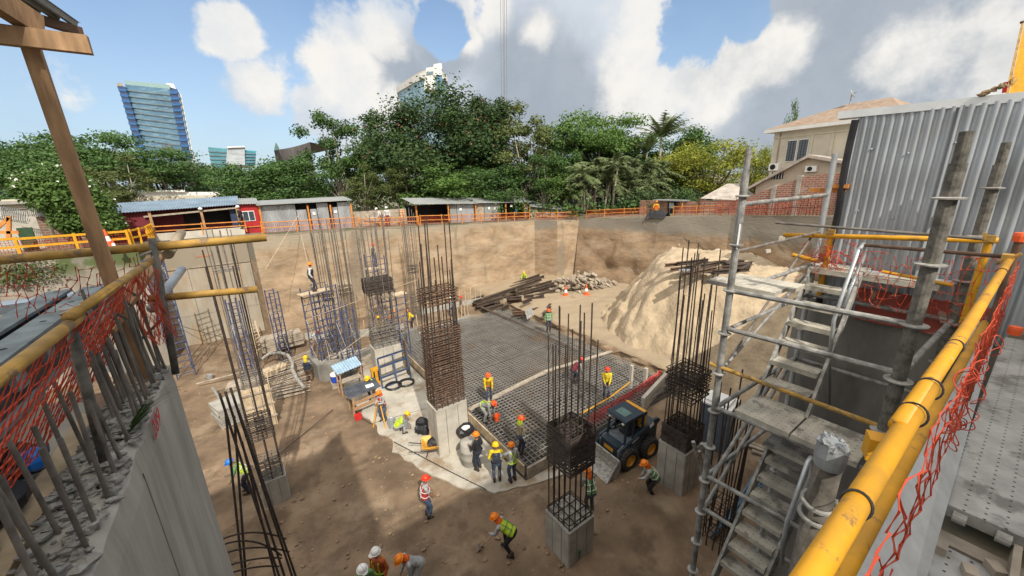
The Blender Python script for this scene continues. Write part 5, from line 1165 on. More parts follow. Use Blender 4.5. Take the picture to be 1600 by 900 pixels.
b = MB(); b.prism([(c_.x - .16, c_.y - .1), (c_.x + .16, c_.y - .1), (c_.x + .16, c_.y + .1), (c_.x - .16, c_.y + .1)], 0, .30); b.lathe(c_ + V((.08, 0, .3)), [(.05, 0), (.05, .06), (.001, .07)], 8); b.build('can', M['red_paint'] if False else mat('can_red', (.55, .03, .03), .4), fc)
b = MB(); b.tube([c_ + V((-.1, 0, .3)), c_ + V((-.08, 0, .38)), c_ + V((.02, 0, .38)), c_ + V((.03, 0, .3))], .015, 5); b.build('handle', M['black'], fc)
ob = MB(); ob.lathe(onz(776, 657, .46), [(.12, 0), (.17, .3), (.18, .3), (.16, .28), (.11, .02), (.001, .02)], 12); ob.build('bucket', M['cone'], label='orange bucket on the mat beside the two bent workers', category='bucket')
bf = thing('formwork_rack', 'blue steel formwork frame leaning against the pale column behind the wire coils', 'rack', tuple(onz(615, 603)))
P0, P1 = onz(598, 607), onz(642, 590); tp0, tp1 = P0 + V((.05, .5, 1.7)), P1 + V((.05, .5, 1.7))
for a_, c_ in ((P0, P1), (tp0, tp1), (P0, tp0), (P1, tp1), (P0.lerp(tp0, .35), P1.lerp(tp1, .35)), (P0.lerp(tp0, .7), P1.lerp(tp1, .7)), (P0.lerp(P1, .5), tp0.lerp(tp1, .5))):
    b = MB(); b.bar(a_, c_, .09, .09); b.build('tube', M['steel_blue'], bf)
b = MB(); a_ = onz(638, 585); b.bar(a_, a_ + V((0, .1, 2.3)), .06, .35, (0, 1, 0)); b.build('plank', M['wood_dark'], label='dark brown plank standing on end beside the blue steel frame', category='plank')
# stacks on the left
def stack(name, px, py, z, w, d, n, th, label, mt, rz=0, cat='planks', gap=.02):
    c_ = onz(px, py); q = random.Random(int(px)); t = thing(name, label, cat, tuple(c_), rz)
    for k in range(n):
        b = MB(); b.box((q.uniform(-.06, .06), q.uniform(-.06, .06), z + th * (k + .5)), (w, d, th - gap), rz=q.uniform(-.04, .04)); b.build('board', M[mt], t, local=True)
    return t
stack('plank_stack', 444, 548, .35, 2.6, 1.0, 6, .16, 'thick stack of pale panels under the back wall near the ladder', 'wood_grey', .12)
stack('plank_stack', 385, 612, .1, 1.6, .9, 5, .12, 'stack of boards on the bare earth below the panel wall', 'wood_grey', -.15)
stack('plank_stack', 368, 655, .0, 1.5, 1.4, 8, .14, 'square stack of grey formwork panels beside the left wall corner', 'concrete', .3)
stack('block_stack', 528, 573, .0, .9, .6, 7, .13, 'small stack of reddish sheets beside the foundation wall', 'brick' if False else 'wood_grey', .05, 'sheets')
stack('block_stack', 546, 570, .0, .8, .6, 8, .13, 'small stack of white boxes beside the blue tower foot', 'concrete_pale', .05, 'boxes')
stack('plank_stack', 578, 572, .0, 1.3, .8, 7, .12, 'stack of boards leaning by the left face of the pale column', 'wood_grey', .1)
stack('plank_stack', 430, 585, .2, 1.3, .7, 3, .1, 'few loose boards between the ladder and the hose', 'wood_pale', .4)
fan = 'pale steel props lying in a fan on the ground'; q = random.Random(3)
for i in range(24):
    a_ = onz(412 + q.uniform(-8, 8) + i * .6, 578 + i * 2.0, .15); c_ = onz(484 + q.uniform(-6, 8) - i * .3, 548 + i * 2.9 + q.uniform(-3, 3), .75 - i * .02); b = MB(); b.tube([a_, c_], .028, 5); b.build('steel_prop', M['wood_grey' if i % 3 else 'scaf'], label='pale steel prop in the fan of props left of the worker in the dark vest', category='prop', group=fan)
hs2 = MB(); hs2.tube([onz(x, y, .6 + .5 * sin(pi * i / 8)) for i, (x, y) in enumerate(((408, 562), (420, 553), (437, 551), (450, 555), (457, 566), (457, 578), (463, 590), (470, 600), (477, 607)))], .10, 10); hs2.build('hose', M['galv_dirty'], label='thick grey corrugated hose arching over the fan of props', category='hose')
ld = thing('ladder', 'pale wooden ladder lying against the foot of the panel wall', 'ladder', tuple(onz(408, 552)))
a0, a1, b0, b1 = onz(402, 555, .2), onz(412, 548, .2), ony(390, 505, 35.3), ony(398, 502, 35.3)
for a_, c_ in ((a0, b0), (a1, b1)): b = MB(); b.bar(a_, c_, .06, .09); b.build('stile', M['wood_pale'], ld)
for k in range(1, 9):
    b = MB(); b.bar(a0.lerp(b0, k / 9), a1.lerp(b1, k / 9), .05, .05); b.build('rung', M['wood_pale'], ld)
pp = MB(); pp.tube([onz(307, 600, .3), onz(380, 581, .5)], .05, 6); pp.build('pipe', M['wood_grey'], label='thin pole lying across the earth below the panel wall', category='pipe')
pp = MB(); pp.tube([onz(332, 606, .5), onz(345, 625, .8)], .07, 8); pp.build('pipe', M['galv_dirty'], label='short grey pipe end sticking out near the left wall corner', category='pipe')
bk_ = MB(); bk_.lathe(onz(329, 594), [(.15, 0), (.19, .35), (.2, .35), (.18, .33), (.14, .02), (.001, .02)], 12); bk_.build('bucket', M['galv'], label='grey bucket on the earth below the panel wall', category='bucket')
for i, pts in enumerate((((215, 490), (320, 520), (420, 545)), ((350, 745), (430, 715), (520, 640)), ((615, 690), (700, 735), (760, 765)), ((540, 610), (560, 650), (580, 662), (660, 640)))):
    z_ = (2.5, .25, .06, .04)[i]; pts = [onz(x, y, z_ * (1 - .3 * k)) for k, (x, y) in enumerate(pts)]; b = MB(); b.tube(pts, .02, 4); b.build('power_cable', M['black'], label=('black cable slung from the left wall towards the panel wall', 'black cable running across the dirt from the column stub to the workbench', 'thin cable on the dirt in front of the red vested worker', 'dark hose curling over the slab from the workbench to the column')[i], category='cable')
# blue scaffold towers
def tower(px, py, h, w, d, label, seed, rz=0, plat=None, mt='scaf_blue', net_=False):
    p = onz(px, py); t = thing('scaffold_tower', label, 'scaffold', tuple(p), rz); q = random.Random(seed); C4 = [(-w / 2, -d / 2), (w / 2, -d / 2), (w / 2, d / 2), (-w / 2, d / 2)]
    for x, y in C4: b = MB(); b.tube([(x, y, 0), (x, y, h)], .040, 6); b.build('standard', M[mt], t, local=True)
    for s in (-d / 2, d / 2):
        z = .3
        while z < h: b = MB(); b.tube([(-w / 2, s, z), (w / 2, s, z)], .026, 5); b.build('rung', M[mt], t, local=True); z += .42
    z = .4
    while z < h - 1.5:
        for s in (-1, 1):
            b = MB(); b.tube([(s * w / 2, -d / 2, z), (s * w / 2, d / 2, z + 1.5)], .019, 5); b.build('brace', M['scaf'], t, local=True)
            b = MB(); b.tube([(s * w / 2, d / 2, z), (s * w / 2, -d / 2, z + 1.5)], .019, 5); b.build('brace', M['scaf'], t, local=True)
        z += 1.7
    if plat:
        for k in range(2): b = MB(); b.box((0, (k - .5) * .35, plat), (w + .7, .32, .06)); b.build('plank', M['wood_pale'], t, local=True)
    return t
tower(512, 580, 5.6, 1.0, 1.2, 'tall blue scaffold tower with a platform below the worker in the orange helmet', 1, .3, 5.35)
tower(525, 562, 5.4, .9, 1.4, 'dark blue scaffold tower half hidden behind the tall one with the worker', 2, .3)
tower(553, 588, 4.6, .7, 1.0, 'narrow blue scaffold tower left of the bare rebar cages', 3, .2)
tower(626, 562, 4.8, 1.0, 1.2, 'blue scaffold tower right of the pale column with thin bars', 4, .2, 4.6)
tower(600, 520, 6.4, .9, 1.6, 'blue scaffold tower behind the pale column with a worker near its top', 5, .1, 5.4)
tower(392, 592, 5.2, .5, 1.0, 'slim blue scaffold tower in front of the panel wall', 6, .2)
tower(446, 562, 5.0, .5, 1.0, 'slim blue scaffold frame beside the dark edge of the panel wall', 7, .2)
tower(290, 585, 7.6, .9, 1.2, 'tall blue scaffold tower in front of the left end of the panel wall', 8, .2)
for i, (a_, c_) in enumerate((((490, 495, 23), (700, 420, 26)), ((520, 560, 22), (640, 470, 24)), ((470, 365, 33), (515, 560, 24)), ((415, 420, 30), (470, 330, 34)))):
    b = MB(); b.tube([ony(*a_), ony(*c_)], .014, 5); b.build('tie_pole', M['wood_pale'], label=('pale pole tied across the bare cages', 'pale pole slanting up in front of the pale column', 'pale rope like pole running down the soil wall left of the towers', 'thin pole leaning on the rim above the panel wall')[i], category='pole')
# portable toilet
po = onz(1132, 713); pt = thing('portable_toilet', 'dark grey blue portable toilet with a white roof behind the scaffold', 'portable toilet', tuple(po), radians(8))
M['toilet'] = mat('toilet_grey', (.10, .13, .17), .5, var=.15)
b = MB(); b.box((0.6, .6, 1.05), (1.1, 1.1, 2.1)); b.build('cabin', M['toilet'], pt, local=True)
b = MB(); b.box((.6, .044, 1.0), (.75, .03, 1.85)); dO = b.build('door', mat('toilet_door', (.14, .18, .23), .5), pt, local=True)
b = MB(); b.box((.85, .02, 1.0), (.06, .03, .18)); b.build('handle', M['black'], dO, local=True)
for k in range(3): b = MB(); b.box((.04, .3 + .3 * k, 1.0), (.03, .12, 1.7)); b.build('rib', M['toilet'], pt, local=True)
b = MB(); b.box((.6, .6, 2.13), (1.2, 1.2, .08)); b.box((.6, .6, 2.22), (.9, .9, .12)); b.build('roof', M['white'], pt, local=True)
gp = 'blue grey pipes in the bundle under the stair'; q = random.Random(2)
for i in range(34):
    a_ = onz(1112 + q.uniform(-4, 4) + i * 1.1, 842 - i * 1.2, .08 + .07 * (i % 4)); c_ = onz(1178 + i * .9, 742 + i * .6, .08 + .07 * (i % 4)); b = MB(); b.tube([a_, c_], .03, 5); b.build('pipe', mat('pipe_blue', (.09, .16, .23), .5, .3, var=.4), label='thin blue grey pipe in the bundle on the ground under the stair', category='pipe', group=gp)
for i, (px, py) in enumerate(((1165, 690), (1180, 700), (1195, 712), (1205, 728))):
    a_, c_ = onz(px - 20, py - 8, .1), onz(px + 55, py + 18, .1); b = MB(); b.bar(a_, c_, .18, .06); b.build('plank', M['wood_grey'], label=('farthest plank', 'second farthest plank', 'second nearest plank', 'nearest plank')[i] + ' of four lying behind the stair near the toilet', category='plank')
for i, (x0, y0, x1, y1, d) in enumerate(((1083, 690, 1108, 775, 9.2), (1096, 693, 1120, 760, 9.5), (1092, 705, 1100, 740, 9.6))):
    a_, c_ = far(x0, y0, d), far(x1, y1, d); b = MB(); b.tube([a_, c_], .055, 7); b.build('prop', M['scaf'], label=('longest', 'middle', 'shortest')[i] + ' grey prop leaning against the right column base', category='prop')
# ------------------------------------------------------------------ people
M['skin'] = mat('skin', (.26, .135, .08), .55, var=.08, sc=8, space='obj')
M['eye'] = mat('eye_dark', (.02, .015, .012), .4); M['lip'] = mat('lip', (.22, .08, .06), .5)
def cloth(nm, c): return overlay(mat('cloth_' + nm, tuple(k * .88 for k in c), .92, var=.28, sc=9, bump=.8, bsc=11, space='obj', dist=.03), (.26, .19, .13), 5.5, .50, .70, .5)
CL = {k: cloth(k, c) for k, c in dict(jeans=(.05, .08, .14), navy=(.025, .035, .06), black=(.02, .02, .022), grey=(.26, .27, .27), ltgrey=(.38, .40, .41), olive=(.20, .17, .11), brown=(.17, .11, .07), white=(.62, .62, .60),
      yellow=(.72, .55, .02), lime=(.50, .68, .04), orange=(.72, .14, .02), rust=(.50, .10, .025), red=(.45, .03, .04), maroon=(.20, .03, .05), blue=(.05, .20, .50), tan=(.34, .24, .14), green=(.14, .30, .12)).items()}
HELM = {k: mat('helmet_' + k, c, .35, var=.04) for k, c in dict(orange=(.82, .22, .01), red=(.75, .05, .02), white=(.80, .80, .78), yellow=(.85, .48, .01), blue=(.02, .18, .65), ored=(.82, .11, .02)).items()}
M['boot'] = mat('boot', (.05, .035, .025), .8, var=.3, sc=6, space='obj')
M['reflect'] = mat('reflective', (.70, .72, .68), .35, var=.1)
PENDING = []
def remesh(b, name, mats, root, vox, paint=None, parent=None):
    o = b.build(name, mats, root, smooth=True, local=True)
    m = o.modifiers.new('r', 'REMESH'); m.mode = 'VOXEL'; m.voxel_size = vox; m.use_smooth_shade = True
    s = o.modifiers.new('s', 'SMOOTH'); s.factor = .5; s.iterations = 3
    PENDING.append((o, paint)); return o
def ik(a, c, l1, l2, pole):
    a, c = V(a), V(c); d = c - a; L = min(d.length, (l1 + l2) * .998); d.normalize(); c = a + d * L
    x = (l1 * l1 - l2 * l2 + L * L) / (2 * L); h = sqrt(max(0, l1 * l1 - x * x)); p = V(pole); p = (p - d * p.dot(d)); p = p.normalized() if p.length > 1e-5 else d.orthogonal()
    return a + d * x + p * h, c
def limb(b, pts, rs, n=8):
    for i in range(len(pts) - 1):
        k = 4; P_ = [V(pts[i]).lerp(V(pts[i + 1]), t / k) for t in range(k + 1)]; r_ = [rs[i] + (rs[i + 1] - rs[i]) * t / k for t in range(k + 1)]; b.tube(P_, r_, n)
    for p, r in zip(pts, rs): b.ell(p, r, n, 6)
def trunk(b, base, sp, sec, n=14):
    fw = V((0, sp.z, -sp.y)) if True else None; fw = V((0, sp.z, -sp.y)).normalized(); vs = []
    for d, w, dp, off in sec:
        c = base + sp * d + fw * off
        for j in range(n): t = 2 * pi * j / n; vs.append(c + V((1, 0, 0)) * (w * cos(t)) + fw * (dp * sin(t)))
    m = len(sec); b.add(vs, [(i * n + j, i * n + (j + 1) % n, (i + 1) * n + (j + 1) % n, (i + 1) * n + j) for i in range(m - 1) for j in range(n)] + [tuple(range(n - 1, -1, -1)), tuple((m - 1) * n + j for j in range(n))])
SEC = [(-.10, .135, .10, 0), (0, .165, .112, 0), (.10, .158, .105, 0), (.22, .155, .10, .005), (.36, .178, .112, .01), (.46, .18, .105, .005), (.52, .13, .08, 0), (.55, .07, .065, 0)]
def hand(b, w, d, side, curl=.5):
    """palm, four unequal bent fingers and a thumb from the side of the palm"""
    d = d.normalized(); a = V((side, 0, 0)); a = (a - d * a.dot(d)); a = a.normalized() if a.length > .1 else d.orthogonal().normalized(); nrm = d.cross(a)
    Mx = Matrix((a, nrm, d)).transposed(); b.ell(w + d * .05, (.040, .017, .055), 8, 6, M=Mx)
    for i, (o, l) in enumerate(((-.030, .062), (-.010, .074), (.011, .070), (.031, .055))):
        p = w + d * .085 + a * o; q = p + (d * cos(curl) + nrm * sin(curl)).normalized() * l * .55; r_ = q + (d * cos(curl * 2.4) + nrm * sin(curl * 2.4)).normalized() * l * .5
        limb(b, [p - d * .03, p, q, r_], [.0105, .0105, .0095, .008], 6)
    t0 = w + d * .03 - a * .03; t1 = t0 + (d * .6 - a * .8).normalized() * .035; limb(b, [t0, t1, t1 + (d * .8 - a * .2 + nrm * .4).normalized() * .03], [.013, .0115, .009], 6)
def person(px, py, head, label, shirt, pants, helm, z0=None, pos=None, pitch=6, hz=.92, feet=((-.11, 0), (.11, .04)), hands=None, hpitch=0, vest=None, vcol=None, hood=None, harness=None, sleeves=True, fine=True, hyaw=0, tilt=0, group=None, scale=1.0, pack=None):
    z0 = (0.02 if z0 is None else z0); loc = V(pos) if pos else onz(px, py, z0)
    fdir = _r0 * cos(radians(head)) + _f0 * sin(radians(head)); root = thing('person', label, 'person', loc, atan2(-fdir.x, fdir.y), group)
    if scale != 1: root.scale = (scale,) * 3
    th = radians(pitch); sp = V((0, sin(th), cos(th))); fwd = V((0, cos(th), -sin(th))); base = V((0, -.12 * sin(th), hz))
    sh = [base + sp * .475 + V((s * .19, 0, 0)) for s in (-1, 1)]; hp = [base + V((s * .095, 0, -.03)) for s in (-1, 1)]
    neck = base + sp * .53; hth = th * .75 + radians(hpitch); hd = V((0, sin(hth), cos(hth))); hf = V((0, cos(hth), -sin(hth)))
    if hyaw: hf = Matrix.Rotation(radians(hyaw), 3, hd) @ hf
    hr = hf.cross(hd); hc = neck + sp * .045 + hd * .135; MX = Matrix((hr, hf, hd)).transposed()
    hands = hands or (None, None); hs = []
    for i, s in enumerate((-1, 1)):
        h = hands[i] or tuple(sh[i] + V((s * .06, .06 + .1 * sin(th), -.50)) ); hs.append(V(h))
    arms = []
    for i, s in enumerate((-1, 1)): e, w = ik(sh[i], hs[i], .285, .255, (s * .5, -.8, -.3)); arms.append((sh[i], e, w))
    legs = []
    for i, s in enumerate((-1, 1)): a_ = V((feet[i][0], feet[i][1], .085)); k, a_ = ik(hp[i], a_, .43, .425, (s * .15, 1, 0)); legs.append((hp[i], k, a_))
    vx = .0115 if fine else .019
    b = MB(); trunk(b, base, sp, SEC)
    limb(b, [base + sp * .48, neck + sp * .03, hc - hd * .03], [.06, .055, .055])
    b.ell(hc, (.075, .095, .115), 12, 9, M=MX); b.ell(hc + hf * .035 - hd * .06, (.052, .055, .05), 10, 7, M=MX)
    b.ell(hc + hf * .095 - hd * .015, (.014, .02, .024), 6, 5, M=MX)
    for s in (-1, 1): b.ell(hc + hr * s * .076 - hd * .01, (.012, .02, .03), 6, 5, M=MX)
    for i, s in enumerate((-1, 1)):
        limb(b, arms[i], [.052, .040, .028]); hand(b, arms[i][2], arms[i][2] - arms[i][1], s, .9 if hands[i] else .35)
        limb(b, legs[i], [.085, .058, .042]); limb(b, [legs[i][2], legs[i][2] + V((0, .13, -.05))], [.04, .032])
    eyes = [hc + hf * .088 + hr * s * .032 + hd * .012 for s in (-1, 1)]; mouth = hc + hf * .085 - hd * .062
    def paint(me):
        idx = []
        for p in me.polygons:
            c = p.center; k = 0
            if min((c - e).length for e in eyes) < .014: k = 1
            elif (c - mouth).length < .02: k = 2
            idx.append(k)
        me.polygons.foreach_set('material_index', idx)
    remesh(b, 'body', [M['skin'], M['eye'], M['lip']], root, vx, paint)
    b = MB(); trunk(b, base, sp, [(d, w + .014, dp + .014, o) for d, w, dp, o in SEC[:-1]] + [(.545, .085, .075, 0)])
    for i in (0, 1):
        s_, e, w = arms[i]; limb(b, [base + sp * .46, s_], [.07, .072])
        limb(b, [s_, e, e.lerp(w, .92)] if sleeves else [s_, s_.lerp(e, .62)], [.070, .056, .042] if sleeves else [.07, .063])
    remesh(b, 'shirt', CL[shirt], root, .018)
    b = MB(); trunk(b, base, sp, [(-.12, .15, .115, 0), (-.02, .183, .13, 0), (.07, .178, .123, 0)])
    for i in (0, 1):
        h, k, a_ = legs[i]; limb(b, [h, k, k.lerp(a_, .95)], [.106, .074, .066])
    remesh(b, 'trousers', CL[pants], root, .018)
    for i in (0, 1):
        a_ = legs[i][2]; b = MB(); limb(b, [a_ + V((0, 0, .1)), a_ + V((0, -.01, -.03))], [.058, .056]); limb(b, [a_ + V((0, -.03, -.04)), a_ + V((0, .15, -.045))], [.05, .042]); b.box(a_ + V((0, .06, -.075)), (.09, .27, .025)); remesh(b, 'boot', M['boot'], root, .014)
    if vest:
        b = MB(); trunk(b, base, sp, [(-.04, .195, .142, 0), (.10, .19, .137, 0), (.22, .185, .132, .005), (.36, .205, .143, .01), (.45, .19, .135, .005), (.50, .15, .105, 0)])
        vo = remesh(b, 'vest', CL[vest], root, .018)
        b = MB()
        for d in (.10, .30):
            c = base + sp * d; b.tube([c + V((1, 0, 0)) * ((.212 if d > .2 else .208) * cos(t)) + fwd * ((.155 if d > .2 else .153) * sin(t)) for t in [2 * pi * k / 20 for k in range(20)]], .012, 5, closed=True)
        for s in (-1, 1): b.tube([base + sp * d + V((s * .10, 0, 0)) + fwd * f_ for d, f_ in ((.0, .152), (.2, .146), (.38, .152), (.49, .08), (.52, 0), (.48, -.10), (.3, -.148), (.05, -.150))], .011, 5)
        b.build('reflective_band', M['reflect'] if not vcol else CL[vcol], root, local=True)
    if harness:
        b = MB()
        for s in (-1, 1): b.tube([base + sp * d + V((s * x, 0, 0)) + fwd * f_ for d, x, f_ in ((.02, .12, .14), (.25, .10, .135), (.44, .11, .12), (.51, .11, 0), (.44, .10, -.12), (.25, -.03, -.14), (.05, -.10, -.14))], .018, 5)
        c = base + sp * .03; b.tube([c + V((.20 * cos(t), 0, 0)) + fwd * (.148 * sin(t)) for t in [2 * pi * k / 18 for k in range(18)]], .024, 5, closed=True)
        b.build('harness', CL[harness], root, local=True)
    if pack:
        b = MB(); c = base + sp * .30 - fwd * .19; b.box(c, (.30, .14, .36), M=Matrix((V((1, 0, 0)), fwd, sp)).transposed()); remesh(b, 'backpack', CL[pack], root, .03)
    if hood:
        b = MB(); b.ell(hc - hf * .03 - hd * .05, (.10, .115, .14), 12, 8, M=MX); limb(b, [hc - hf * .05 - hd * .06, neck - fwd * .04 + sp * .0], [.10, .125]); remesh(b, 'neck_shade', CL[hood], root, .018)
    b = MB(); ht = hc + hd * .035
    b.lathe(ht, [(.126, .0), (.13, .015), (.122, .06), (.10, .098), (.06, .122), (.001, .13)], 18, M=MX)
    ring = [(.126 + .022, -.004), (.126 + .02, .008), (.12, .012), (.115, -.004)]
    b.lathe(ht, [(.115, -.004), (.148, -.004), (.148, .006), (.126, .012)], 18, M=MX)
    b.add([ht + hr * x + hf * y + hd * z for z in (-.006, .006) for x, y in ((-.09, .10), (-.06, .185), (0, .20), (.06, .185), (.09, .10))], [(4, 3, 2, 1, 0), (5, 6, 7, 8, 9), (0, 1, 6, 5), (1, 2, 7, 6), (2, 3, 8, 7), (3, 4, 9, 8)])
    b.tube([ht + hd * z + hf * y for y, z in ((-.118, .06), (-.06, .125), (0, .138), (.06, .125), (.118, .06))], .012, 5)
    b.build('helmet', HELM[helm], root, smooth=True, local=True)
    root['_h'] = [tuple(h) for h in hs]
    return root
def hold(root, a, c, r, name, mt, label, cat, blade=None):
    """a tool laid between two local points of a person; it is held, so it stays top-level"""
    Mx = Matrix.Translation(root.location) @ Matrix.Rotation(root.rotation_euler.z, 4, 'Z'); a, c = Mx @ V(a), Mx @ V(c)
    t = thing(name, label, cat, tuple(c)); b = MB(); b.tube([a, c], r, 6); b.build('handle', M['wood'], t)
    d = (c - a).normalized(); sd = d.cross(V((0, 0, 1))).normalized(); up = sd.cross(d)
    b = MB(); b.add([c + sd * x + d * y + up * z for x, y, z in ((-.11, 0, .02), (.11, 0, .02), (.12, .2, 0), (0, .3, -.02), (-.12, .2, 0), (-.11, 0, 0), (.11, 0, 0), (.12, .2, -.02), (0, .3, -.04), (-.12, .2, -.02))], [(0, 1, 2, 3, 4), (9, 8, 7, 6, 5), (0, 5, 6, 1), (1, 6, 7, 2), (2, 7, 8, 3), (3, 8, 9, 4), (4, 9, 5, 0)]); b.build('blade', M[mt], t)
DIG = dict(pitch=58, hz=.84, feet=((-.18, -.12), (.18, .18)), hands=((-.12, .62, .72), (.14, .45, .55)), hpitch=-12)
MATZ = .48
person(668, 808, 20, 'worker in a red vest and red helmet standing alone on the dirt, hands in front', 'ltgrey', 'jeans', 'red', vest='red', hands=((-.12, .30, .92), (.12, .30, .95)), sleeves=False, hpitch=4)
w = person(797, 862, 165, 'bent worker in a grey shirt and green vest digging with a shovel in the foreground', 'ltgrey', 'black', 'orange', vest='lime', vcol='green', hood='orange', **DIG)
hold(w, (.05, .30, .80), (-.1, .95, .10), .02, 'shovel', 'rebar_grey', 'shovel held by the digging worker in the foreground', 'shovel')
person(600, 928, 250, 'worker in a rust orange shirt and white helmet standing at the bottom edge', 'rust', 'navy', 'white', harness='lime', hyaw=-20)
person(577, 952, 300, 'worker at the bottom edge whose white helmet is just visible, lowest in the picture', 'green', 'navy', 'white', pitch=14, hyaw=20)
person(655, 915, 215, 'stooping worker in a pale grey shirt with an orange hooded helmet at the bottom edge', 'ltgrey', 'ltgrey', 'orange', hood='orange', pitch=48, hz=.86, hands=((-.15, .42, .70), (.15, .42, .68)), vest=None, hpitch=5)
person(749, 733, 150, 'worker in black with an orange helmet standing beside the grey barrel', 'black', 'navy', 'orange', harness='navy', hands=((-.14, .32, 1.12), None))
person(777, 752, 95, 'worker in a yellow green vest with dark harness and yellow helmet, seen from behind', 'yellow', 'jeans', 'yellow', harness='navy', pack='navy', hands=((-.2, .2, 1.0), (.2, .25, 1.05)))
person(802, 752, 120, 'worker in a grey shirt with green reflective straps and orange helmet, pointing over the mat', 'ltgrey', 'jeans', 'orange', harness='lime', hands=((-.38, .36, 1.35), None))
person(812, 708, 20, 'worker with a lime neck cloth standing near the front edge of the mat', 'olive', 'navy', 'ored', z0=MATZ, hood='lime', hands=((-.1, .34, 1.05), (.12, .36, 1.0)), pitch=10)
person(764, 626, 280, 'worker in a bright yellow shirt and red helmet stooping on the mat', 'yellow', 'jeans', 'ored', z0=MATZ, pitch=24, harness='orange', hands=((-.16, .3, .75), (.16, .3, .72)))
person(758, 656, 330, 'worker in a grey shirt with lime straps bent double over the mat', 'grey', 'ltgrey', 'ored', z0=MATZ, harness='lime', pitch=78, hz=.82, feet=((-.2, -.1), (.2, .1)), hands=((-.12, .5, .18), (.15, .52, .2)), hpitch=-20)
person(947, 621, 260, 'worker in a yellow shirt and jeans standing at the right side of the mat', 'yellow', 'jeans', 'red', z0=MATZ, hands=((-.1, .32, .95), (.1, .32, .95)))
person(897, 598, 20, 'worker in a white and maroon shirt bending on the far right of the mat', 'white', 'navy', 'red', z0=MATZ, vest='maroon', vcol='maroon', pitch=50, hz=.84, hands=((-.15, .45, .5), (.15, .45, .5)))
w = person(1019, 775, 175, 'bent worker in a green vest shovelling at the foot of the right column', 'ltgrey', 'black', 'orange', hood='orange', vest='green', pitch=40, hz=.87, hands=((-.10, .55, .85), (.14, .42, .75)))
hold(w, (.02, .45, .95), (-.06, .80, .05), .02, 'shovel', 'rebar_grey', 'shovel held by the worker at the foot of the right column', 'shovel')
w = person(922, 800, 110, 'worker with an orange hooded helmet half hidden behind the foreground column bars', 'grey', 'jeans', 'orange', hood='orange', vest='green', pitch=26, hands=((-.12, .4, .8), (.12, .42, .75)))
sv = person(601, 656, 245, 'surveyor in a red vest and orange helmet standing at the yellow tripod', 'ltgrey', 'jeans', 'orange', vest='red', hood='orange', hands=((-.1, .36, 1.15), (.15, .3, 1.05)), pitch=14)
person(583, 622, 270, 'worker in a lime shirt bending behind the corrugated workbench', 'lime', 'jeans', 'yellow', pitch=40, hz=.88, hands=((-.2, .5, .9), (.2, .5, .9)))
person(624, 676, 20, 'worker in grey with a yellow helmet crouching on the slab beside a grey bucket', 'grey', 'ltgrey', 'yellow', pitch=50, hz=.42, feet=((-.16, .10), (.16, .2)), hands=((-.15, .5, .25), (.15, .5, .3)), vest='lime', vcol='lime')
person(484, 598, 100, 'worker in a dark vest with a yellow hooded helmet beside the fan of props', 'grey', 'brown', 'yellow', vest='navy', vcol='navy', hood='yellow', hands=((-.1, .3, 1.1), (.15, .35, 1.0)))
person(488, 546, 20, 'worker in a white shirt and red helmet bending over the low wall stakes', 'white', 'tan', 'ored', z0=.2, pitch=60, hz=.84, hands=((-.15, .5, .5), (.15, .55, .55)), fine=False)
person(489, 422, 20, 'worker with an orange helmet standing high on the tall blue scaffold tower', 'white', 'navy', 'orange', pos=tuple(onz(512, 580) + V((0, 0, 5.40))), fine=False, vest='navy', vcol='navy')
person(583, 430, 20, 'worker with a red helmet high on the scaffold behind the thin grey bars', 'navy', 'jeans', 'red', pos=tuple(onz(600, 520) + V((0, .2, 5.45))), fine=False)
person(819, 446, 270, 'worker in a lime vest far back behind the stacked steel beams', 'lime', 'navy', 'yellow', fine=False, pitch=30)
person(857, 518, 280, 'worker in a green vest and orange helmet seen between the tall foreground bars', 'green', 'navy', 'ored', z0=.75, fine=False, vest='green')
person(721, 492, 20, 'worker in brown with a red helmet at the left end of the stacked beams', 'brown', 'tan', 'red', fine=False)
person(706, 494, 200, 'worker in a pale blue shirt and white helmet beside the pale stakes', 'ltgrey', 'jeans', 'white', fine=False)
person(646, 512, 200, 'worker with an orange helmet stooping behind the rust brown cage', 'yellow', 'navy', 'orange', fine=False, pitch=40)
person(597, 528, 200, 'worker in yellow among the thin bars of the pale column', 'yellow', 'black', 'yellow', fine=False, z0=.3)
person(611, 516, 20, 'worker in an orange vest stooping behind the thin bars of the pale column', 'orange', 'navy', 'orange', fine=False, z0=.3, pitch=40)
person(806, 345, 10, 'worker in a blue shirt standing on the rim in front of the long shed', 'blue', 'navy', 'white', pos=tuple(ony(806, 346, 36.4)), fine=False)
person(1027, 335, 60, 'worker in an orange shirt bending at the rim above the dark right wall', 'yellow', 'tan', 'orange', pos=tuple(onx(1024, 341, 35.3)), fine=False, vest='orange', vcol='orange')
person(598, 348, 200, 'worker in white with a maroon apron behind the rim rail, left of a pair', 'white', 'maroon', 'white', pos=tuple(ony(597, 352, 37.0)), fine=False, pitch=35)
person(607, 348, 270, 'worker in white standing behind the rim rail, right of a pair', 'white', 'maroon', 'white', pos=tuple(ony(607, 352, 36.9)), fine=False)
person(380, 352, 200, 'dark clothed person leaning on the rail in front of the red cabin', 'black', 'black', 'white', pos=tuple(ony(380, 357, 37.0)), fine=False)
person(389, 768, 210, 'worker with a blue helmet half hidden behind the leaning bars on the left', 'green', 'navy', 'blue', vest='lime', pitch=35, hands=((-.15, .45, .7), (.15, .45, .7)))
dg = bpy.context.evaluated_depsgraph_get()
done = []
for o, paint in PENDING: done.append((o, paint, bpy.data.meshes.new_from_object(o.evaluated_get(dg))))
for o, paint, me in done:
    o.modifiers.clear(); o.data = me
    if paint: paint(me)
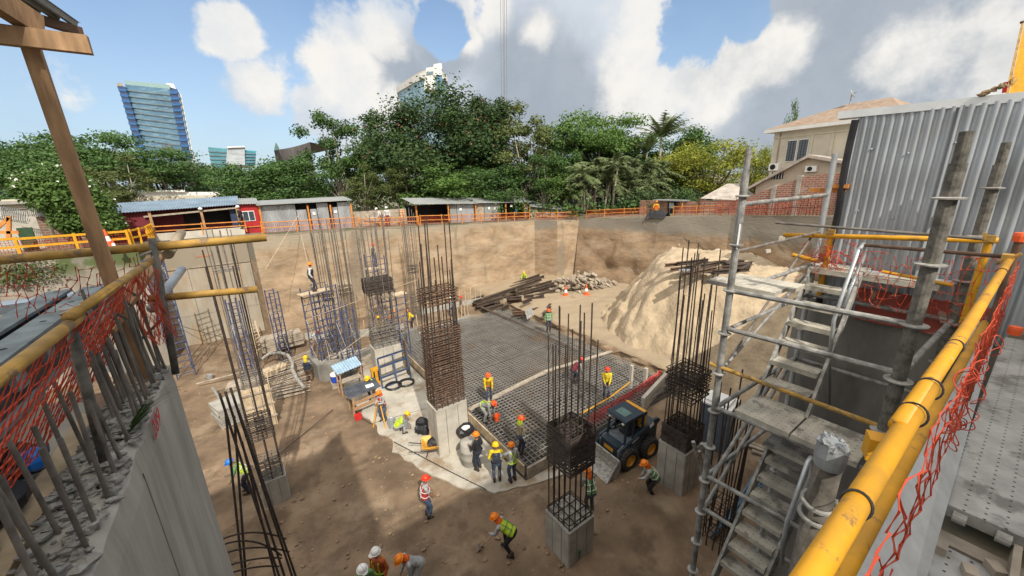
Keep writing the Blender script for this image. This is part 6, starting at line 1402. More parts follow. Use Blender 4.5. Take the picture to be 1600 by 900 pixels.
# tripod with total station
tpod = thing('survey_tripod', 'yellow survey tripod with instrument in front of the surveyor in red', 'tripod', tuple(onz(592, 662))); c_ = onz(596, 655); hd_ = c_ + V((0, 0, 1.38))
for px, py in ((583, 668), (603, 670), (606, 650)): b = MB(); b.bar(hd_, onz(px, py), .06, .05, (1, 0, 0)); b.build('leg', M['yellow'], tpod)
b = MB(); b.lathe(hd_, [(.09, 0), (.09, .05), (.07, .06), (.08, .28), (.05, .3), (.001, .3)], 10); b.build('instrument', M['white'], tpod)
b = MB(); b.tube([hd_ + V((-.1, -.05, .18)), hd_ + V((.1, .05, .18))], .04, 8); b.build('telescope', M['black'], tpod)
bk3 = MB(); bk3.lathe(onz(613, 668), [(.16, 0), (.21, .45), (.22, .45), (.2, .42), (.15, .02), (.001, .02)], 12); bk3.build('bucket', M['galv'], label='grey bucket in front of the crouching worker on the slab', category='bucket')
# ------------------------------------------------------------------ skid steer loader
sk = thing('skid_loader', 'dark blue and yellow skid steer loader with its bucket on the ground beside the mat', 'loader', (11.75, 8.62, 0.0), radians(176))
M['ldark'] = mat('loader_paint', (.022, .036, .05), .42, .1, var=.2, sc=3, space='obj')
M['lgrey'] = mat('loader_grey', (.16, .18, .20), .6, .3, var=.3, sc=4, space='obj')
M['lyel'] = mat('loader_yellow', (.62, .30, .03), .5, var=.15, sc=3, space='obj')
M['tyre'] = mat('tyre', (.03, .028, .026), .9, var=.4, sc=6, space='obj', bump=.3)
def sp(nm, b, mt, par=None, **k): return b.build(nm, M[mt], par or sk, local=True, **k)
def xprism(b, prof, y0, y1):   # profile in (x, z) pushed along y
    n = len(prof); vs = [(x, y0, z) for x, z in prof] + [(x, y1, z) for x, z in prof]
    b.add(vs, [tuple(range(n)), tuple(range(2 * n - 1, n - 1, -1))] + [((i + 1) % n, i, n + i, n + (i + 1) % n) for i in range(n)])
for i, (x, s) in enumerate(((.62, 1), (-.62, 1), (.62, -1), (-.62, -1))):
    Mx = Matrix.Rotation(-pi / 2 * s, 3, 'X'); c = V((x, s * .62, .48)); b = MB()
    b.lathe(c, [(.27, -.02), (.33, -.05), (.46, -.03), (.48, .03), (.48, .21), (.46, .27), (.36, .29), (.27, .26), (.27, -.02)], 24, M=Mx)
    for k in range(20):
        a = 2 * pi * k / 20
        for e in (0, 1):
            p = c + Mx @ V((.485 * cos(a + e * .15), .485 * sin(a + e * .15), .05 + e * .13)); b.box(p, (.07, .12, .05), M=Mx @ Matrix.Rotation(a, 3, 'Z') @ Matrix.Rotation((.5 if e else -.5), 3, 'X'))
    w = sp('wheel', b, 'tyre'); b = MB(); b.lathe(c, [(.27, .05), (.27, .24), (.23, .25), (.20, .17), (.08, .17), (.07, .21), (.001, .21)], 18, M=Mx); sp('rim', b, 'lyel', w)
b = MB(); xprism(b, [(-1.2, .35), (1.0, .35), (1.0, .85), (.75, 1.0), (-.55, 1.05), (-1.2, 1.0)], -.55, .55); sp('chassis', b, 'lgrey')
b = MB(); xprism(b, [(-1.25, .5), (-.55, .5), (-.5, 1.35), (-.75, 1.5), (-1.28, 1.42)], -.56, .56); sp('engine_cover', b, 'ldark')
b = MB(); xprism(b, [(-.62, 1.36), (-.42, 1.36), (-.42, 2.02), (-.62, 1.98)], -.50, .50); sp('rear_panel', b, 'lyel')
for s in (-1, 1):
    cab = MB(); cab.bar((.62, s * .47, .95), (.48, s * .47, 1.98), .07, .07, (1, 0, 0)); cab.bar((-.45, s * .47, 1.0), (-.45, s * .47, 1.98), .08, .08, (1, 0, 0))
    for z in (1.2, 1.42, 1.64): cab.bar((-.42, s * .47, z), (.15, s * .47, z), .02, .03)
    cab.bar((.15, s * .47, 1.0), (.1, s * .47, 1.98), .05, .05, (1, 0, 0)); sp('cab_frame', cab, 'ldark')
b = MB(); xprism(b, [(-.62, 1.98), (.60, 1.98), (.66, 2.02), (.60, 2.10), (-.3, 2.14), (-.62, 2.10)], -.53, .53); ro = sp('roof', b, 'ldark')
b = MB(); b.box((.22, 0, 2.125), (.42, .55, .012), M=Matrix.Rotation(.05, 3, 'Y')); b.build('roof_window', mat('roof_glass', (.10, .17, .15), .3), ro, local=True)
b = MB(); b.box((-.52, 0, 2.13), (.16, 1.0, .03)); sp('roof_stripe', b, 'lyel', ro)
b = MB(); b.box((-.1, 0, 1.05), (.5, .5, .16)); b.box((-.32, 0, 1.35), (.14, .48, .6)); sp('seat', b, 'black')
b = MB(); xprism(b, [(.55, .55), (1.02, .55), (1.0, 1.0), (.62, 1.02)], -.46, .46); sp('front_panel', b, 'ldark')
b = MB(); b.box((1.01, 0, .72), (.03, .5, .16)); sp('step', b, 'lyel')
for s in (-1, 1):
    b = MB(); xprism(b, [(-1.35, 1.52), (-1.2, 1.68), (-.9, 1.66), (.45, 1.12), (.95, .98), (1.18, .55), (1.28, .30), (1.12, .26), (.98, .5), (.80, .82), (.4, .92), (-1.1, 1.34)], s * .60 - .05, s * .60 + .05); arm = sp('lift_arm', b, 'ldark')
    b = MB(); b.box((-.80, s * .656, 1.48), (.26, .006, .17), M=Matrix.Rotation(.35, 3, 'Y')); sp('decal', b, 'white', arm)
    b = MB(); b.box((.15, s * .656, 1.13), (.42, .006, .08), M=Matrix.Rotation(.36, 3, 'Y')); sp('decal', b, 'galv', arm)
    b = MB(); b.tube([(-.9, s * .5, .9), (.3, s * .52, 1.1)], .045, 8); sp('lift_cylinder', b, 'galv')
bu = MB(); prof = [(1.22, .75), (1.18, .4), (1.25, .10), (1.4, .03), (1.95, .02), (1.95, .05), (1.45, .08), (1.32, .16), (1.27, .4), (1.30, .75)]
xprism(bu, prof, -.86, .86)
for s in (-1, 1): xprism(bu, [(1.22, .75), (1.2, .4), (1.26, .1), (1.42, .03), (1.92, .03), (1.6, .45), (1.35, .75)], s * .85 - .018, s * .85 + .018)
bo = sp('bucket', bu, 'galv_dirty')
b = MB(); q = random.Random(3)
for _ in range(30): b.ell((q.uniform(1.35, 1.75), q.uniform(-.7, .7), q.uniform(.1, .25)), q.uniform(.08, .2), 7, 5, jit=.25, rnd=q)
b.build('dirt_heap', M['dirt'], label='small load of dirt lying in the loader bucket', category='dirt', kind=None) if False else None
for s in (-1, 1):
    b = MB(); b.ell((-1.3, s * .45, 1.1), (.03, .09, .06), 8, 5); sp('tail_lamp', b, 'red_paint')
    b = MB(); b.ell((.63, s * .36, 1.9), (.04, .07, .05), 8, 5); sp('headlight', b, 'white')
# ------------------------------------------------------------------ unseen building added behind the viewpoint to shade the near half of the pit
ob_ = thing('shade_building', 'unseen stepped white building added behind the platform to shade the pit', 'building', (5, -9, 9))
b = MB(); b.b2((-34, -16, 8), (-3.0, -5.5, 22.2)); b.build('tall_wing', M['white'], ob_)  # walls white so they bounce light into the shaded pit
b = MB(); b.b2((-2.98, -16, 8), (11.5, -5.5, 16.2)); b.build('low_wing', M['white'], ob_)
for x0, x1, n in ((-33, -4, 4), (-2, 11, 2)):
    for k in range(n):
        for j in range(int((x1 - x0) / 3)):
            b = MB(); b.b2((x0 + 3 * j + .5, -5.53, 11 + 3 * k), (x0 + 3 * j + 2.1, -5.48, 12.4 + 3 * k)); b.build('window', M['glass'], ob_)
for i in (1,): cut_face(i, M['concrete_dark'], .03)
cut_face(0, M['concrete_dark'], .02); cut_face(19, M['soil_left'], .05)
# ------------------------------------------------------------------ corrugated hoarding
FX = 7.40
M['hoard'] = overlay(mat('hoarding_sheet', (.40, .43, .46), .5, .3, var=.16, sc=1.1, stretch=(1, 3, .5)), (.44, .45, .46), 2.2, .55, .66, .7, seed=4)
hd = thing('hoarding', 'tall dented grey corrugated metal hoarding with a pale ridge cap on the right', 'fence', (FX, .6, 9.5))
HY = onx(1337, 205, FX).y
b = MB(); b.corr((FX, HY, 9.35), V((0, -1.0, 0)), V((.0, 0, 2.88)), (-1, 0, 0), .088, .015, rib=True, dent=.018, ny=22); b.build('sheet', M['hoard'], hd, smooth=True)
b = MB(); b.corr((FX - .022, HY - .96, 9.35), V((0, -.86, 0)), V((.0, 0, 2.88)), (-1, 0, 0), .088, .015, rib=True, dent=.022, ny=22); b.build('sheet', M['hoard'], hd, smooth=True)
b = MB(); b.corr((FX, HY - 1.78, 9.35), V((0, -2.2, 0)), V((.0, 0, 2.88)), (-1, 0, 0), .088, .015, rib=True, dent=.018, ny=22); b.build('sheet', M['hoard'], hd, smooth=True)
b = MB(); b.extr([(-.10, -.05), (.02, -.05), (.02, .05), (-.10, .03)], (FX, HY + .24, 12.29), (FX, -1.9, 12.19)); b.extr([(-.106, -.06), (-.10, -.06), (-.10, .035), (-.106, .035)], (FX, HY + .24, 12.29), (FX, -1.9, 12.19)); b.build('ridge_cap', mat('cap_white', (.66, .69, .71), .4, .3, var=.1), hd)
b = MB()
q = random.Random(4)
b.tube([(FX - .03 + .012 * sin(k * 1.3), HY + .02 + .015 * sin(k), 12.2 - .28 * k) for k in range(11)], .045, 6); b.build('dark_flashing', M['black'], hd)
b = MB(); b.b2((FX - .02, HY - .03, 11.2), (FX + .08, HY + .42, 11.26)); b.b2((FX - .07, HY - .06, 11.26), (FX - .0, HY + .14, 11.31)); b.build('timber', M['orange_wood'], hd)
for y in (HY - .1, .8, -.4):
    b = MB(); b.b2((FX + .03, y - .05, 9.2), (FX + .13, y + .05, 12.1)); b.build('post', M['wood_dark'], hd)
b = MB()
for y in (HY - .22, HY - .6, HY - 1.0, HY - 1.4):
    for z in (11.75, 10.9): b.ell((FX - .024, y, z + .05 * sin(y * 9)), (.012, .014, .014), 6, 4)
b.build('fixing_screws', M['galv'], hd)
b = MB(); q = random.Random(2); p0 = onx(1532, 151, FX - .03)
for k in range(6): b.ell(p0 + V((0, -.03 * k, .02 + .014 * k)), (.025, .035, .02 + .008 * (k % 2)), 7, 5, jit=.3, rnd=q)
b.build('cloth_rag', CL['tan'], label='dirty cloth rag lying on the ridge cap of the hoarding', category='rag')
# yellow machine boom beyond the hoarding
cr = thing('crane_mast', 'orange yellow steel mast of a machine rising behind the hoarding at the right edge', 'crane', tuple(far(1600, 200, 17)))
def plate(pts, D, th, nm, mt, par):
    f = [far(x, y, D) for x, y in pts]; n = len(f); bk = back_of(f, th); b = MB(); b.add(f + bk, [tuple(range(n)), tuple(range(2 * n - 1, n - 1, -1))] + [((i + 1) % n, i, n + i, n + (i + 1) % n) for i in range(n)]); return b.build(nm, M[mt], par)
plate([(1573, 165), (1640, 165), (1640, 20), (1601, 34)], 17, .9, 'mast_body', 'yellow', cr)
plate([(1567, 165), (1572.5, 165), (1600, 34), (1597, 33)], 16.95, .95, 'edge_flange', 'yellow_old', cr)
b = MB(); c_ = far(1583, 126, 16.95); Mx = Matrix((_r0, V((0, 0, 1)), -_f0)).transposed(); b.lathe(c_, [(.14, 0), (.14, .04), (.08, .04), (.08, .045), (.001, .045)], 14, M=Mx); b.build('pin_boss', M['yellow_old'], cr)
b = MB(); b.bar(far(1572, 128, 16.8), far(1569, 145, 16.8), .12, .12); b.build('hose_bracket', M['red_paint'], cr)
b = MB(); b.bar(far(1596, 35, 16.8), far(1604, 32, 16.8), .1, .08); b.build('top_lug', M['rebar_rust'], cr)
# ------------------------------------------------------------------ scaffold with stair
ss = thing('scaffold_stair', 'grey steel scaffold with an aluminium stair going down into the pit on the right', 'scaffold', (5.9, 1.3, 0))
ZR = [10.14 - .56 * k for k in range(-4, 18)]
def zt_at(px, py, x): return onx(px, py, x).z
def standard(x, y, top, r, rings, mt='scaf', sleeve=True):
    b = MB(); b.tube([(x, y, 0), (x, y, top - (.24 if sleeve else 0))], r, 12); 
    if sleeve: b.tube([(x, y, top - .25), (x, y, top)], r * .78, 12)
    o = b.build('standard', M[mt], ss, smooth=False)
    for z in rings:
        if z < top - .2: b = MB(); b.lathe((x, y, z), [(r, -.012), (r * 1.9, -.006), (r * 1.95, .006), (r, .014)], 14); b.build('rosette', M['galv_dirty'], o)
    return o
S1, S2, S3, S4 = (4.7, 2.08), (7.2, 2.0), (4.8, .52), (7.2, .46)
M['scaf_mud'] = overlay(mat('scaf_mud', (.13, .122, .105), .9, .05, var=.45, sc=14, bump=.6, bsc=40, dist=.006), (.20, .185, .155), 9, .52, .64, .6)
standard(*S1, 11.77, .040, ZR, 'scaf'); standard(*S2, zt_at(1300, 240, 7.2), .038, [z for z in ZR if z < 10], 'galv', False)
standard(*S3, onx(1515, 205, 4.8).z, .055, ZR, 'scaf_mud'); standard(*S4, onx(1566, 223, 7.2).z, .052, ZR, 'scaf_mud')
b = MB(); b.tube([(4.7 - .033, 2.08 - .026, 10.66), (4.7 - .033, 2.08 - .026, 10.95)], .012, 4); b.build('sticker', M['white'], ss)
def ledger(p, q, r=.027, mt='scaf', nm='ledger'):
    b = MB(); b.tube([p, q], r, 9); b.build(nm, M[mt], ss)
def P1(z): return (S1[0], S1[1], z)
def P2(z): return (S2[0], S2[1], z)
def P3(z): return (S3[0], S3[1], z)
def P4(z): return (S4[0], S4[1], z)
for z in (10.14, 9.65, 8.52, 7.42, 6.86): ledger(P1(z), P3(z), .030)
ledger((4.68, 2.2, 9.12), (4.86, .35, 9.02), .026, 'yellow_old')
for z, r in ((11.17, .026), (10.62, .018), (10.12, .028), (9.62, .024), (8.5, .03), (7.4, .028)): ledger(P1(z), P2(z), r, 'scaf' if r > .02 else 'rebar_grey')
for z in (9.62, 8.5, 7.4): ledger(P3(z), P4(z), .03); ledger(P2(z), P4(z), .03)
ledger(P2(10.10), P4(10.10), .03, 'galv')
ledger((7.1, 2.04, 10.62), (4.72, 2.08, 9.0), .016, 'rebar_grey', 'brace'); ledger((4.72, 2.06, 9.08), (7.1, 2.0, 10.05), .018, 'scaf', 'brace'); ledger((4.7, 2.06, 6.8), (6.9, 2.0, 8.4), .028, 'scaf', 'brace'); ledger((4.75, 2.04, 7.3), (6.6, 1.98, 8.6), .030, 'scaf', 'brace')
# stair flights
M['step'] = overlay(mat('stair_tread', (.40, .37, .31), .8, .25, var=.3, sc=6, bump=.5, bsc=60), (.14, .11, .08), 9, .52, .64, .7)
def holes_mat(name, base, sx, sy, rr, hole=(.02, .02, .02), oy=0.0):
    m = mat(name, base, .7, .15, var=.25, sc=4, bump=.15); overlay(m, (.13, .12, .11), 3.2, .52, .62, .75); t, bs = nodes_of(m); L = t.links.new
    g = t.nodes.new('ShaderNodeNewGeometry'); sp_ = t.nodes.new('ShaderNodeSeparateXYZ'); L(g.outputs['Position'], sp_.inputs[0])
    def mm(op, a, c): n = t.nodes.new('ShaderNodeMath'); n.operation = op; L(a, n.inputs[0]) if not isinstance(a, float) else None; (L(c, n.inputs[1]) if not isinstance(c, float) else setattr(n.inputs[1], 'default_value', c)); return n.outputs[0]
    fx = mm('SUBTRACT', mm('FRACT', mm('DIVIDE', sp_.outputs['X'], sx), 0.0), .5); fy = mm('SUBTRACT', mm('FRACT', mm('DIVIDE', mm('ADD', sp_.outputs['Y'], oy), sy), 0.0), .5)
    d = mm('ADD', mm('POWER', mm('MULTIPLY', fx, sx), 2.0), mm('POWER', mm('MULTIPLY', fy, sy), 2.0)); k = mm('LESS_THAN', d, rr * rr)
    mx = t.nodes.new('ShaderNodeMix'); mx.data_type = 'RGBA'; L(k, mx.inputs[0]); L(bs.inputs['Base Color'].links[0].from_socket, mx.inputs[6]); mx.inputs[7].default_value = (*hole, 1); L(mx.outputs[2], bs.inputs['Base Color']); return m
M['tread_holes'] = holes_mat('tread_holes', (.45, .42, .35), .075, .075, .007, (.10, .09, .07))
def step(x, z, y0, y1, d=.21, nm='step', th=.05): 
    b = MB(); b.b2((x - d, y0, z - th), (x, y1, z)); b.b2((x - d - .006, y0, z - th - .012), (x - d, y1, z + .004)); b.build(nm, M['tread_holes'], ss)
def flight(x0, z0, x1, z1, n, ya, yb, skew=0.0, d=.21):
    for i in range(n):
        t = (i + .5) / n; s = skew * t; step(x0 + (x1 - x0) * t + d / 2, z0 + (z1 - z0) * (i + 1) / (n + 1), ya + s + .03, yb + s - .03, d)
    for y in (ya, yb):
        b = MB(); b.bar((x0 + .1, y, z0 - .03), (x1 - .05, y + skew, z1 - .06), .035, .15); b.build('stringer', M['galv_dirty'], ss)
b = MB(); b.b2((6.78, 1.36, 10.06), (7.35, 1.95, 10.13)); b.build('landing', M['tread_holes'], ss)
b = MB(); b.b2((6.9, .62, 10.03), (7.35, 1.35, 10.10)); b.build('landing', M['tread_holes'], ss)
flight(6.78, 10.13, 5.32, 8.6, 6, 1.36, 1.93, -.12)
b = MB(); b.b2((4.72, 1.24, 8.54), (5.34, 1.84, 8.6)); b.build('landing', M['tread_holes'], ss)
b = MB(); b.b2((4.72, .63, 8.54), (5.34, 1.22, 8.6)); b.build('landing', M['tread_holes'], ss)
flight(5.16, 8.16, 4.45, 6.3, 7, 1.03, 1.53, .12, .20)
b = MB(); b.b2((4.95, .98, 8.12), (5.35, 1.55, 8.17)); b.build('landing', M['tread_holes'], ss)
def rail_loop(pts, y, r=.022):
    b = MB(); b.tube([ony(px, py, y) for px, py in pts], r, 8); b.build('handrail', M['galv'], ss, smooth=True)
rail_loop([(1295, 640), (1296, 555), (1303, 500), (1320, 450), (1341, 392), (1349, 381), (1352, 384), (1350, 400), (1331, 445), (1318, 480)], 1.30)
rail_loop([(1222, 880), (1223, 850), (1230, 815), (1262, 722), (1267, 715), (1270, 720), (1266, 745), (1238, 812)], .98)
b = MB(); b.b2((4.74, 1.62, 10.16), (5.06, 2.40, 10.205)); b.build('platform_plank', M['tread_holes'], ss)
b = MB(); b.b2((5.08, 1.55, 10.155), (5.40, 2.32, 10.20)); b.build('platform_plank', M['tread_holes'], ss)
# faded red board under the landing
rbm = overlay(mat('faded_red', (.32, .075, .055), .85, var=.25, sc=3), (.46, .36, .30), 5, .53, .62, .8)
p, q_ = onx(1342, 452, 7.33), onx(1455, 520, 7.33); b = MB(); b.b2((7.33, .1, q_.z - .02), (7.37, p.y, p.z + .02)); b.build('toe_board', rbm, label='faded red board fixed along the edge of the dark pit wall behind the stair', category='board')
# rails along the landing
rl = thing('landing_rail', 'yellow rail with hanging orange mesh in front of the corrugated hoarding', 'guard rail', (6.9, 1.1, 9.6))
a_, c_ = onx(1225, 367, 6.95), onx(1560, 376, 6.85); b = MB(); b.tube([a_, c_], .034, 10); b.build('rail', M['yellow'], rl, smooth=True)
a_, c_ = onx(1238, 398, 6.95), onx(1278, 408, 6.95); b = MB(); b.tube([a_, c_], .03, 8); b.build('rail', M['yellow'], rl)
a_, c_ = onx(1378, 424, 6.95), onx(1490, 446, 6.95); b = MB(); b.tube([a_, c_], .022, 8); b.build('rail', M['yellow'], rl)
a_, c_ = onx(1212, 348, 6.5), onx(1535, 373, 6.5); b = MB(); b.tube([a_, c_], .018, 8); b.build('rail', M['rebar_grey'], rl)
a_, c_ = onx(1352, 383, 6.2), onx(1582, 402, 5.6); b = MB(); b.tube([a_, c_], .020, 8); b.build('rail', M['rebar_rust'], rl)
for px, y0, y1, xx in ((1300, 362, 410, 6.95), (1547, 372, 445, 6.85)):
    a_, c_ = onx(px, y0, xx), onx(px - 6, y1, xx); b = MB(); b.tube([a_ + V((0, 0, .03)), V((a_.x, a_.y, 9.7))], .036, 10); po_ = b.build('post', M['yellow'], rl)
    b = MB(); b.box(a_ + V((-.03, 0, -.0)), (.06, .09, .07)); b.box(a_ + V((-.06, .04, .02)), (.03, .03, .08)); b.build('clamp', M['yellow_old'], po_)
T0, T1 = onx(1345, 386, 6.3), onx(1575, 402, 5.8); b = MB(); net(b, T0, T1, V((T0.x + .1, T0.y, 9.92)), V((T1.x, T1.y + .05, 9.95)), 22, 6, .0034, .10, .035, 3, .30); b.build('safety_mesh', M['orange_net'], rl)
b = MB(); q = random.Random(8)
for k in range(90):
    c = onx(1300, 395, 6.85) + V((q.gauss(0, .05), q.gauss(0, .14), q.gauss(-.02, .09))); pts = [c]
    for _ in range(3): pts.append(pts[-1] + V((q.uniform(-.07, .07), q.uniform(-.09, .09), q.uniform(-.09, .05))))
    b.tube(pts, .0042, 3, cap=False)
b.build('bunched_mesh', M['orange_net'], rl)
# ------------------------------------------------------------------ walkway, toe board and big yellow rail
M['deck'] = holes_mat('deck_holes', (.34, .335, .32),   .058, .072, .0062, (.03, .03, .03), .02)
def deck(x0, x1, y0, y1, z, label):
    t = thing('deck_plank', label, 'plank', ((x0 + x1) / 2, (y0 + y1) / 2, z - .07)); b = MB(); b.b2((x0, y0, z - .006), (x1, y1, z)); b.b2((x0, y0, z - .07), (x1, y0 + .005, z - .007)); b.b2((x0, y1 - .005, z - .07), (x1, y1, z - .007)); b.b2((x0, y0 + .006, z - .07), (x0 + .006, y1 - .006, z - .007)); b.build('deck', M['deck'], t)
    for y in (y0 + .07, y1 - .07): b = MB(); b.tube([(x0 - .03, y - .025, z - .035), (x0 - .03, y + .025, z - .035)], .03, 10); b.build('hook', M['galv_dirty'], t)
deck(2.92, 6.6, -.27, .02, 9.70, 'perforated steel walkway plank scuffed grey on the right')
deck(1.1, 2.72, -.26, .06, 9.58, 'lower perforated steel plank at the bottom right corner')
deck(2.92, 6.6, -.60, -.30, 9.69, 'perforated steel plank on the far side of the walkway, mostly outside the picture')
wd = MB(); wd.b2((2.76, -.30, 9.50), (2.86, .08, 9.57)); wd.build('timber_bearer', M['wood_grey'], label='grey timber bearer under the end of the walkway plank', category='timber')
for i, (x, y) in enumerate(((2.66, -.02), (2.58, -.13), (2.70, -.2))):
    b = MB(); b.box((x, y, 9.60), (.07, .05, .05), rz=.3 * i); b.build('wood_block', M['wood_grey'], label=('left', 'middle', 'right')[i] + ' small wooden block wedged at the end of the walkway plank', category='block')
wb_ = MB(); wb_.b2((2.5, -.262, 9.52), (2.9, -.235, 9.66)); wb_.build('timber_offcut', M['wood_grey'], label='short timber offcut beside the wooden blocks at the bottom right', category='timber')
tbm = MB(); A0, A1, B0, B1 = V((1.0, -.035, 9.712)), V((6.55, .085, 9.712)), V((.6, .16, 9.90)), V((6.3, .225, 9.90)); n_ = (A1 - A0).cross(B0 - A0).normalized() * .006
tbm.add([A0, A1, B1, B0, A0 + n_, A1 + n_, B1 + n_, B0 + n_], [(3, 2, 1, 0), (4, 5, 6, 7), (0, 1, 5, 4), (1, 2, 6, 5), (2, 3, 7, 6), (3, 0, 4, 7)]); tbm.build('toe_board', mat('toe_galv', (.52, .53, .53), .55, .25, var=.16, sc=4, bump=.1), label='wide galvanised metal toe board leaning along the walkway', category='board')
yr = thing('guard_rail', 'big bright yellow tube rail with scuffed paint in the right foreground', 'guard rail', (2.2, .1, 9.7))
def yp(x, z=10.9, dy=0): return V((x, .1 + dy, z))
b = MB(); b.tube([yp(-.4), yp(.6), yp(1.52)], .0205, 20); b.build('rail', M['yellow'], yr, smooth=True)
b = MB(); b.tube([yp(1.2, 10.905, .008), yp(2.2, 10.9), yp(4.3)], .0195, 20); b.build('rail', M['yellow'], yr, smooth=True)
b = MB(); b.tube([V((.3, .13, 10.42)), V((2.4, .13, 10.40)), V((4.3, .12, 10.40))], .022, 16); b.build('mid_rail', M['yellow'], yr, smooth=True)
for x in (.84, 1.30, 1.50, 1.95, 3.6):
    b = MB(); b.tube([yp(x + .012 * sin(t)) + V((0, (.0228 if x < 1.2 else .0275 if x < 1.55 else .0215) * cos(t), (.0228 if x < 1.2 else .0275 if x < 1.55 else .0215) * sin(t))) for t in [2 * pi * k / 18 for k in range(18)]], .0028, 5, closed=True); b.build('wire_tie', M['black'], yr)
b = MB(); b.tube([(4.33, .09, 9.75), (4.33, .09, 11.0)], .022, 10); b.build('end_post', M['rebar_rust'], yr)
for p in ((4.33, .09, 11.02), (4.36, -.02, 10.36)):
    b = MB(); b.lathe(p, [(.032, -.02), (.036, .02), (.032, .04), (.001, .045)], 12); b.build('end_cap', M['cone'], yr)
b = MB(); b.box((4.1, .11, 10.91), (.08, .05, .06)); b.tube([(4.1, .15, 10.87), (4.1, .06, 10.95)], .012, 6); b.build('clamp', M['yellow_old'], yr)
mp_ = thing('rail_post', 'mud caked steel post wrapped with plastic at its top beside the big yellow rail', 'post', (1.06, .20, 8.4))
b = MB(); b.tube([(1.09, .205, 8.4), (1.06, .19, 10.86)], .028, 16); b.build('post', mat('mud_dark', (.085, .075, .062), .9, var=.45, sc=20, bump=.6, bsc=60, dist=.004), mp_, smooth=True)
b = MB(); q = random.Random(11); b.lathe((1.06, .19, 10.81), [(.030, 0), (.032, .03), (.03, .06), (.02, .068), (.001, .07)], 14)
for k in range(14): a = k * .45; b.ell((1.06 + .022 * cos(a), .19 + .022 * sin(a), 10.868 + q.uniform(-.006, .012)), (.011, .011, .009), 6, 4, jit=.4, rnd=q)
b.build('plastic_wrap', mat('plastic_wrap', (.20, .215, .225), .55, var=.25, sc=20), mp_)
b = MB()
for z in (10.66, 10.70): b.tube([V((1.06 + .034 * cos(t), .19 + .034 * sin(t), z + .006 * cos(t))) for t in [2 * pi * k / 18 for k in range(18)]], .006, 6, closed=True)
b.tube([(1.08, .17, 10.68), (1.17, .125, 10.74)], .009, 6); b.build('clamp', M['galv_dirty'], mp_)
b = MB(); b.box((1.18, .135, 10.84), (.045, .035, .06), rz=.4); b.build('clamp_jaw', M['yellow'], mp_)
sm = thing('safety_mesh', 'crumpled orange plastic mesh hanging along the big yellow rail', 'mesh', (2.2, .07, 10.1))
b = MB(); net(b, V((.55, .06, 10.83)), V((4.25, .06, 10.88)), V((.75, .05, 10.50)), V((4.25, .05, 10.4)), 52, 4, .0018, .03, .010, 6, .15); b.build('strands', M['orange_net'], sm)
b = MB(); q = random.Random(12)
for k in range(14):
    c = V((q.uniform(1.75, 2.45), .045 + q.uniform(-.03, .015), q.uniform(10.6, 10.85))); pts = [c + V((.07 * cos(t) * (1 + .15 * sin(3 * t + k)), .015 * sin(t * 2 + k), (.03 + .001 * k) * sin(t) * (1 + .2 * cos(2 * t + k)))) for t in [2 * pi * j / 18 for j in range(18)]]; b.tube(pts, .0020, 3, closed=True)
b.build('bunched_mesh', M['orange_net'], sm)
# ------------------------------------------------------------------ left retaining wall with its bars
LX = -.65
M['near_wall'] = overlay(overlay(mat('near_wall', (.38, .36, .315), .92, var=.2, sc=1.5, bump=.35, bsc=16, stretch=(1, 2, .4)), (.25, .235, .205), 1.6, .50, .66, .6, stretch=(1, 2.2, .22), seed=2), (.40, .39, .36), 2.2, .55, .64, .6, stretch=(1, 2, .3), seed=8)
lw = thing('retaining_wall', 'near grey wall on the left with bars sticking out of its broken top', 'wall', (LX - .15, 1.4, 0))
b = MB(); q = random.Random(3); ny = 60; vs = []
for i in range(ny + 1):
    y = -1.2 + 4.93 * i / ny; e = .02 * mnoise.noise(V((y * 6, 1, 1))); ze = 10.2 + .035 * mnoise.noise(V((y * 5, 4, 2)))
    vs += [(LX + .004 * mnoise.noise(V((y * 2, 0, 9))), y, -.2), (LX + .006 * mnoise.noise(V((y * 2, 5, 9))), y, 8), (LX, y, 10.05), (LX - .012 + e * .6, y, ze - .02), (LX - .05 + e, y, ze + .01), (LX - .16, y, ze + .02), (LX - .24, y, ze), (LX - .27, y, 10.0), (LX - .27, y, -.2)]
b.add(vs, [(i * 9 + j, (i + 1) * 9 + j, (i + 1) * 9 + j + 1, i * 9 + j + 1) for i in range(ny) for j in range(8)] + [tuple(range(8, -1, -1)), tuple(ny * 9 + j for j in range(9))]); b.build('wall_body', M['near_wall'], lw)
b = MB()
for _ in range(650):
    y = q.uniform(.9, 3.68); s = q.uniform(.008, .034); b.ell((LX - q.uniform(.02, .25), y, 10.21 + q.uniform(0, .03)), (s * 1.2, s, s * .6), 5, 3, jit=.35, rnd=q)
b.build('broken_concrete', mat('rubble_grey', (.25, .245, .225), .95, var=.4, sc=12), lw)
for y in (2.45,): b = MB(); b.b2((LX - .002, y - .0012, 4), (LX + .003, y + .0015, 10.1)); b.build('joint', M['concrete_dark'], lw)
k = 0; y = 1.05
while y < 3.62:
    for xo in (.045, .15):
        yy = y + q.uniform(-.03, .03); h = q.uniform(.40, .58) if y < 3.0 else q.uniform(.5, .8); top = (LX - xo + q.uniform(-.04, .02), yy + q.uniform(-.05, .03), 10.18 + h); barobj('rebar', (LX - xo, yy, 10.1), top, .0085, 'rebar_grey', lw)
    y += .155 if y < 2.9 else .10
for i, (y0_, h) in enumerate(((3.02, .62), (3.22, .66), (3.38, .70))):
    b = MB(); b.tube([(LX - .14, y0_, 10.1), (LX - .16, y0_ - .02, 10.1 + h), (LX - .14, y0_ + .03, 10.1 + h + .05), (LX - .10, y0_ + .22, 10.1 + h + .08), (LX - .06, y0_ + .28, 10.1 + h), (LX - .02, y0_ + .30, 10.1)], .010, 7); b.build('bent_bar', M['rebar_grey'], lw)
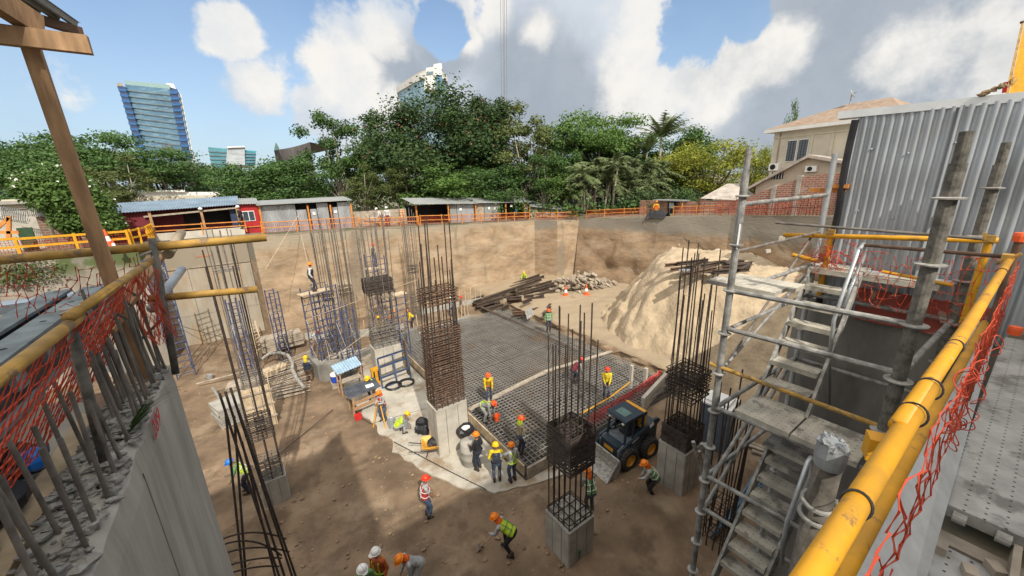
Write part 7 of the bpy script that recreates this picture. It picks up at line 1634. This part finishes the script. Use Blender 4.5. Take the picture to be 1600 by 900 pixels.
cu = bpy.data.curves.new('number', 'FONT'); cu.body = '289'; cu.size = .15; cu.extrude = .0006; cu.fill_mode = 'BOTH'; cu.shear = .3
co = bpy.data.objects.new('number_tmp', cu); COL.objects.link(co); me = bpy.data.meshes.new_from_object(co.evaluated_get(bpy.context.evaluated_depsgraph_get())); bpy.data.objects.remove(co)
no = bpy.data.objects.new('painted_number', me); COL.objects.link(no); me.materials.clear(); me.materials.append(mat('red_spray', (.50, .03, .04), .7, var=.3, sc=30)); no.parent = lw
p = onx(243, 688, LX + .009); no.location = p - lw.location; no.rotation_euler = (pi / 2, 0, pi / 2)
# ------------------------------------------------------------------ left rail, posts, pipes, mesh
lr = thing('guard_rail', 'worn yellow pipe rail with upright posts and orange mesh above the left wall', 'guard rail', (-.66, 2.4, 9.7))
b = MB(); PT = ony(104, 484, 2.35); b.tube([(-.665, 1.2, 10.99), (PT.x + .03, 2.34, 10.99)], .022, 16); b.build('rail', M['yellow_old'], lr, smooth=True)
b = MB(); b.tube([(PT.x + .035, 2.22, 11.02), (-.58, 3.70, 11.02)], .021, 16); b.build('rail', M['yellow_old'], lr, smooth=True)
b = MB(); b.tube([PT, onz(170, 745, 10.15)], .020, 14); b.build('post', M['scaf_mud'], lr, smooth=True)
b = MB(); b.lathe(PT - V((0, 0, .012)), [(.023, 0), (.021, .018), (.001, .022)], 12); b.build('plastic_cap', M['galv_dirty'], lr)
pa = ony(237, 372, 3.78); b = MB(); b.tube([pa, V((pa.x - .06, 3.62, 10.16))], .023, 14); b.build('post', M['scaf_mud'], lr, smooth=True)
for y, z, cx in ((2.35, 11.0, PT.x + .01), (3.72, 11.05, -.60), (3.74, 10.72, -.62)):
    b = MB()
    for dz in (-.02, .025): b.tube([V((cx + .03 * cos(t), y + .03 * sin(t), z + dz + .012 * cos(t))) for t in [2 * pi * j / 16 for j in range(16)]], .006, 6, closed=True)
    b.build('clamp', M['galv_dirty'], lr)
b = MB(); net(b, V((-.68, 1.15, 10.98)), V((-.62, 3.55, 11.0)), V((-1.0, 1.2, 10.36)), V((-.92, 3.5, 10.38)), 44, 9, .0026, .03, .004, 21); b.build('safety_mesh', M['orange_net'], lr)
b = MB(); q = random.Random(14)
for kx in range(26):
    x0_ = q.uniform(-.68, -.56); y0_ = q.uniform(3.45, 3.70); b.tube([(x0_ + .03 * sin(j + kx), y0_ + .02 * cos(j * 1.7 + kx), 10.98 - .075 * j) for j in range(8)], .0024, 3, cap=False)
b.build('bunched_mesh', M['orange_net'], lr)
for i, (a_, c_, r_, mt) in enumerate(((ony(-30, 409, 3.86), ony(300, 380, 3.86), .030, 'yellow_old'), (ony(215, 388, 3.80), ony(416, 371, 3.80), .032, 'yellow_old'), (ony(232, 467, 3.72), ony(402, 452, 3.72), .028, 'yellow_old'), (ony(238, 482, 3.85), ony(284, 421, 4.9), .036, 'galv'), (ony(262, 398, 3.9), ony(283, 364, 4.6), .036, 'wood_pale'))):
    b = MB(); b.tube([a_, c_], r_, 12); b.build('cross_pipe', M[mt], lr, smooth=True)
b = MB(); net(b, ony(0, 412, 3.9), ony(225, 394, 3.9), ony(0, 520, 3.95), ony(235, 500, 3.95), 20, 7, .0026, .08, .02, 30, .35); b.build('safety_mesh', M['orange_net'], lr)
# timber canopy
cp = thing('timber_canopy', 'rough timber post and beams carrying a corrugated roof corner at the top left', 'canopy', (-.75, 3.45, 9.6))
CY = 3.45
a_, c_ = ony(42, 55, CY), ony(205, 530, CY); b = MB(); b.bar(c_ + (c_ - a_) * .45, a_, .048, .070, (1, 0, 0)); b.build('post', M['wood'], cp)
a_, c_ = ony(141, 71, CY - .09), ony(0, 54, CY - .09); b = MB(); b.bar(a_, a_ + (c_ - a_) * 4, .05, .092, (0, 0, 1)); b.build('beam', M['wood_dark'] if False else M['wood'], cp)
a_, c_ = ony(60, 42, CY), ony(-120, -75, CY - .4); b = MB(); b.bar(a_, c_, .06, .12, (0, 0, 1)); b.build('rafter', M['wood'], cp)
RZ = 12.85; A_ = onz(128, 41, RZ); B_ = onz(64, -2, RZ + .0); C_ = onz(25, 8, RZ); dr_ = (B_ - A_).normalized(); wr = V((C_.x - A_.x, C_.y - A_.y, 0)); wr = wr.normalized() * 1.4
b = MB(); b.corr(A_, wr, dr_ * 3.2 + V((0, 0, .06)), (0, 0, 1), .11, .02, rib=True, ny=4); b.build('roof_sheet', M['sheet_old'], cp)
b = MB(); b.bar(A_ + dr_ * .06 + V((0, 0, -.06)), A_ + dr_ * .06 + wr + V((0, 0, -.06)), .06, .06); b.build('purlin', M['wood_dark'], cp)
# things stored behind the left wall
g_ = 'grey steel formwork girders'
M['girder'] = mat('girder_grey', (.21, .245, .255), .75, .05, var=.3, sc=5, spec=.2)
M['girder_side'] = mat('girder_dark', (.05, .06, .065), .7, .1, var=.2, sc=3)
for i, (x, z) in enumerate(((-1.18, 10.70), (-1.40, 10.70))):
    g = thing('formwork_girder', ('grey steel formwork girder nearest the yellow rail on the left', 'grey steel formwork girder lying parallel behind the nearest one')[i], 'girder', (x, 3.2, z - .3), 0)
    b = MB(); b.b2((x - .075, 1.0, z - .022), (x + .075, 4.88, z)); b.b2((x - .075, 1.0, z - .30), (x + .075, 4.88, z - .275)); b.build('flange', M['girder'], g)
    b = MB(); b.b2((x + .02, 1.0, z - .275), (x + .035, 4.88, z - .022)); b.b2((x - .035, 1.0, z - .275), (x - .02, 4.88, z - .022)); b.build('web', M['girder_side'], g)
    for k in range(9): b = MB(); b.b2((x + .0351, 1.3 + .42 * k, z - .20), (x + .065, 1.42 + .42 * k, z - .10)); b.build('bracket', M['girder'], g)
    b = MB()
    for k in range(7): b.lathe((x, 1.5 + .55 * k, z), [(.018, .001), (.001, .002)], 8)
    b.build('bolt_hole', M['dark'], g)
sh_ = MB(); sh_.b2((-1.9, 5.05, 10.52), (-1.0, 5.25, 10.60)); sh_.build('metal_sheet', mat('pale_metal', (.48, .56, .62), .45, .4, var=.15), label='pale blue metal sheet edge behind the girders on the left', category='sheet')
pd = MB(); pd.b2((-2.6, .4, 9.56), (-.93, 5.1, 9.60)); pd.build('platform_boards', M['wood_dark'], label='dark board floor of the left platform behind the wall', category='floor')
for i, (x0, x1, y0_, y1_, z, mt) in enumerate(((-1.05, -.94, .3, 3.3, 10.16, 'wood_pale'), (-1.20, -1.06, 1.9, 3.6, 10.12, 'concrete_pale'), (-1.45, -1.22, 2.2, 3.9, 10.05, 'concrete_pale'), (-1.7, -1.46, 2.0, 4.2, 10.14, 'wood_grey'))):
    b = MB(); b.b2((x0, y0_, z - .14), (x1, y1_, z)); b.build('board', M[mt], label=('long pale formwork board lying along the back of the left wall', 'pale panel lying behind the orange mesh on the left', 'pale panel under the white chair on the left', 'grey boards stored behind the white chair')[i], category='board')
bg = MB(); q = random.Random(5)
for k in range(7): bg.ell((-1.12 + q.uniform(-.08, .08), 2.0 + .12 * k, 10.22), (.11, .12, .08), 8, 5, jit=.25, rnd=q)
bg.build('tarpaulin', M['black'], label='crumpled black plastic behind the orange mesh on the left', category='tarpaulin')
bl = MB(); bl.ell((-1.0, 2.55, 10.30), (.05, .05, .06), 8, 6); bl.build('bottle', HELM['blue'], label='blue plastic bottle lying on the black plastic on the left', category='bottle')
ch = thing('plastic_chair', 'white plastic chair behind the orange mesh on the left', 'chair', tuple(onz(158, 592, 10.02)), radians(215)); ch.scale = (.5, .5, .52)
b = MB(); b.box((0, 0, .42), (.42, .42, .03)); b.build('seat', M['white'], ch, local=True)
b = MB(); b.box((0, -.21, .66), (.38, .03, .42), M=Matrix.Rotation(.15, 3, 'X')); b.build('backrest', M['white'], ch, local=True)
for x in (-.19, .19):
    for y in (-.18, .18): b = MB(); b.bar((x * 1.1, y * 1.15, 0), (x, y, .41), .04, .04, (1, 0, 0)); b.build('leg', M['white'], ch, local=True)
    b = MB(); b.tube([(x * 1.1, -.2, .62), (x * 1.15, .05, .63), (x * 1.1, .18, .42)], .018, 6); b.build('armrest', M['white'], ch, local=True)
wp = MB(); wp.bar(ony(160, 520, 3.3), ony(245, 400, 4.3), .12, .03); wp.build('plank', M['wood'], label='brown plank leaning behind the left rail below the cross pipe', category='plank')
wp = MB(); wp.bar((-.72, 3.3, 10.22), (-.86, 3.6, 10.25), .14, .02); wp.build('plank', M['wood_pale'], label='short pale plank lying on the broken top of the left wall', category='plank')
gr = MB(); q = random.Random(6)
for k in range(26):
    a = q.uniform(-.5, 1.2); p = V((LX - .1, 2.72 + q.uniform(-.04, .04), 10.2)); d = V((cos(a) * .8 + .2, sin(a) * .7, .9)); l = q.uniform(.15, .34); m_ = p + d * l * .5; t = p + d * l + V((.08, 0, -.13 * l)); w = V((.004, .004, 0)); gr.add([p - w, p + w, m_ + w * .8, t, m_ - w * .8], [(0, 1, 2, 4), (4, 2, 3)])
gr.build('grass_tuft', LM['mid'], label='tuft of long green grass growing from the top of the left wall', category='grass')
bs = MB(); q = random.Random(15); leaves(bs, q, tuple(ony(25, 425, 33.0)), (2.0, .5, .9), 900, .16); bs.build('weeds', LM['olive'], kind='stuff')
b = MB(); b.tube([ony(205, 545, 3.6), ony(262, 490, 4.2)], .010, 6); b.build('rebar_rod', M['rebar'], label='dark rod poking out sideways beyond the end of the left wall', category='rod')
for o in SC.objects:
    if o.parent is None and o.type in ('MESH', 'EMPTY') and 'label' in o and 'kind' not in o: o['kind'] = 'thing'
